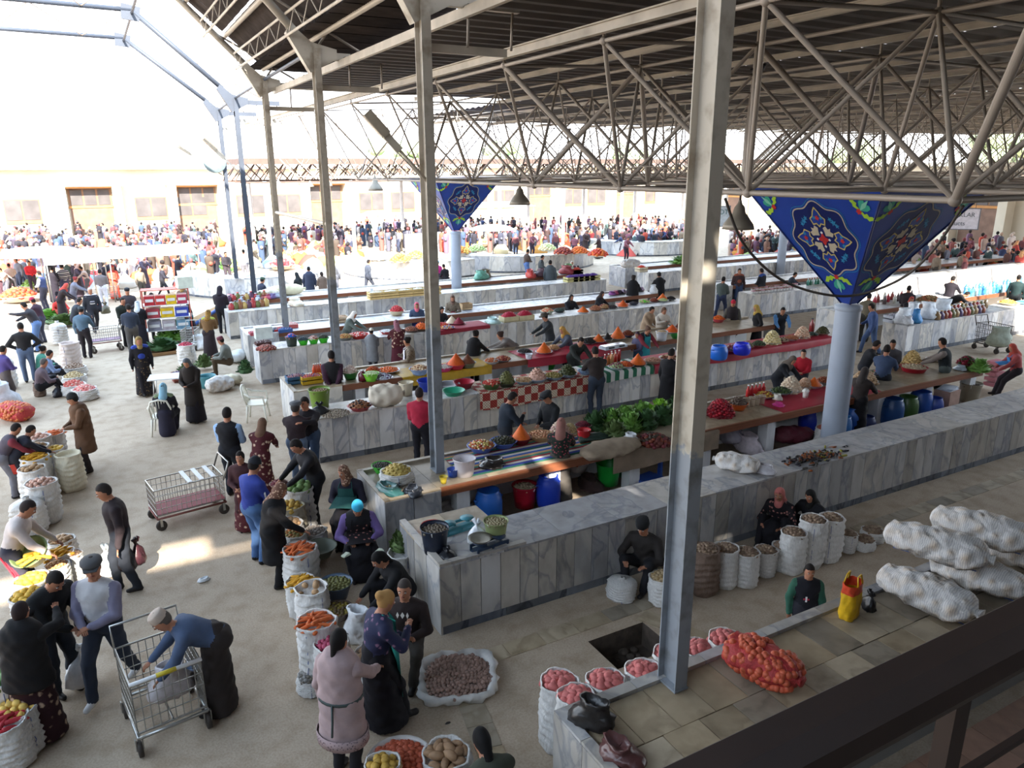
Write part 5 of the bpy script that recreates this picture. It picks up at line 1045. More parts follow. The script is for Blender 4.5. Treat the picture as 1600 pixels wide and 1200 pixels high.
def greens(px, py, r, h, z, label, m=HERB2, n=70, cat='greens', name='herb_bunch', group=None):
    c = snap(at(px, py, z)); t = thing(name, label, cat, (c.x, c.y, z), 0, group); b = MB(); b.lathe([(r*.8, 0), (r*.9, h*.3), (r*.5, h*.7), (0, h*.8)], m, 9); b.obj('stalks', t); b = MB()
    for i in range(n*2):
        a = rr.uniform(0, 6.28); e = rr.uniform(.05, 1.5); d = Vector((math.cos(a)*math.cos(e)*r, math.sin(a)*math.cos(e)*r, math.sin(e)*h)); p = d*rr.uniform(.6, .8); s_ = Vector((-math.sin(a), math.cos(a), rr.uniform(-.3, .5)))*r*rr.uniform(.1, .2); q = d*rr.uniform(1.0, 1.25)+Vector((0, 0, rr.uniform(-.03, .03)))
        b.add([p-s_, p+s_, q+s_*.7, q-s_*.7+Vector((0, 0, .02))], [(0, 1, 2, 3)], m)
    tag(b.obj('leaves', t), None, None, kind='stuff'); return t
greens(628, 858, .17, .25, .6, 'dark green herb sprigs rising from the white sack at the marble corner', HERB, 90)
# spread of walnuts, onions and potatoes in the foreground
c = at(715, 1052, .12); t = thing('spread_sack', 'white sack opened flat under a heap of brown walnuts', 'sack', (c.x, c.y, 0), .15)
b = MB(); q = random.Random(4); wv = lambda tt, z: 1+.1*math.sin(4*tt+.6)+.05*math.sin(11*tt+z*40)+.03*math.sin(23*tt)
b.lathe([(.42, .01), (.5, .02), (.53, .1), (.5, .14), (.44, .1), (.4, .06), (0, .05)], SACKM, 48, wob=wv, sy=.92); b.obj('cloth', t)
heap_items('walnut', (c.x, c.y, .07), .43, 260, 'brown walnut heaped on the white sack opened flat', 'walnut', 'walnuts on the flat sack', .2)
bowl(624, 1188, .33, 'wide white lined basin heaped with copper onions at the bottom edge', '#d3d0cc', None, .1, .3, .0, cat='basin', name='basin', foot=.8, zt=.3)
c = at(624, 1188, .3); heap_items('onion', (c.x, c.y, .25), .3, 95, 'copper onion in the wide basin at the bottom edge', 'onion', 'onions in the wide basin', .35)
sack(598, 1192, .5, .17, 'white sack of golden onions cut by the bottom edge', 'goldonion', 14, 'golden onion cut by the bottom edge')
sack(697, 1175, .35, .24, 'ragged white sack of long potatoes beside the crouching figure', 'ybeet', 16, 'long potato beside the crouching figure')
# red potatoes along the tiled counter
for i, (x, y, h_, r_) in enumerate(((874, 1062, .85, .2), (901, 1085, .95, .19), (947, 1061, .95, .2), (1006, 1045, .95, .19), (1047, 1018, .95, .18), (1091, 1010, .95, .18), (1135, 997, 1.0, .2))):
    sack(x, y, h_, r_, 'white sack of red potatoes at the tiled counter, '+ORD[i]+' from the left', 'redpot', 24, 'red skinned potato in the sacks along the tiled counter')
lying(5.35, 4.5, 1.0, .8, .24, -1.35, 'bulging red net bag of onions on the tiled counter', NET, False, M('#c25a3e', .45, 0, .15), cat='net bag', name='net_bag')
bag(924, 1132, .2, .28, '#2a2726', 'black plastic bag slumped on the corner of the tiled counter', ZT, False, .3); bag(966, 1185, .2, .14, '#5a3836', 'maroon plastic bag flat on the tiled counter end', ZT, False, .3)
c = snap(at(1326, 962, ZT)); t = thing('shopping_bag', 'yellow shopping bag with red top standing on the tiled counter', 'bag', (c.x, c.y, ZT), .3)
def carrier(b, r, h0, h1, m, sd):
    q = random.Random(sd); p = [q.uniform(0, 6) for _ in range(4)]
    wob = lambda a, z: 1/((abs(math.cos(a))**3.2+abs(math.sin(a))**3.2)**(1/3.2))*(1+.05*math.sin(5*a+p[0]+z*22)+.04*math.sin(9*a-z*31+p[1]))*(1-.25*max(0, z-.2))
    b.lathe([(r*(.9 if z < .02 else 1), z) for z in [h0+(h1-h0)*k/9 for k in range(10)]], m, 28, wob=wob, sy=.62)
b = MB(); carrier(b, .15, 0, .33, M('#d0a51f', .4, 0, .12, 14, .5), 3); b.obj('skin', t); b = MB(); carrier(b, .148, .325, .44, M('#c4452a', .4, 0, .2, 20, .5), 3); b.obj('red_print', t)
for sy_ in (-1, 1): b = MB(); b.tube([(-.07, .08*sy_, .42), (-.05, .06*sy_, .54), (.05, .06*sy_, .54), (.07, .08*sy_, .42)], .012, M('#d0a51f', .4), 5, flat=.5); b.obj('handle', t)
bag(1356, 952, .11, .2, '#1e1d20', 'small black bag beside the yellow shopping bag', ZT)
t = bag(1320, 921, .1, .1, '#c8452c', 'scarlet crumpled top of a shopping bag on the tiled counter', ZT+.38, False) if 0 else None
for x, y, L, r_, rz, dz, l in ((7.98, 4.47, 1.1, .27, -1.42, 0, 'lowest and nearest, with blue seam'), (8.5, 4.75, 1.15, .27, -1.2, .36, 'on top at the left of the pile'), (8.95, 4.42, 1.1, .26, -1.35, .0, 'wedged in the middle of the pile'), (9.45, 4.75, 1.15, .27, -1.25, .34, 'on top towards the right edge'), (9.95, 4.45, 1.1, .27, -1.4, .0, 'half cut by the right edge')):
    lying(x, y, ZT, L, r_, rz, 'stuffed white woven sack on the tiled counter, '+l, SACKM, True, dz=dz)
# walnut sellers by the wall
for i, (x, y, h_, r_, cl) in enumerate(((1103, 856, .72, .2, SACKB), (1135, 855, .62, .19, None), (1168, 861, .55, .18, None), (1197, 858, .42, .17, None), (1225, 852, .4, .17, None), (1241, 830, .68, .19, None), (1272, 810, .8, .2, None), (1300, 807, .75, .19, None), (1327, 833, .32, .13, None), (1351, 842, .18, .16, None), (1364, 828, .2, .17, None))):
    sack(x, y, h_, r_, ('dark brown sack' if cl else 'white sack')+' of nuts in the walnut sellers row, '+(ORD+['ninth', 'tenth', 'eleventh'])[i]+' from the left', ['#8a7360', '#7a6352', '#9a836c'], col=cl, seam=i in (6, 7, 8))
sack(1037, 900, .42, .2, 'white sack of pale potatoes at the seated man, beside the column', ['#b09a78', '#a08860']); sack(972, 905, .3, .2, 'low white sack on which the man in black hat sits', None, closed=True)
# ---------------------------------------------------------------- bags and things carried
def held(px, py, z, r, h, col, label, dx=0): return bag(px, py, r, h, col, label, z)
held(200, 890, .28, .14, .42, '#1b181b', 'black plastic bag hanging from the dark jacket man, left one'); held(219, 880, .3, .11, .36, '#3b2026', 'dark red black bag hanging beside the black one')
held(171, 900, .02, .15, .45, '#dfe6e4', 'white carrier bag standing behind the dark jacket man'); held(126, 1070, .05, .16, .45, '#d6d6d8', 'white carrier bag with the maroon skirt woman')
held(165, 490, .35, .2, .4, '#4a4432', 'olive bag carried by the striped jersey man'); held(157, 487, .4, .16, .35, '#b8362c', 'red bag carried by the striped jersey man'); held(1038, 612, .2, .25, .4, '#1c1d18', 'bulging black bag swung by the half hidden figure')
t = bowl(56, 872, .24, 'green plastic basin with yellow carrots tipped by the youth', '#6f7f52', None, .1, .2, .78, cat='basin', name='basin'); t.rotation_euler = (.5, -.35, 0)
c = at(54, 870, .9); heap_items('ycarrot', (c.x, c.y, .9), .15, 8, 'yellow carrot in the tipped green basin', 'carrot', 'carrots in the tipped basin', .1)
bowl(25, 738, .14, 'red plastic bucket beside the boys and sacks', '#c23a30', None, .1, .2, .5, cat='bucket', style='bucket')
for i, (x, y) in enumerate(((541, 868), (593, 862))):
    c = at(x, y, .72); t = thing('banknotes', 'pale banknotes in the '+('left' if i else 'right')+' hand of the turquoise cap woman', 'banknote', (c.x, c.y, .72), .4); b = MB()
    for k in range(3): b.box((0, .01*k, .006*k), (.13, .065, .003), M('#c3cbb8', .8), .15*k)
    b.obj('notes', t)
# litter
for x, y, r_, cl, l in ((318, 907, .1, '#e2e6ea', 'crumpled white plastic scrap on the bare floor'), (700, 1130, .03, '#3a3834', 'small dark pebble near the spread walnuts')):
    c = at(x, y, 0); t = thing('litter', l, 'litter', (c.x, c.y, 0)); b = MB(); crumple(b, r_, r_*.5, M(cl, .6), int(x), False, 9); b.obj('scrap', t)
# ---------------------------------------------------------------- cloths laid on the counters
def cloth(name, label, x0, x1, y, yb, z, drop, m, group=None):
    t = thing(name, label, 'cloth', ((x0+x1)/2, y, z)); b = MB(); n = int((x1-x0)/.25)+2; vs = []
    pr = [(yb-y, .012), (.02, .014), (-.045, .004), (-.055, -.03), (-.05, -drop)]
    for i in range(n):
        u = x0+(x1-x0)*i/(n-1)-(x0+x1)/2
        for k, (yy, zz) in enumerate(pr): vs.append((u, yy-(.018*math.sin(u*9)+.01 if k > 2 else 0), zz+(.02*math.sin(u*2.3) if k == 4 else 0)))
    b.add(vs, [(i*5+k, (i+1)*5+k, (i+1)*5+k+1, i*5+k+1) for i in range(n-1) for k in range(4)], m, True); b.obj('cloth', t); return t
def checks(nt, b):
    t = nt.nodes.new('ShaderNodeTexCoord'); c1 = nt.nodes.new('ShaderNodeTexChecker'); c1.inputs['Scale'].default_value = 5.4; c1.inputs[1].default_value = (*lin('#d8cdb8'), 1); c1.inputs[2].default_value = (*lin('#a04038'), 1)
    c2 = nt.nodes.new('ShaderNodeTexChecker'); c2.inputs['Scale'].default_value = 30; c2.inputs[1].default_value = (*lin('#ffffff'), 1); c2.inputs[2].default_value = (*lin('#c49a90'), 1)
    mp = nt.nodes.new('ShaderNodeMapping'); mp.inputs['Location'].default_value = (.003, .011, .013); nt.links.new(t.outputs['Object'], mp.inputs[0]); nt.links.new(mp.outputs[0], c1.inputs[0]); nt.links.new(mp.outputs[0], c2.inputs[0])
    nt.links.new(mul(nt, c1.outputs[0], c2.outputs[0], .8), b.inputs['Base Color'])
CHK = two_tone('checked_oilcloth', checks)
GST = stripes(['#2f6b50', '#d8d8d4'], 3.6, 0); REDC = M('#a5283a', .5, 0, .12, 2, .2); RAIN = stripes(['#3a4a9a', '#d0c8c0', '#8a3038', '#3a7a6a', '#c8a070', '#3f62b0', '#d8d0c8', '#2f5f50'], 1.7, 1)
cloth('checked_cloth', 'red and cream checked oilcloth hanging over the spice counter front', 7.25, 10.35, 14.86, 15.75, 1.0, .42, CHK)
cloth('striped_cloth', 'green and white striped cloth beside the checked oilcloth', 10.4, 12.3, 14.86, 15.75, 1.0, .22, GST)
cloth('red_cloth', 'long red cloth over the right half of the spice counter', 12.35, 19.3, 14.86, 15.75, 1.0, .2, REDC)
cloth('red_cloth', 'red cloth on the table under the plastic tubs and saffron cone', 9.8, 12.9, 17.08, 18.2, .97, .2, REDC)
cloth('yellow_board_cloth', 'yellow oilcloth edging the table behind the man with clasped hands', 6.2, 8.7, 17.07, 17.9, .97, .22, M('#b08a22', .5))
cloth('rainbow_cloth', 'striped rainbow cloth under the pickle plates on the near table', 4.9, 8.3, 10.62, 11.6, ZT, .01, RAIN)
cloth('red_cloth', 'crimson cloth on the near table behind the ketchup bottles', 12.2, 15.4, 10.45, 11.3, ZT, .02, REDC)
cloth('red_cloth', 'red cloth under the spice trays of the third counter', 8.9, 11.0, 21.68, 22.5, 1.0, .12, M('#8a2030', .6))
# ---------------------------------------------------------------- near wall and table A
OR, SAF, BRN, BLK = '#d2611c', '#c8541a', '#6e3d26', '#26221f'
Bk = dict(style='bucket', cat='bucket')
bowl(655, 868, .19, 'dark navy bucket of water at the marble wall end', '#232a3a', ['#6b6052'], .01, .36, ZT, **Bk); bowl(676, 832, .16, 'bright red basin behind the navy bucket', '#d23a34', None, .1, .12, ZT, cat='basin', name='basin')
bowl(775, 836, .17, 'pale olive green bucket standing on the blue black scale', '#8f9a68', ['#8a7f60'], .01, .22, ZT+.12, **Bk)
bag(745, 848, .13, .3, '#e3e6ea', 'white knotted plastic bag behind the scale pan', ZT); bag(700, 872, .17, .12, '#26272b', 'black bag lying on the marble wall end', ZT, True, .3)
def scale(px, py, rz, m, label, pan=None):
    c = at(px, py, ZT+.02); t = thing('weighing_scale', label, 'scale', (c.x, c.y, ZT+.02), rz)
    b = MB(); b.box((0, 0, .02), (.5, .22, .03), m); b.box((0, .09, .09), (.5, .02, .04), m); b.box((0, -.09, .09), (.5, .02, .04), m); b.obj('base_frame', t)
    for u in (-.24, 0, .24):
        for v_ in (-.09, .09): b = MB(); b.box((u, v_, .06), (.03, .02, .09), m); b.obj('leg', t)
    for u in (-.15, .15): b = MB(); b.lathe([(.02, .1), (.02, .14), (.1, .145), (.1, .155), (0, .16)], m, 12, (u, 0, 0)); b.obj('support', t)
    if pan: b = MB(); b.lathe([(.02, .16), (.12, .18), (.16, .22), (.165, .225), (.12, .19), (0, .17)], M('#9a958a', .4, .4), 16, (-.15, 0, 0)); b.obj('pan', t)
scale(716, 828, .15, M('#3d7d8a', .5), 'turquoise cast weighing scale at the back of the marble end'); scale(765, 858, .12, M('#27384f', .5), 'blue black weighing scale with grey pan', True)
lying(1150, 735, ZT+.03, .75, .2, 2.1, 'white sack of nuts lying on the long marble wall', SACKM, False); bag(1196, 740, .16, .16, '#c9c6cc', 'clear bag of dark beans next to the lying sack', ZT+.03, False, .2)
c = at(1272, 716, ZT+.03); t = thing('pepper_scraps', 'scattered dark peppers and yellow leaves on the marble wall', 'peppers', (c.x, c.y, ZT+.03)); b = MB()
for i in range(150): x, y = rr.gauss(0, .33), rr.gauss(0, .11); b.tube([(x, y, .015), (x+rr.uniform(-.07, .07), y+rr.uniform(-.05, .05), .03), (x+rr.uniform(-.1, .1), y+rr.uniform(-.06, .06), .01)], [.016, .02, .005], rr.choice([M('#25222a', .5), M('#2f2a20', .5), M('#8f8a2c', .5) if x > .05 else M('#25222a', .5), M('#8a4a22', .5)]), 4)
tag(b.obj('scraps', t), None, None, kind='stuff')
bowl(597, 738, .17, 'lime green plastic basin on the near table end', '#43c23a', ['#2a2a22'], .02, .14, ZT, cat='basin', name='basin'); sack(620, 735, .2, .26, 'small white sack of yellow potatoes on the near table end', ['#b8a058', '#9a8a4a'], z0=ZT-.02)
t = bag(608, 768, .35, .14, '#35605f', 'teal plastic bag with rotten quinces on the near table end', ZT, False, .3, fill=['#a08a4a', '#8a6a3a', '#6a5a34']); t.scale.y = .6; bag(650, 775, .2, .13, '#22262e', 'black bag with dark beet on the near table end', ZT, False, .3)
bowl(693, 755, .07, 'small yellow lattice tub at the brown board', '#c9b338', None, .1, .12, ZT, cat='tub', name='tub'); bowl(708, 744, .1, 'blue and yellow yogurt tub behind the white bucket', '#2c4fae', None, .1, .13, ZT, cat='tub', name='tub', style='bucket')
bowl(726, 742, .19, 'big pinkish white bucket on the rainbow cloth', '#d9d2d6', None, .1, .3, ZT, **Bk); bag(768, 728, .25, .14, '#33302f', 'clear sheet with black dried fruit on the rainbow cloth', ZT, False, .2)
for x, y, r_, cl, hp, hh, l, kw in ((745, 700, .26, '#5a78c8', ['#b8683a', '#c8b46a', '#a84a34', '#e0cdb0'], .09, 'mixed pickled vegetables in a blue basin', dict(s=.03, n=70)), (783, 696, .25, '#5a78c8', ['#2c3026', '#3a3a28'], .08, 'dark olives in a blue basin', {}), (812, 692, .2, '#7a2630', [OR], -.28, 'grated orange carrot cone on a dark red pot', {}), (845, 688, .24, '#c9a070', ['#b07a5a', '#c49a78'], .05, 'fried tan pieces on a wicker dish', {})): bowl(x, y, r_, l, cl, hp, hh, .13, ZT, **kw)
def cauli(px, py, r, label, z=ZT, col=('#c9b79c', '#d8c9a8'), h=.3, group=None):
    c = snap(at(px, py, z)); t = thing('cauliflower_heap', label, 'vegetable heap', (c.x, c.y, z), 0, group); b = MB(); mound(b, r, h, list(col), 90, r*.16); tag(b.obj('florets', t), None, None, kind='stuff'); b = MB(); b.lathe([(r*.75, 0), (r*1.03, .06), (r*1.05, .065), (r*.7, .01)], M('#b9c0c8', .4), 16); b.obj('dish', t)
cauli(866, 676, .22, 'heap of pinkish cabbage leaves on the near table', col=('#b89a92', '#c9b4a0')); cauli(890, 678, .16, 'pale yellow cabbage heap next to the pinkish one', col=('#cdb887', '#d8c89a'), h=.22); cauli(880, 692, .13, 'small spotted vegetable dish before the cabbages', col=('#8a8a5a', '#b8a078'), h=.1)
bowl(900, 668, .17, 'pale basket of dark red berries on the near table', '#a89a94', ['#5a1a2a', '#7a2434'], .08, .14, ZT, s=.018, n=80); bowl(912, 690, .13, 'bright red plastic cup bucket at the burlap', '#c22a30', None, .1, .24, ZT, **Bk)
G3 = [HERBD, HERB, HERB2]
for i, (x, y, m, l) in enumerate(((918, 664, HERBD, 'dark parsley heap left of the leeks'), (938, 660, HERBD, 'second dark parsley heap behind the leeks'), (965, 655, HERB2, 'green lettuce bunch behind the burlap sack'), (990, 650, HERB2, 'lettuce bunch next to the black trousers man'), (955, 668, HERB2, 'loose lettuce above the leeks'), (985, 672, HERB2, 'bright lettuce before the beets'), (1010, 668, HERBD, 'dark green chard heap beside the beets'), (1020, 645, M('#86b83a', .6, 0, .2, 15), 'yellow green lettuce, brightest of the greens'), (1048, 640, HERBD, 'dark dill bunch beside the thick column'), (960, 685, HERB, 'low herb bunch before the white bag'), (1035, 660, HERBD, 'dark spinach heap above the beets'))): greens(x, y, .26, .3, ZT, l, m, 80)
c = at(932, 690, ZT); t = thing('leek_bunch', 'bundle of dark leeks with white roots on burlap', 'leeks', (c.x, c.y, ZT), -.3); b = MB()
for i in range(14): b.tube([(-.35, rr.uniform(-.1, .1), .05+.02*(i % 4)), (.1, rr.uniform(-.1, .1), .07+.02*(i % 4)), (.3, rr.uniform(-.08, .08), .1)], [.03, .022, .02], rr.choice([M('#2f4038', .6), M('#3a5444', .6)]), 5); b.ball((.32, rr.uniform(-.09, .09), .1+.02*(i % 3)), .03, M('#c9c4a0', .6), 0)
tag(b.obj('leeks', t), None, None, kind='stuff')
lying(960, 712, ZT-.06, 1.3, .3, .1, 'brown burlap bolster on the edge of the near table', M('#8f7f6c', .9, 0, .12, 6, .5), False, flat=.4, cat='burlap', name='burlap_bolster'); cloth('burlap_cloth', 'brown burlap sheet hanging down the board of the near table', 7.7, 10.3, 10.33, 10.9, ZT-.02, .38, M('#857462', .9, 0, .15, 4, .4))
bag(985, 692, .17, .2, '#cfd3d8', 'clear plastic bag glinting beside the lettuce', ZT, False, .2); t = bowl(1030, 695, .38, 'broad heap of dark red beets with tops before the thick column', '#000000', ['#5a2a24', '#7a3a28', '#3a3024', '#6a2a30'], .14, .1, ZT, style='none', s=.05, n=80, cat='beets', name='beet_heap')
bowl(1125, 648, .33, 'big heap of glossy red peppers right of the thick column', '#222222', ['#8a1424', '#a81c2c', '#6a101c'], .34, .1, ZT, style='none', s=.045, n=120, cat='peppers', name='pepper_heap'); bowl(1153, 640, .2, 'orange plastic bowl with dry grey brown herbs', '#d8672a', ['#5a4a40', '#6a5a4c'], .16, .15, ZT)
def bottle(px, py, z, h, r, col, cap, label, cat='bottle', group=None, liq=None):
    c = snap(at(px, py, z)); t = thing('bottle', label, cat, (c.x, c.y, z), 0, group); b = MB(); b.lathe([(0, 0), (r, .005), (r, h*.62), (r*.4, h*.82), (r*.38, h*.93)], M(col, .25, 0, .05, spec=.6), 10); b.obj('glass', t); b = MB(); b.lathe([(r*.45, h*.92), (r*.45, h), (0, h)], M(cap, .4), 8); b.obj('cap', t); return t
for i in range(5): bottle(1166+i*6, 622-i*1.2, ZT, .32, .045, '#a81e28' if i % 2 else '#b82a2a', '#d8d8d8', 'red ketchup bottle behind the pale jars on the near table', group='ketchup bottles on the near table')
for i in range(4): bowl(1166+i*8, 636-i*1.5, .07, 'squat pale jar in front of the ketchup bottles', '#b9a894', ['#a58f78'], .02, .2, ZT, cat='jar', name='jar', style='bucket', group='pale jars before the ketchup')
for x, y, r_, cl, hp, hh, l, kw in ((1194, 622, .22, '#b9bcc6', ['#b8963a', '#8a3a2c', '#c9a84a'], .08, 'mixed yellow and red salad on a plate by the ketchup bottles', {}), (1220, 616, .24, '#8a9aa4', ['#3a4a2a', '#4f6034', '#222a1c'], .1, 'dark green salad beside the pink white cauliflower', {}), (1271, 606, .2, '#c8ccd4', [OR], -.2, 'orange carrot salad in front of the scarlet boy', {}), (1288, 600, .2, '#9a9aa0', ['#8a4a30'], .1, 'brown salad right of the orange carrot salad', {})): bowl(x, y, r_, l, cl, hp, hh, .08, ZT, **kw)
cauli(1235, 612, .25, 'big pinkish white cauliflower heap on the near table', col=('#d4c0a8', '#e0d2bc'), h=.36); cauli(1257, 606, .18, 'smaller peach coloured heap beside the cauliflower', col=('#c9a284', '#d4b49a'), h=.24)
bowl(1258, 622, .07, 'white tissue cup on the crimson cloth', '#d9d9d2', ['#e6e6e0'], .05, .18, ZT, cat='cup', name='cup', style='bucket'); bag(1217, 634, .16, .06, '#d23a8a', 'magenta cloth crumpled on the crimson cloth', ZT, False, .6, name='cloth_scrap', cat='cloth'); bag(1214, 625, .12, .14, '#dcd8cc', 'cream tissue lump on the crimson cloth', ZT, False, .6, name='tissue', cat='tissue')
cauli(1350, 598, .3, 'tan heap of cabbage beside the slate blue jacket', col=('#b89a78', '#c4a888'), h=.3); bowl(1372, 590, .24, 'red and green radish salad at the slate blue jacket', '#6a6a4a', ['#b0404a', '#5a6a3a', '#d8c0b0'], .1, .08, ZT); bowl(1455, 562, .24, 'radishes on a plate behind the fawn sleeved arm', '#d8d4d4', ['#b83a44', '#e0c8c0'], .07, .06, ZT)
bowl(1427, 580, .32, 'wide red basin with pale noodles in front of the fawn sleeved man', '#b02434', ['#c4b498'], .06, .12, ZT, cat='basin', name='basin', foot=.8); cauli(1424, 572, .25, 'tall golden noodle heap behind the red basin', col=('#cdb078', '#c4a468'), h=.42)
bowl(1533, 570, .24, 'basket heaped with crimson beets at the right table end', '#5a4a38', ['#8a1c34', '#6a1428', '#3f4a2a'], .2, .12, ZT, s=.05); greens(1562, 574, .3, .25, ZT, 'green herbs beside the crimson beet basket', HERB2, 60); bag(1500, 578, .18, .12, '#c9d6e4', 'pale blue plastic sheet before the beet basket', ZT, False, .3)
b1 = M('#b06a72', .6); c = at(1552, 600, .2); t = thing('crate', 'pink slatted crate standing at the right end of the near table', 'crate', (c.x, c.y, .1))
for k in range(5): b = MB(); b.box((0, 0, .12+k*.15), (.45, .3, .09), b1); b.obj('slat', t)
# under the near table
sack(705, 790, .5, .24, 'white sack with open neck under the near table', None, z0=.0); bag(722, 812, .2, .3, '#c3d0d6', 'pale blue white bag under the near table', .1, False)
def barrel(px, py, z, r, h, col, label, ring=False, lid=None):
    c = at(px, py, z+h); t = thing('barrel', label, 'barrel', (c.x, c.y, z)); m = M(col, .35, 0, .06, 4, spec=.5); b = MB(); b.lathe([(0, 0), (r*.82, .005), (r*.95, h*.15), (r, h*.4), (r, h*.65), (r*.9, h*.85), (r*.78, h*.93), (r*.8, h), (r*.7, h), (r*.68, h*.9), (0, h*.88)], m, 20); b.obj('shell', t)
    for sd in (-1, 1): b = MB(); b.tube([(r*.9*sd, -.05, h*.75), (r*1.12*sd, 0, h*.75), (r*.9*sd, .05, h*.75)], .015, m, 5); b.obj('handle', t)
    if lid: b = MB(); b.lathe([(r*.9, h), (r, h+.01), (r*1.0, h+.04), (r*.85, h+.05), (0, h+.03)], M(lid, .4), 20); b.obj('lid', t)
for a in ((763, 765, .1, .24, .62, '#2360b4', 'blue barrel in the shelf under the near table'), (857, 742, .12, .22, .62, '#1f3fb0', 'bright blue barrel in front of the grey skirt woman'), (706-0+0, 0, 0, 0, 0, 0, 0)):
    if a[3]: barrel(*a)
for x, y, r_, h_, cl, l in ((1268, 640, .26, .55, '#2b3fb4', 'royal blue bin with magenta rim beside the round pillar'), (1318, 650, .2, .6, '#2a68a8', 'blue barrel just right of the round pillar'), (1338, 636, .24, .65, '#1f58a8', 'big blue barrel behind the black skirt'), (1355, 650, .2, .4, '#1c2c5c', 'navy tub below the black skirt'), (1396, 622, .27, .65, '#204a80', 'dark blue barrel, left of the green one'), (1420, 619, .25, .62, '#3d5c2c', 'dark green barrel between blue ones'), (1441, 611, .27, .66, '#1f4a9a', 'blue barrel tied with pale cloth'), (1462, 621, .2, .5, '#1c3c90', 'small blue barrel right of the tied one')): barrel(x, y, .12, r_, h_, cl, l, lid='#c86ac0' if 'magenta' in l else None)
c = at(1480, 612, .6); t = thing('storage_box', 'dusty pink box topped with folded papers in the passage', 'box', (c.x, c.y, .12), .1); b = MB(); b.box((0, 0, .27), (.5, .4, .54), M('#a98a7c', .8)); b.obj('box', t)
for k in range(3): b = MB(); b.box((.02*k, 0, .55+.02*k), (.45, .33, .015), M('#d4dae4', .6), .1*k); b.obj('paper', t)
bowl(1513, 628, .26, 'grey metal pot with orange base at the passage end', '#8a8272', ['#5a4a40'], .02, .5, .12, **Bk)
bowl(820, 790, .23, 'red basket bucket with pale shavings in the passage', '#b01c30', ['#c4b090', '#a8987a'], .06, .4, .12, **Bk); bowl(950, 755, .24, 'green bucket with looped handle in the passage', '#1f9a3a', None, .1, .42, .12, **Bk); barrel(978, 705, .12, .26, .5, '#1f7a58', 'round teal green tub under the burlap sheet')
bag(922, 762, .35, .2, '#3a2826', 'heap of dark brown cloth on the plank floor', .12, False, .9, name='cloth_heap', cat='cloth'); bag(712+185, 735, .28, .3, '#c9ccd2', 'stack of white and red basins beside the grey skirt', .12, False) if 0 else bowl(903, 735, .24, 'white basin stacked on a blue one under the near table', '#d4d6da', ['#8a2a2c'], .02, .2, .25, cat='basin', name='basin')
c = at(1022, 748, .15); t = thing('platform_scale', 'blue platform scale with slanted dial on the plank floor', 'scale', (c.x, c.y, .12), .2); bl = M('#2a4a94', .5)
b = MB(); b.box((-.15, 0, .06), (.5, .42, .08), bl); b.obj('platform', t); b = MB(); b.box((.17, 0, .4), (.07, .07, .75), bl); b.obj('post', t); b = MB(); b.box((.1, 0, .8), (.34, .2, .05), WHITE); b.obj('dial', t)
bag(1143, 690, .3, .4, '#a8a4b0', 'clear bag of bottles under the near table, right of the column', .3, False, .2); bag(1168, 705, .38, .4, '#cfc4ca', 'white bag printed red under the near table', .12, False, .5); lying(1238, 690, .2, .9, .24, -.35, 'maroon net sack of onions under the near table', M('#5c2430', .5, 0, .25, 40, .5), False, cat='net sack', name='net_sack'); sack(1290, 668, .5, .2, 'printed white sack of red beans by the round pillar', ['#a05a48'], z0=.12)
# ---------------------------------------------------------------- second island: spice counter (front wall) and table behind it
Z2 = ZT
bowl(500, 635, .23, 'green yellow bucket of seeds on the spice counter end', '#6f8a34', ['#8a7458'], .02, .4, Z2, **Bk); bag(500, 647, .18, .22, '#1d1f22', 'black plastic bag at the spice counter end', Z2); bowl(528, 650, .34, 'flat heap of speckled sunflower seeds on the counter', '#222222', ['#8f8272', '#7a6c5c', '#a89a88'], .06, .1, Z2, style='none', s=.02, n=120, cat='seeds', name='seed_heap')
bowl(568, 645, .26, 'red tray with dark bags on the spice counter', '#a82c30', ['#8a5a3a', '#2a2426'], .12, .1, Z2); lying(606, 635, Z2, .75, .27, -.2, 'big cream cloth bundle on the spice counter', M('#c9bfae', .9, 0, .06, 5, .4), False, cat='bundle', name='cloth_bundle', flat=.9); bowl(635, 617, .17, 'cream bucket behind the red jacket man', '#cfc4ac', None, .1, .3, Z2, **Bk)
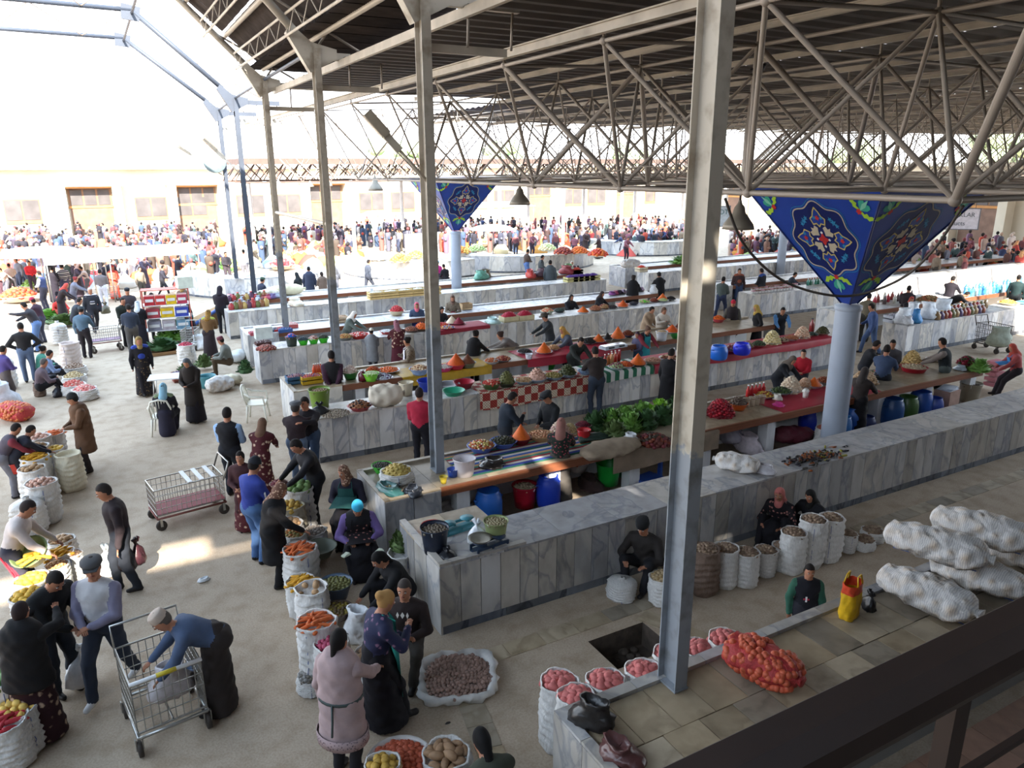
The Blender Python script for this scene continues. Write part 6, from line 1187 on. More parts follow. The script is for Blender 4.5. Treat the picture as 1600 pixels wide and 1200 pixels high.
for x, y, r_, cl, hp, hh, h_, l in ((665, 608, .24, '#2340b8', None, .1, .25, 'royal blue basin left of the second column'), (700, 606, .28, '#8a8c90', None, .1, .1, 'grey metal basin right of the second column'), (725, 606, .25, '#a01c30', None, .1, .16, 'dark red basin beside the grey metal one'), (710, 618, .26, '#2ea07c', None, .1, .12, 'turquoise basin with dark red rim'), (773, 611, .24, '#3a5a30', ['#b0382c', '#d0b49a', '#c04434'], .07, .16, 'pickled tomatoes in a green bowl'), (797, 607, .22, '#2c3a2a', ['#5a5a2c', '#4a4a24'], .28, .12, 'high dome of green olives'), (823, 602, .22, '#8aa0b8', ['#b8946a', '#c8a884'], .07, .1, 'tan chickpeas in a pale blue bowl'), (846, 600, .25, '#8fa6c0', ['#c49a88', '#d0aa98'], .26, .1, 'smooth pink dome of salad'), (870, 595, .26, '#8fa6c0', ['#9a8a50', '#b8a468', '#8a7a40'], .08, .1, 'ring of yellow green olives'), (893, 592, .24, '#8fa6c0', ['#3f4426', '#4a5030'], .24, .1, 'dark green caper dome'), (917, 585, .22, '#8fb0d8', ['#8a9ab0'], .05, .1, 'pale blue plate beside the brown sweater man'), (966, 578, .22, '#c8ccd6', ['#a8b488', '#8a4a5a'], .1, .08, 'green and purple salad plate'), (986, 578, .22, '#c8ccd6', ['#c8602c', '#b8482c'], .1, .08, 'red orange pepper salad plate'), (1005, 575, .24, '#5a4a44', [OR], -.28, .08, 'tall orange carrot cone on the red cloth'), (1025, 570, .23, '#a89a8a', ['#b89078', '#a8705c'], .08, .1, 'pinkish bean bowl next to the tall orange cone'), (1045, 564, .26, '#b8bcc6', ['#6a3a24', '#8a4a2c', '#c8b090'], .08, .1, 'glossy dried fruit bowl'), (1119, 558, .24, '#d4d4d8', ['#d8ac84', '#e0bc98'], .12, .08, 'peach slices just right of the thick column'), (1137, 555, .22, '#2a3a34', ['#5a5434', '#4a4a2c'], .2, .08, 'olive dome in a glass bowl'), (1155, 551, .24, '#d4d4d8', ['#8a2a34', '#c8b8a8', '#6a3a4a'], .08, .1, 'red bean salad bowl'), (1173, 547, .2, '#a82834', ['#7a7450', '#8a8460'], .14, .08, 'grey green caper bowl on red'), (1188, 543, .21, '#a05a60', ['#3a4630', '#4c5a3c'], .12, .08, 'dark green bowl before the yellow headscarf'), (1222, 535, .2, '#b86a6a', ['#b8a890', '#5a3a2c'], .08, .07, 'nut plate before the blue sleeved youth'), (1237, 532, .22, '#c4c4cc', ['#a86a48', '#b87a58'], .09, .08, 'brown orange salad bowl'), (1268, 525, .2, '#c4b4ac', ['#3a4a3a', '#4a5a54'], .06, .06, 'dark salad plate behind the tall jar'), (1285, 523, .22, '#b49a90', ['#4a4424', '#3a3c22'], .2, .07, 'olive heap nearest the round pillar')): bowl(x, y, r_, l+' on the spice counter', cl, hp, hh, h_, Z2)
cauli(1206, 537, .25, 'ragged cream cabbage heap on the spice counter', Z2, ('#d2c490', '#dccfa6'), .4); cauli(1253, 528, .23, 'pinkish cream cabbage heap on the spice counter', Z2, ('#d4ae94', '#dcc4aa'), .36); bottle(1266, 519, Z2, .45, .08, '#8a3a3a', '#20202a', 'tall jar of red pickles with dark lid', 'jar'); barrel(1124, 540, Z2, .24, .38, '#1f6ad0', 'sky blue barrel on the spice counter right of the column'); barrel(1160, 536, Z2, .24, .32, '#2434d8', 'ultramarine tub among the bean bowls')
for i in range(7): bottle(945+(i % 4)*5.5, 572-(i//4)*9-(i % 4), Z2, .32, .045, ('#a82a24', '#b86a34', '#c89a6a')[i % 3], '#e0dcd8', 'ketchup bottle beside the brown sweater man', group='ketchup bottles on the spice counter')
for i in range(5): bottle(1048+i*5, 560-i, Z2, .28, .04, '#dcd8d4', '#e4e4e4', 'white bottle half hidden behind the thick column', group='white bottles by the column')
Z3 = .98
def crate(px, py, z, d, col, label, rz=0, slats=3, fill=None, hh=.06, group=None, cat='crate'):
    c = snap(at(px, py, z)); t = thing('crate', label, cat, (c.x, c.y, z), rz, group); m = M(col, .7, 0, .12, 5); w_, l_, h_ = d
    for k in range(slats):
        zz = h_*(k+.5)/slats; s_ = h_/slats*.7
        for yy in (-l_/2, l_/2): b = MB(); b.box((0, yy, zz), (w_, .015, s_), m); b.obj('slat', t)
        for xx in (-w_/2, w_/2): b = MB(); b.box((xx, 0, zz), (.015, l_, s_), m); b.obj('slat', t)
    b = MB(); b.box((0, 0, .01), (w_, l_, .015), m); b.obj('bottom', t)
    if fill: b = MB(); mound(b, 1, hh, fill, 60, .035 if w_ < .8 else .04); b.v = [(x*w_*.5, y*l_*.5, z_+h_*.8) for x, y, z_ in b.v] if False else b.v; o = b.obj('contents', t, (0, 0, h_*.8)); o.scale = (w_*.52, l_*.52, 1); tag(o, None, None, kind='stuff')
    return t
crate(463, 598, Z3, (.45, .3, .2), '#3a5f80', 'blue box of packets on the yellow edged table end', 0, 2, ['#8a4a50', '#3f5f8a', '#c8c8d0']); crate(487, 598, Z3, (.5, .3, .2), '#c09a24', 'yellow crate beside the man with clasped hands', 0, 2, ['#b0442c', '#3a5a9a'])
for i in range(4): bottle(490+i*4, 585, Z3, .3, .05, '#c84a24', '#c8c0b8', 'orange red sauce bottle over the yellow crate', group='sauce bottles by the yellow crate')
bowl(548, 592, .2, 'green stand heaped with white mesh bags on the table', '#2f7a34', ['#c9b0a4', '#d8ccc0'], .2, .18, Z3); bottle(567, 595, Z3, .28, .11, '#5a1420', '#c8c0c0', 'large jar of dark red jam', 'jar'); bowl(580, 595, .2, 'lime green basin beside the jam jar', '#7ac43a', ['#c8d8a8'], .05, .2, Z3, cat='basin', name='basin')
for x, y, r_, cl, hp, hh, h_, l in ((583, 583, .2, '#c8ccd4', ['#b85a28', '#a84a24'], .1, .08, 'red orange salad left of the orange plate'), (606, 581, .3, '#c8ccd4', [OR, '#d87838'], .06, .06, 'large plate of orange carrot salad'), (598, 592, .25, '#c8c4d0', ['#c4c8d8', '#5a3a5a'], .07, .05, 'plates of white and purple salad in foil'), (656, 585, .26, '#8aa4d0', ['#c8a884', '#8a5a3c', '#dccbb4'], .1, .16, 'mushroom salad in a pale blue basin'), (695, 580, .24, '#d83a78', ['#b8b0a8'], .02, .12, 'magenta basin beside the second column'), (713, 576, .26, '#c8324a', [SAF], -.3, .14, 'orange carrot cone in a magenta bowl'), (731, 574, .22, '#6a6a54', [BRN, '#8a4a2a'], -.25, .14, 'red brown carrot cone left of the black dress'), (768, 568, .2, '#b4b4bc', ['#b8683c', '#c8b4a4'], .08, .08, 'spicy salad bowl under the grey knit woman'), (786, 564, .24, '#a8a0a4', ['#8a3a2c', '#b87a50'], .08, .06, 'low red brown salad bowl under the grey knit woman'), (820, 552, .22, '#b8bcc8', ['#2a2626', '#3a3434'], .07, .06, 'black salad plate on the red cloth'), (850, 552, .24, '#c8ccd4', [OR], -.28, .06, 'orange carrot cone before the brimmed hat man'), (865, 547, .18, '#c8c4c0', ['#c09468'], .1, .06, 'tan salad right of the brimmed hat cone'), (920, 537, .22, '#b8bcc4', [BLK], .14, .05, 'black seaweed heap behind the dark green jacket'), (935, 535, .22, '#c8ccd4', [OR], -.22, .06, 'orange cone left of the tallest cone'), (949, 532, .17, '#b8bcc4', [BLK], -.2, .06, 'small black cone between two orange cones'), (965, 530, .25, '#c8ccd4', [OR], -.36, .06, 'tallest orange carrot cone of the table'), (981, 526, .2, '#4a5a8a', ['#7a3a22'], .14, .07, 'brown salad dome on a blue plate'), (1050, 520, .26, '#c8ccd4', [SAF], -.22, .06, 'red orange cone left of the thick column'), (1064, 513, .22, '#b8b4b4', ['#6a2418'], -.24, .06, 'dark red cone touching the thick column'), (1062, 530, .2, '#2f8a3c', None, .1, .1, 'green basin at the thick column'), (1117, 502, .22, '#c8505a', [OR], .12, .12, 'orange salad in a pink basin right of the thick column')): bowl(x, y, r_, l+' on the long table', cl, hp, hh, h_, Z3)
bowl(829, 562, .1, 'small white tub on the red cloth of the table', '#dfe2ea', None, .1, .14, Z3, cat='tub', name='tub', style='bucket'); bowl(1034, 532, .18, 'white tub of pale pickles beside the cream coat', '#dadde2', ['#c8ae88'], .06, .28, Z3, **Bk)
for i, (x, y) in enumerate(((950, 545), (966, 542))): c = at(x, y, Z3); t = thing('table_scale', ('left' if i == 0 else 'right')+' flat white table scale in front of the tall orange cones', 'scale', (c.x, c.y, Z3), .1); b = MB(); b.box((0, 0, .04), (.45, .3, .07), M('#b8c0c8', .3)); b.obj('body', t); b = MB(); b.box((0, .02, .09), (.4, .24, .015), M('#cfd6dc', .25, .3)); b.obj('platter', t); b = MB(); b.box((0, -.16, .06), (.2, .02, .05), M('#23262a', .3)); b.obj('display', t)
bowl(806, 592, .2, 'white bucket with blue label among the table legs', '#d4d6da', None, .1, .45, .2, **Bk); bowl(858, 578, .2, 'green plastic basin under the red cloth table', '#2f9a3c', None, .1, .2, .2, cat='basin', name='basin')
# ---------------------------------------------------------------- third island
bowl(417, 546, .3, 'heap of red brown meat on the third counter end', '#222222', ['#8a3a30', '#7a4a40', '#a05a4c'], .1, .1, Z2, style='none', s=.05, n=60, cat='meat', name='meat_heap'); c = at(412, 528, Z2); t = thing('white_box', 'white plastic crate behind the meat heap', 'box', (c.x, c.y, Z2)); b = MB(); b.box((0, 0, .18), (.5, .35, .36), M('#c9d0cc', .5)); b.obj('box', t)
bowl(457, 541, .17, 'dark bucket with blue cloth next to the green basins', '#2f3a34', ['#2f62b8', '#d86a6a'], .12, .28, Z2, **Bk)
for i, x in enumerate((476, 492, 507)): bowl(x, 540-i*2, .16, ('left', 'middle', 'right')[i]+' of three lime green basins on the third counter', '#3fc02c', [['#3a4a54'], ['#a05a48', '#d0b8b0'], ['#3a3a2c']][i], .1, .15, Z2, cat='basin', name='basin')
for x, y, r_, cl, hp, hh, h_, l in ((541, 532, .25, '#6a6e6c', ['#b08a4a', '#a86a34'], .1, .1, 'tan salad bowl before the white headscarf'), (561, 528, .3, '#c0302c', ['#c03a34', '#e0dcd4'], .07, .12, 'red basin of tomatoes'), (604, 521, .22, '#c03a44', ['#d8dcdc'], .04, .08, 'red bowl of white cheese'), (643, 518, .26, '#6a4a3c', ['#8a5034', '#7a4430'], .1, .07, 'brown walnut heap before the rose headscarf'), (659, 516, .26, '#7a5a44', [OR], .18, .08, 'orange saffron dome beside the second column'), (690, 510, .25, '#a8384c', ['#c84a20', '#b0303a'], .08, .05, 'orange spice tray right of the second column'), (706, 506, .22, '#b0384c', ['#dcccb0'], -.24, .05, 'cream cone of spice'), (717, 507, .22, '#8a2438', ['#7a1428'], -.22, .05, 'wine red cone of spice'), (700, 514, .25, '#9a3448', ['#c8a868', '#5a6ab0', '#b84a34'], .05, .04, 'tray of mixed spice packets'), (855, 490, .24, '#c4d0c0', ['#d88868', '#c8d0a8'], .12, .1, 'salmon flower plate left of the saffron cones'), (872, 487, .2, '#3a444c', ['#3f5048'], .08, .06, 'dark green plate by the left seller'), (911, 489, .24, '#c8ccd4', [OR], -.2, .06, 'left saffron cone before the left seller'), (930, 485, .24, '#a07a64', ['#9a6044', '#b07a58'], .14, .05, 'brown nut heap between the sellers'), (944, 482, .22, '#b09078', ['#b08a60', '#8a4a40'], .12, .05, 'tan nut heap between the sellers'), (957, 482, .18, '#5a5a64', ['#3a3030'], .08, .05, 'dark spice plate under the right seller'), (973, 480, .23, '#c8ccd4', [SAF], -.24, .05, 'middle saffron cone right of the right seller'), (961, 474, .26, '#d8887c', ['#d8988c'], .03, .05, 'salmon pink tray behind the cones'), (990, 476, .18, '#4a5a7a', ['#3a3a40'], .06, .05, 'dark blue plate before the broad man'), (1002, 472, .22, '#c8c4a8', ['#c8b88a', '#5ac83a'], .06, .05, 'cream and lime plate before the broad man'), (1015, 470, .18, '#8a5a54', ['#8a4432'], .1, .05, 'russet spice heap left of the last cone'), (1026, 468, .24, '#c8ccd4', [OR], -.26, .05, 'last saffron cone at the counter end'), (1036, 471, .2, '#c8ccd0', ['#b8c48a'], .08, .05, 'pale green plate under the white bag'), (1045, 468, .2, '#8a8c94', ['#2a2624'], .1, .05, 'black plate at the end of the counter')): bowl(x, y, r_, l+', third counter', cl, hp, hh, h_, Z2)
bag(1033, 461, .18, .35, '#e6e8ec', 'bright white bag at the end of the third counter', Z2, False); bag(772, 506, .28, .2, '#a4c0bc', 'pale teal bag of greens beside the pomegranate boxes', Z2, False, .3, fill=['#3f6a48'])
for i, x in enumerate((795, 820)): crate(x, 502-i*2, Z2, (.55, .4, .22), '#c9bd98', ('left', 'right')[i]+' carton heaped with small red pomegranates on the third counter', 0, 1, ['#a81c34', '#c02a40', '#8a1428'], .16)
bowl(620, 492, .28, 'cream basin heaped with red pomegranates before the partition', '#c9b99a', ['#b02a30', '#c8443c'], .2, .16, Z3); crate(728, 483, Z3, (.4, .3, .26), '#b89a74', 'cardboard box beside the mottled coat woman', 0, 1)
for i, (x, y, cl) in enumerate(((403, 525, '#a8505a'), (415, 520, '#c85a60'), (428, 519, '#5a6a7a'), (438, 518, '#c03a3c'), (452, 524, '#3a5a94'), (405, 533, '#4a2a28'))): crate(x, y, Z3, (.42, .28, .12), cl, ('dusty rose', 'pink', 'slate grey', 'scarlet', 'blue', 'dark brown')[i]+' tray of packets at the left end of the bare table', .05, 1, [cl, '#d8cccc'], .05, cat='tray')
crate(455, 512, Z3, (.4, .25, .14), '#d86a64', 'coral trays beside the fourth column on the bare table', 0, 1, ['#e0c0b8', '#c84a44']); crate(530, 503, Z3, (.55, .4, .2), '#b8a48a', 'open box of walnuts behind the white headscarf', 0, 2, ['#b09070', '#c8a888'])
for i in range(8): bag(955+i*7+rr.uniform(-2, 2), 461-i, .16, .15, ('#8a4a8a', '#b85a7a', '#3a2a3a', '#c8b0c8')[i % 4], 'small purple or dark bag behind the broad man', Z3, False, .5, group='bags behind the broad man')
# ---------------------------------------------------------------- fourth island and beyond
for i in range(18):
    x = 362+(i % 9)*6.8; y = 484-(i//9)*9-(i % 9)*.7; bottle(x, y, Z2, .28+.04*(i % 3), .11, ('#a83a3c', '#6a6a3a', '#8a5a3a', '#b89a5a', '#5a3a50')[i % 5], ('#c8c8cc', '#3a3a44', '#c84a4a')[i % 3], 'squat jar of preserves in the rows at the far left counter', 'jar', 'jars at the far left counter')
for i in range(12): bag(362+i*7, 470-i*.5+rr.uniform(-3, 3), .2, .2, ('#b04a64', '#6a5a8a', '#a8b0c0', '#8a3a34')[i % 4], 'colourful packet heap behind the rows of jars', Z2+.0, False, .4, group='packets behind the jars')
bag(467, 480, .35, .3, '#cfc6b4', 'clear bag of orange fruit right of the fourth column', Z2, False, .2, fill=['#b8643a', '#a8583c']); lying(447, 461, Z3, 1.5, .3, 0, 'long cream sack lying on the farthest long table', M('#d2c8a8', .8, 0, .06, 5, .4), False); lying(418, 466, Z3, 1.0, .25, .2, 'translucent bag of onions beside the cream sack', M('#c8bfa8', .5, 0, .15, 12, .5), False)
for i in range(5): crate(590+i*22, 468-i*2, Z2, (.6, .42, .3), '#c4a870', 'slatted wooden fruit crate, '+ORD[i]+' from the left on the crate counter', .02, 3, ['#d8d4cc', '#8a8a3a'], .06)
c = at(579, 465, Z2); t = thing('white_box', 'white box at the left end of the fruit crates', 'box', (c.x, c.y, Z2)); b = MB(); b.box((0, 0, .2), (.12, .4, .4), WHITE); b.obj('box', t)
for i in range(5): crate(895+i*9.5, 441-i*.6, Z2, (.55, .4, .24), '#b8b078', 'carton of purple grapes at the end of the crate counter', 0, 2, ['#5a3a86', '#6a4a98'], .12, group='cartons of purple grapes')
for i in range(4): crate(930+i*8, 428-i*.5, Z3, (.5, .4, .24), '#d0c4a8', 'carton of coral red fruit beyond the grapes', 0, 2, ['#d84a34', '#e06a50'], .12, group='cartons of coral fruit')
for i, (x, y, cl) in enumerate(((735, 428, '#6a5a3a'), (752, 436, '#5f9a86'), (838, 436, '#b83a34'), (850, 433, '#4a2a34'), (885, 428, '#8a2a30'), (875, 434, '#c8c8a8'), (907, 424, '#5f8a4a'))): bag(x, y, .4, .4, cl, ('olive', 'mint green', 'red', 'dark plum', 'maroon', 'cream', 'leaf green')[i]+' bundle of goods on the farthest long table', Z3, False, .5, name='bundle', cat='bundle')
lying(985, 418, Z2, 1.1, .3, 0, 'white sack with pink end on the sunny counter corner', SACKM, False); greens(1075, 412, .8, .35, Z3, 'heap of pale green herbs in the sun left of the thick column', HERB2, 90)
# right hand block
for i in range(40):
    x, y = 1176+(i % 14)*4.8, 459-(i//14)*4-(i % 14)*.55; bowl(x, y, .085, 'white cup or bowl in the rows on the right counter', '#e6e4e2', ['#8a5a4a' if i % 3 else '#c8909a'], .02, .12, Z2, cat='cup', name='cup', style='bucket', group='white cups on the right counter')
for i in range(9): bottle(1262+i*4, 446-i*.5, Z2, .3, .06, ('#4a8a7a', '#2f6a54', '#cfd8d8')[i % 3], '#d8d8d8', 'green or clear bottle before the slate seller', group='bottles before the slate seller')
for i in range(12): bottle(1366+i*5.2, 476-(i % 3)*3-i*.3, Z3, .34, .07, ('#a82a38', '#8a3a34', '#b8b4a8', '#5a4a4a')[i % 4], '#c8c4c4', 'red or pale bottle behind the white bags', group='bottles behind the white bags')
for i, (x, y, r_, h_, cl) in enumerate(((1408, 505, .3, .5, '#dfe4ea'), (1425, 500, .3, .6, '#e8ecf0'), (1437, 506, .2, .45, '#3f8ac4'), (1450, 498, .3, .55, '#eef0f4'), (1418, 516, .22, .3, '#d4d6da'), (1468, 494, .32, .6, '#e4e8ec'))): bag(x, y, r_, h_, cl, ('upright white bag, left of the heap', 'tall white bag behind the heap', 'blue paper bag in the heap', 'pointed white bag right of the blue one', 'drooping grey white bag over the counter edge', 'rightmost tall white bag')[i]+' on the right counter', Z2, False, .5)
for i in range(26): bottle(1466+(i % 13)*6, 500-(i//13)*8-(i % 13)*.9, Z2, .3, .11, ('#9a7a54', '#5a4a6a', '#8a4a34', '#a83a3c', '#6a6a44')[i % 5], ('#d8d0c8', '#b89a5a', '#c8c8d0')[i % 3], 'jar of preserves in the rows right of the white bags', 'jar', 'jars right of the white bags')
bag(1398, 500, .2, .35, '#5a6a8a', 'crate of small bottles at the left counter end', Z2, False) if 0 else crate(1392, 503, Z2, (.5, .35, .25), '#c8ccd4', 'white rack of small bottles at the right counter end', 0, 2, ['#b8c0cc', '#8a3a3a'])
for i in range(34): bottle(1508+(i % 17)*5.4, 464-(i//17)*6-(i % 17)*.7, Z3, .4, .075, ('#5aa8d8', '#3f8ac8', '#7ac8d4', '#c8d8dc')[i % 4], '#e0e4e8', 'blue water bottle in the rows on the right table', group='blue bottles on the right table')
bowl(1452, 470, .5, 'brown heap of dried goods between the dark figures', '#222222', ['#8a6a44', '#6a5a3a', '#a05a3a'], .2, .1, Z3, style='none', cat='heap', s=.06); bowl(1575, 476, .35, 'tan bread heap on a pale plate at the right edge', '#d0ccc4', ['#c89a54', '#b8803a'], .12, .08, Z2, cat='plate', name='plate')
cloth('blue_sheet', 'pale blue sheet on the counter right of the jars', 30, 34, 14.8, 15.6, 1.01, .02, M('#6fb4d0', .6))
for i in range(9):
    a = rr.uniform(0, 6); bowl((720, 745, 880, 905, 935, 855, 590, 625, 650)[i], (397, 393, 398, 397, 401, 392, 407, 410, 404)[i], .55, ('heap of orange and yellow fruit on the curved stall beside the lone pillar', 'heap of pale green fruit on the middle curved stall', 'red apple heap on the curved stall, centre', 'small orange heap on the curved stall', 'orange fruit heap at the right end of the curved stall', 'cream and green fruit heap on the curved stall', 'white covered heap behind the lone man', 'orange fruit heap beside the lone man', 'heap of golden melons on the first curved stall')[i], '#d8d4cc', [['#c87a3a', '#d8b45a'], ['#a8b878', '#c8cc9a'], ['#8a3a34', '#b85a3c'], ['#d87a34', '#c8602c'], ['#d8702c', '#c84a34'], ['#d8cca0', '#b8c88a'], ['#e4e0d8', '#d8ccb8'], ['#d08a4a', '#b86a3c'], ['#d0a85a', '#c08a44']][i], .35, .1, ZT, s=.1, cat='fruit heap', name='fruit_heap', hr=1)
# ---------------------------------------------------------------- chairs, tables, trolleys
def chair(px, py, face, label):
    c = at(px, py, 0); t = thing('plastic_chair', label, 'chair', (c.x, c.y, 0), -(azim(c)+math.radians(face))); m = CREAM
    b = MB(); b.box((0, 0, .43), (.46, .44, .03), m); b.obj('seat', t)
    for sx_ in (-1, 1):
        for sy_ in (-1, 1): b = MB(); b.tube([(.2*sx_, .19*sy_, .43), (.25*sx_, .24*sy_, 0)], [.032, .022], m, 6); b.obj('leg', t)
        b = MB(); b.tube([(.24*sx_, .22, .43), (.27*sx_, .2, .64), (.27*sx_, -.12, .66), (.22*sx_, -.24, .74)], .026, m, 6); b.obj('armrest', t)
    b = MB(); b.tube([(-.2, -.2, .45), (-.23, -.27, .68), (-.17, -.31, .86), (0, -.32, .9), (.17, -.31, .86), (.23, -.27, .68), (.2, -.2, .45)], .025, m, 6); b.obj('back_frame', t)
    for k in range(5): x = -.13+.065*k; b = MB(); b.tube([(x, -.215, .45), (x, -.285, .7), (x*.9, -.315, .87)], .014, m, 5, flat=.5); b.obj('back_slat', t)
    return t
chair(258, 676, 10, 'white plastic armchair of the woman in pale blue headscarf'); chair(404, 655, 100, 'empty white plastic armchair behind the stooping maroon dress')
c = at(262, 640, 0); t = thing('plastic_table', 'small white table with thin metal legs before the seated woman', 'table', (c.x+.25, c.y+.6, 0), -.2)
b = MB(); b.box((0, 0, .72), (1.15, .6, .03), WHITE); b.obj('tabletop', t)
for sx_ in (-.5, .5):
    for sy_ in (-.25, .25): b = MB(); b.tube([(sx_*.85, sy_, .71), (sx_, sy_, 0)], .014, CHROME, 6); b.obj('leg', t)
def cage(b, x0, x1, y, z0, z1, n, m, horiz=4, ax=0, r=.006):
    P = (lambda u, z: (u, y, z)) if ax == 0 else (lambda u, z: (y, u, z))
    for i in range(n+1): u = x0+(x1-x0)*i/n; b.tube([P(u, z0), P(u, z1)], r, m, 4, False)
    for j in range(horiz+1): z = z0+(z1-z0)*j/horiz; b.tube([P(x0, z), P(x1, z)], r if 0 < j < horiz else r*2, m, 4, False)
def trolley(px, py, rz, label, L=.95, W=.55, z0=.28, z1=.78, base=None, m=CHROME, handle=True, load=None, scale=1):
    c = at(px, py, 0); t = thing('wire_trolley', label, 'trolley', (c.x, c.y, 0), rz); t.scale = (scale,)*3
    for nm, ar in (('long_side', (-L/2, L/2, -W/2, 0)), ('long_side', (-L/2, L/2, W/2, 0)), ('end_side', (-W/2, W/2, -L/2, 1)), ('end_side', (-W/2, W/2, L/2, 1))):
        b = MB(); cage(b, ar[0], ar[1], ar[2], z0, z1, 14 if ar[3] == 0 else 9, m, 4, ar[3]); tag(b.obj(nm, t), None, None, kind='stuff')
    b = MB(); b.box((0, 0, z0), (L, W, .03), base or m) if base else cage(b, -L/2, L/2, 0, z0, z0+.02, 12, m, 1); b.obj('floor_panel', t)
    b = MB()
    for sy_ in (-1, 1): b.tube([(-L/2, W/2*sy_, z0-.06), (L/2, W/2*sy_, z0-.06)], .02, RUST if base else m, 6)
    for sx_ in (-1, 1): b.tube([(L/2*sx_, -W/2, z0-.06), (L/2*sx_, W/2, z0-.06)], .02, RUST if base else m, 6)
    b.obj('chassis', t)
    for sx_ in (-1, 1):
        for sy_ in (-1, 1):
            w_ = MB(); X = Matrix.Translation((L/2*sx_*.92, W/2*sy_, .09)) @ Matrix.Rotation(PI/2, 4, 'X'); w_.lathe([(0, -.02), (.06, -.025), (.09, -.022), (.09, .022), (.06, .025), (0, .02)], M('#3f3833', .7), 14, M4=X); wo = w_.obj('wheel', t)
            f_ = MB(); f_.box((L/2*sx_*.92, W/2*sy_-.035, .15), (.04, .01, .14), m); f_.box((L/2*sx_*.92, W/2*sy_+.035, .15), (.04, .01, .14), m); f_.obj('fork', wo)
    if handle: b = MB(); b.tube([(L/2, -W/2, z1-.1), (L/2+.12, -W/2, z1+.22), (L/2+.12, W/2, z1+.22), (L/2, W/2, z1-.1)], .016, m, 6); b.obj('push_bar', t)
    return t
t = trolley(296, 806, .16, 'wire trolley with dark red floor and three white slats on top', 1.15, .6, .28, .74, M('#7a2228', .6, 0, .15))
for k in range(3): b = MB(); b.box((.02+k*.2, 0, .755), (.07, .62, .02), WHITE); b.obj('top_slat', t)
t = trolley(262, 1128, 1.72, 'tall wire trolley searched by the old man in blue shirt', .8, .7, .3, .88)
b = MB(); b.tube([(-.4, -.36, .9), (-.4, .36, .9)], .022, WHITE, 6); b.obj('front_bar', t); b = MB(); b.tube([(-.4, -.1, .9), (-.4, .1, .9)], .025, M('#c8b432', .4), 6); b.obj('bar_label', t)
bag(268, 1085, .22, .4, '#c9c2c4', 'pale bag with green stripe hanging in the tall wire trolley', .32, False, .5); bag(300, 1062, .13, .16, '#9ab4d4', 'blue patterned packet in the tall wire trolley', .34, False, .5)
trolley(168, 548, .1, 'wire trolley in front of the dusty blue jacket man', .9, .5, .4, .8, M('#8a6a80', .6)); trolley(300, 545, 1.2, 'small wire trolley with a white bag at the shelf cart', .7, .45, .35, .7)
trolley(170, 470, .1, 'loaded wire trolley in the bright left crowd', .8, .5, .3, .7); trolley(1548, 548, 1.4, 'upright dark sack trolley with olive bags at the right', .9, .55, .3, .9, None, DKMETAL)
bag(1560, 540, .35, .6, '#8f9382', 'grey olive sack strapped on the dark trolley', .35, False, .7)
# shelf cart
c = at(268, 545, 0); t = thing('shelf_cart', 'tall shelf cart stacked with red yellow and blue packets', 'cart', (c.x+.1, c.y+1.1, 0), -.1); RS = M('#b05a4c', .6)
for sx_ in (-.75, .75):
    for sy_ in (-.3, .3): b = MB(); b.tube([(sx_, sy_, 0), (sx_, sy_, 1.95)], .02, RS, 6); b.obj('post', t)
for z in (.5, .95, 1.4, 1.93): b = MB(); b.box((0, 0, z), (1.55, .62, .025), RS if z > 1.8 else WHITE); b.obj('shelf', t)
k = 0
for z, cols in ((1.415, ('#b02a34', '#c03a34', '#d8b422', '#b03a54')), (.965, ('#a8404a', '#d4b020', '#3a4aa8')), (.515, ('#8a8a9a', '#b0a8b0', '#6a90a8'))):
    n = len(cols)
    for i, cl in enumerate(cols):
        p = Vector((-.7+1.4*(i+.5)/n, -.08, 0)); q = Matrix.Rotation(-.1, 3, 'Z') @ p
        o = thing('packet_box', ('crimson', 'red', 'yellow', 'rose', 'brick red', 'golden', 'blue', 'grey', 'pale', 'sea blue')[k]+' packet stack on the '+{1.415: 'top', .965: 'middle', .515: 'lowest'}[z]+' shelf of the shelf cart', 'box', (c.x+.1+q.x, c.y+1.1+q.y, z), -.1); k += 1
        b = MB(); b.box((0, 0, .16), (1.3/n, .4, .32), M(cl, .5, 0, .15, 9)); b.obj('carton', o); b = MB(); b.box((0, -.205, .17), (1.0/n, .01, .1), WHITE); b.obj('label_band', o)
o = thing('white_box', 'open white carton on the corner of the shelf cart top', 'box', (c.x+.75, c.y+.95, 1.945), .1); b = MB(); b.box((0, 0, .2), (.5, .45, .4), M('#cfd8cc', .6)); b.obj('carton', o)
c = at(330, 520, 0); t = thing('ramp', 'brown board ramp with blue rail beside the hooded man', 'ramp', (c.x, c.y+1.5, 0), .5); b = MB(); b.prism([(-1.3, 0), (1.3, 0), (1.3, .7), (1.3, .78), (-1.3, .1)], -.3, .3, M('#8a6a44', .7, 0, .15), 1); b.obj('board', t); b = MB(); b.tube([(-1.2, -.45, .1), (1.1, -.45, .95)], .07, M('#3a5590', .5), 5); b.obj('rail', t)
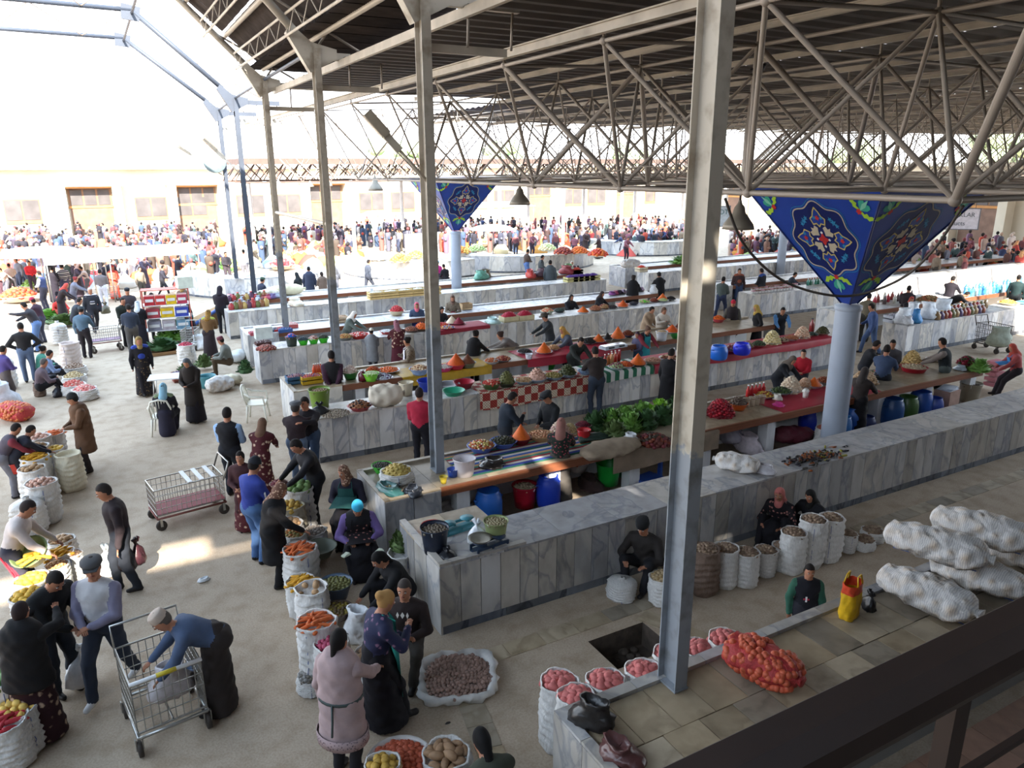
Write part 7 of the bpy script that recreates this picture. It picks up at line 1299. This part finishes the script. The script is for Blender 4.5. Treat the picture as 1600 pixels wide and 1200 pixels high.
# greens on the floor
for i, (x, y, r_, m, l) in enumerate(((253, 545, .5, HERBD, 'dark dill heap on a wooden tray'), (262, 530, .4, HERB2, 'white rooted spring onions over the dill'), (285, 528, .45, HERB2, 'bright cabbage greens before the mauve headscarf'), (280, 512, .4, HERB, 'upper heap of greens with a red flower'), (80, 497, .7, HERB2, 'long heap of leeks in front of the red shawl woman'), (100, 505, .6, HERB, 'second heap of leeks beside the tall sacks'), (320, 572, .25, HERB, 'small herb bunch behind the long coat woman'), (295, 585, .3, HERB, 'herb sprigs at the long coat woman'), (384, 582, .22, HERBD, 'dark herbs in the turquoise basket'))): greens(x, y, r_, .3, .12 if i < 8 else .35, l, m, 80)
crate(253, 553, 0, (1.0, .6, .14), '#8a6a48', 'low wooden tray under the dark dill heap', .1, 1); crate(282, 595, 0, (.4, .35, .3), '#8a4a3c', 'brown red carton with violet greens by the long coat woman', .1, 1, ['#5a4a6a', '#d8d4dc'])
bowl(325, 605, .24, 'turquoise net basket with herbs beside the long black coat', '#4a8a94', None, .1, .34, 0, cat='basket', name='basket', style='bucket')
sack(3, 560, .9, .25, 'grey white sack at the left edge behind the white cover', None, closed=True)
# ---------------------------------------------------------------- lamps, floodlights, cables, signs
LAMPM = M('#8f877a', .45, .3, .1, 6)
def lamp(px, py, z, R_, label):
    c = at(px, py, z); t = thing('pendant_lamp', label, 'lamp', c); b = MB(); b.lathe([(.03, .58), (.05, .5), (.1, .45), (.13, .33), (.2, .24), (.3, .1), (.33, 0), (.31, 0), (.18, .22), (.02, .3)], LAMPM, 20); b.v = [(x*R_/.33, y*R_/.33, q*R_/.33) for x, y, q in b.v]; b.obj('shade', t); b = MB(); b.tube([(0, 0, .55*R_/.33), (0, 0, max(.7, 5.62-z))], .018, DKMETAL, 5); b.obj('stem', t); b = MB(); b.ball((0, 0, .1), .07, WHITE, 1); b.obj('bulb', t)
lamp(1153, 358, 4.95, .28, 'bell shaped grey lamp beside the nearest blue pyramid'); lamp(812, 320, 5.1, .27, 'bell shaped grey lamp right of the farther blue pyramid'); lamp(587, 298, 5.2, .28, 'greenish bell lamp above the lone walking man'); lamp(513, 291, 5.2, .2, 'small rusty lamp at the third column'); lamp(485, 292, 5.2, .16, 'tiny rusty lamp left of the third column'); lamp(435, 287, 5.2, .15, 'tiny far lamp between the third and fourth columns')
def flood(a, b_, label, r=.1):
    t = thing('floodlight', label, 'floodlight', a); d = Vector(b_)-Vector(a); n = d.normalized(); X = Matrix.Translation(d*.55) @ n.to_track_quat('Y', 'Z').to_matrix().to_4x4()
    L = d.length; b = MB(); b.tube([(0, 0, 0), d*.6], .025, BEAM, 6); b.obj('arm', t); b = MB(); b.box((0, L*.08, 0), (r*1.1, L*.24, r), BEAM, M4=X); b.obj('ballast', t); b = MB(); b.prism([(-r, L*.18), (r, L*.18), (r*1.4, L*.5), (-r*1.4, L*.5)], -r*.5, r*.7, M('#a39786', .5)); b.v = [tuple(X @ Vector(p)) for p in b.v]; b.obj('housing', t); b = MB(); b.box((0, L*.34, -r*.55), (r*2, L*.26, .012), M('#c8b8a8', .3)); b.v = [tuple(X @ Vector(p)) for p in b.v]; b.obj('lens', t)
p1 = (4.6, 11.0, 5.75)
flood(p1, (3.75, 11.2, 6.72), 'long cream floodlight leaning out from the second column', .11); flood((5.2, 30.7, 5.7), (4.0, 30.7, 7.0), 'grey floodlight on the fifth column', .13); flood((5.55, 37.2, 5.6), (3.6, 37.2, 7.0), 'thin floodlight on the farthest column', .1)
t = thing('round_lamp', 'round grey dish lamp beside the farthest column', 'lamp', (5.1, 37.0, 6.3)); b = MB(); b.lathe([(0, -.1), (.35, -.08), (.5, .05), (.48, .08), (0, .02)], M('#6f7d80', .5), 20, M4=Matrix.Rotation(PI/2, 4, 'X')); b.obj('dish', t)
def cable(name, label, pts, r, m=DKMETAL):
    t = thing(name, label, 'cable', pts[0]); o = Vector(pts[0]); b = MB(); q = [Vector(p) for p in pts]; out = []
    for i in range(len(q)-1):
        a0, a1, a2, a3 = q[max(i-1, 0)], q[i], q[i+1], q[min(i+2, len(q)-1)]
        for k in range(8): s_ = k/8; out.append(.5*((2*a1)+(a2-a0)*s_+(2*a0-5*a1+4*a2-a3)*s_**2+(3*a1-a0-3*a2+a3)*s_**3)-o)
    out.append(q[-1]-o); b.tube(out, r, m, 5); b.obj('strand', t)
def onY(px, py, y): v = at(px, py, 0)-Vector((0, 0, CH)); v = v*(y/v.y); return v+Vector((0, 0, CH))
cable('cable', 'grey cable sagging from the thick column across the blue pyramid', [onY(1133, 310, 6.6), onY(1165, 385, 6.7), onY(1230, 442, 6.8), onY(1320, 463, 6.75), onY(1400, 440, 6.3), onY(1455, 395, 5.8), onY(1505, 322, 5.1)], .018, M('#4a4440', .6))
cable('cable', 'slack wire hanging along the edge of the space frame', [onY(680, 282, 14), onY(800, 277, 13), onY(940, 270, 11), onY(1010, 260, 10), onY(1085, 272, 9)], .012, M('#8a7f74', .6))
t = thing('pigeon', 'dark pigeon perched on the roof tubes right of the thick column', 'pigeon', onY(1187, 112, 12.5)); pm = M('#2b2a2d', .6)
S = Soft(.03); S.ell((0, 0, .07), (.13, .07, .075)); S.ell((.13, 0, .14), (.04, .035, .04)); S.cap((-.08, 0, .06), (-.26, 0, .03), .04, .02); S.cap((.16, 0, .14), (.2, 0, .13), .012, .004); put('body', S.mesh('body', .014, [pm]), t)
def text(s_, size, m, par, loc, rot):
    cu = bpy.data.curves.new('lettering', 'FONT'); cu.body = s_; cu.size = size; cu.align_x = 'CENTER'; cu.align_y = 'CENTER'; cu.extrude = .004; cu.materials.append(m)
    q = bpy.data.objects.new('tmp', cu); me = bpy.data.meshes.new_from_object(q); bpy.data.objects.remove(q); o = put('lettering', me, par, loc); o.rotation_euler = rot; return o
def sign(p, rz, w_, h_, lines, label, col='#c4ccd2', ink='#3f6a6a'):
    t = thing('hanging_sign', label, 'sign', p, rz); b = MB(); b.box((0, 0, 0), (w_, .05, h_), M(col, .6)); b.obj('board', t); b = MB()
    for zz in (-h_/2, h_/2): b.box((0, 0, zz), (w_+.08, .07, .05), M('#6a6a70', .5))
    for xx in (-w_/2, w_/2): b.box((xx, 0, 0), (.05, .07, h_), M('#6a6a70', .5))
    b.obj('frame', t)
    for xx in (-w_*.4, w_*.4): b = MB(); b.tube([(xx, 0, h_/2), (xx, 0, h_/2+1.2)], .015, DKMETAL, 4); b.obj('hanger', t)
    for s_, sz, zz in lines: text(s_, sz, M(ink, .6, 0, 0), t, (0, -.032, zz), (PI/2, 0, 0))
sign(onY(1110, 338, 36), -.5, 2.4, 1.25, [('MAHSULOT', .42, .25), ('Products', .34, -.3)], 'hanging sign lettered in dark green behind the thick column'); sign(onY(1490, 342, 26), -.75, 2.6, 1.15, [('SHIRINLIKLAR', .34, .22), ('Products', .34, -.25)], 'hanging sign above the right stalls partly behind the blue pyramid', '#d0ccd4', '#5a5f66')
sign(onY(664, 390, 52), .2, 3.4, 2.4, [('SABZAVOTLAR', .42, .45), ('Vegetables', .42, -.45)], 'grey signboard standing behind the first curved stall', '#c8c8cc', '#8a9a8a')
# umbrellas and awnings in the sunny court
def umbrella(px, py, z, R_, label, col='#e4e2de'):
    c = at(px, py, z); t = thing('umbrella', label, 'umbrella', (c.x, c.y, 0)); b = MB(); b.lathe([(R_, z-.35), (R_*.6, z-.1), (0, z), (R_*.58, z-.13), (R_*.97, z-.36)], M(col, .8), 10); b.obj('canopy', t); b = MB(); b.tube([(0, 0, 0), (0, 0, z)], .03, CHROME, 6); b.obj('pole', t)
umbrella(590, 328, 2.6, 1.5, 'white market umbrella before the yellow portal'); umbrella(770, 350, 2.4, 1.6, 'white umbrella far behind the blue pyramid'); umbrella(60, 385, 2.4, 2.2, 'wide white umbrella in the left court')
def awning(px, py, z, w_, d_, label, col='#e6e4e0'):
    c = at(px, py, z); t = thing('awning', label, 'awning', (c.x, c.y, 0), .1); b = MB(); b.prism([(-d_/2, z-.3), (d_/2, z), (d_/2, z+.04), (-d_/2, z-.26)], -w_/2, w_/2, M(col, .8), 0); b.obj('canvas', t)
    for a in (-1, 1):
        for e in (-1, 1): b = MB(); b.tube([(a*w_*.48, e*d_*.48, 0), (a*w_*.48, e*d_*.48, z-.15+.15*e)], .03, CHROME, 5); b.obj('pole', t)
awning(225, 388, 2.3, 4.6, 2.2, 'long white awning over the stalls of the left court'); awning(118, 398, 2.2, 2.6, 2, 'white awning left of the long one'); awning(760, 318, 2.6, 9, 4, 'white awning far off in the sun right of the blue pyramid')
# stalls and baskets of the far court
for i, (x, y) in enumerate(((30, 470), (60, 452), (10, 440), (150, 440), (250, 430), (300, 425), (345, 430), (200, 415), (120, 415), (60, 400), (320, 405), (360, 420), (455, 405), (440, 420), (500, 405), (530, 400), (750, 385), (980, 380), (1010, 392), (1040, 385), (1390, 425), (1430, 415), (1470, 428), (1520, 410), (1560, 440), (1180, 385), (1240, 400), (880, 375), (700, 380))):
    cols = (['#d06a3a', '#c84a34'], ['#a8bc70', '#88a850'], ['#d8b870', '#c89a50'], ['#b83a40', '#d86a60'], ['#d8d4c8', '#c8b8a0'])[i % 5]
    bowl(x, y, .8, 'knee high heap of fruit or vegetables in the sunny court', '#cfc8bc', cols, .35, .25, .1, cat='produce heap', name='produce_heap', s=.13, n=40, group='heaps in the sunny court')
# ---------------------------------------------------------------- the distant crowd: a dozen figures, copied
protos = []
CR = [('#6f4448', '#3a3640', 0, 'scarf', '#a0605c'), ('#2c2a34', '#2b2a30', 0, None, None), ('#4f4858', '#443c48', 1, 'scarf', '#c0a8a4'), ('#6a6a74', '#3a4054', 0, None, None), ('#c0504a', '#4a3038', 1, 'scarf', '#d8a070'), ('#3a4464', '#2c3040', 0, 'cap', '#3a3a40'), ('#8a7a68', '#4a443c', 0, None, None), ('#40302f', '#362a2a', 1, 'scarf', '#7a5f60'), ('#b8a8a0', '#5a5a64', 0, None, None), ('#23252c', '#3c4a68', 0, 'skull', '#2a2a2c'), ('#4a5c5c', '#343c40', 1, 'scarf', '#d8d0c8'), ('#7a4a54', '#3a2c38', 0, 'beanie', '#5a4a4a')]
spots = []
def region(poly, n, lab, grp):
    xs = [p[0] for p in poly]; ys = [p[1] for p in poly]; k = 0
    while k < n:
        x, y = rr.uniform(min(xs), max(xs)), rr.uniform(min(ys), max(ys)); ins = False
        for i in range(len(poly)):
            (x1, y1), (x2, y2) = poly[i], poly[i-1]
            if (y1 > y) != (y2 > y) and x < (x2-x1)*(y-y1)/(y2-y1)+x1: ins = not ins
        if ins: spots.append((at(x, y, 0), lab, grp)); k += 1
region([(0, 400), (340, 392), (345, 440), (250, 470), (0, 470)], 62, 'small sunlit figure in the crowd of the left court', 'crowd of the left court')
region([(0, 372), (340, 372), (340, 395), (0, 402)], 48, 'tiny washed out figure before the far left arcade', 'crowd before the far left arcade')
region([(390, 378), (560, 378), (550, 402), (395, 425)], 34, 'small figure among the fruit stalls left of the pale pillar', 'crowd at the fruit stalls left of the pillar')
region([(600, 380), (1080, 372), (1060, 398), (960, 412), (720, 395), (600, 400)], 66, 'small figure among the sunlit stalls of the middle court', 'crowd of the middle court')
region([(560, 362), (1070, 358), (1070, 374), (560, 380)], 40, 'tiny pale figure before the far arcade', 'crowd before the far arcade')
region([(1140, 385), (1300, 400), (1290, 425), (1150, 410)], 18, 'small figure seen between the thick column and the blue pyramid', 'crowd left of the pyramid')
region([(1390, 440), (1450, 410), (1600, 405), (1600, 440), (1500, 452)], 26, 'small bright figure among the stalls at the right', 'crowd of the right court')
for i, (a, b_, sk, hat, hc) in enumerate(CR):
    p, lab, grp = spots[i*19]; s0 = ('stand', 'walk', 'stand')[i % 3]
    protos.append(person(0, 0, i*67, lab, 1.6+.04*(i % 4), s0, 8*(i % 3), ('dd', 'ff', 'tt')[i % 3], a, b_, skirt=b_ if sk else None, hat=(hat, hc) if hat else None, lod=.05, xy=(p.x, p.y), group=grp))
used_ = {i*19 for i in range(len(CR))}
for k, (p, lab, grp) in enumerate(spots):
    if k not in used_: dup(protos[rr.randrange(len(protos))], (p.x, p.y, 0), rr.uniform(0, 6.28), lab, grp, rr.uniform(.92, 1.06))
# tree crowns over the far roofs
TREE = M('#9fae86', .9, 0, .2, 2)
for i, (u, y) in enumerate(((34, 90), (50, 95), (66, 88), (78, 60), (80, 45))):
    t = thing('tree', 'hazy tree crown rising behind the arcade roof, '+(ORD+['ninth'])[i]+' from the left', 'tree', (u, y, 0)); b = MB()
    for k in range(28): a = rr.uniform(0, 6.28); f = rr.uniform(0, 3.2); b.ball((f*math.cos(a), f*math.sin(a), 6.5+rr.uniform(-1.6, 2.2)), rr.uniform(.6, 1.3), TREE, 1)
    tag(b.obj('crown', t), None, None, kind='stuff'); b = MB(); b.tube([(0, 0, 0), (0, 0, 6)], [.3, .2], M('#5a4a3c'), 7); b.obj('trunk', t)
# writing and small marks on clothes and counters
# beyond the three hundred largest: the rest of the distant crowd in one object
b = MB(); cm_ = [M(h_, .85, 0, 0) for h_ in ('#2a2830', '#3a3c4a', '#6a4a44', '#8a6a5c', '#9a5a54', '#5a5a66', '#b09a8c', '#b8503f', '#40506a', '#d0c4bc', '#7a5a70', '#4a4038')]
hm_ = [M(h_, .8, 0, 0) for h_ in ('#1d1816', '#b89a84', '#c8b8ac', '#8a4a4c', '#2a2422')]
def tiny(p):
    k = rr.uniform(.92, 1.06); z = rr.choice((0, 0, 0, -.5)); x, y = p.x, p.y; m = rr.choice(cm_); m2 = rr.choice(cm_)
    b.lathe([(.17, .02), (.2, .5+z*.6), (.19, .85+z), (.24, 1.15+z), (.22, 1.35+z), (.07, 1.42+z)], m, 6, (x, y, 0), sy=.75); b.ball((x, y, 1.55+z), .115, rr.choice(hm_), 0, (1, 1, 1.2)); b.ball((x+rr.uniform(-.2, .2), y-.2, 1.0+z), .12, m2, 0)
for x0, x1, y0, y1, n in ((0, 340, 376, 440, 150), (380, 560, 376, 412, 70), (560, 1080, 364, 396, 190), (1140, 1300, 384, 412, 50), (1390, 1600, 392, 440, 50)):
    for i in range(n): tiny(at(rr.uniform(x0, x1), rr.uniform(y0, y1), 0))
tag(b.obj('distant_crowd'), 'dense far crowd of tiny shoppers filling the sunny court', 'crowd', None, 'stuff')
b = MB()
for i in range(330):
    x0, x1, y0, y1 = rr.choice(((0, 350, 380, 450), (390, 560, 385, 420), (720, 1080, 368, 400), (1150, 1290, 390, 415), (1390, 1600, 400, 440))); p = at(rr.uniform(x0, x1), rr.uniform(y0, y1), 0)
    m = M(rr.choice(('#d0663a', '#c8904a', '#9ab06a', '#b84a40', '#d8c8a0', '#e0dcd4', '#c85a50', '#8a9ab0')), .8, 0, 0); b.lathe([(rr.uniform(.4, .9), .02), (.6, .3), (.3, rr.uniform(.4, .7)), (0, rr.uniform(.6, .85))], m, 7, (p.x, p.y, 0))
tag(b.obj('distant_wares'), 'colourful blur of fruit and cloth heaps across the sunny court', 'wares', None, 'stuff')
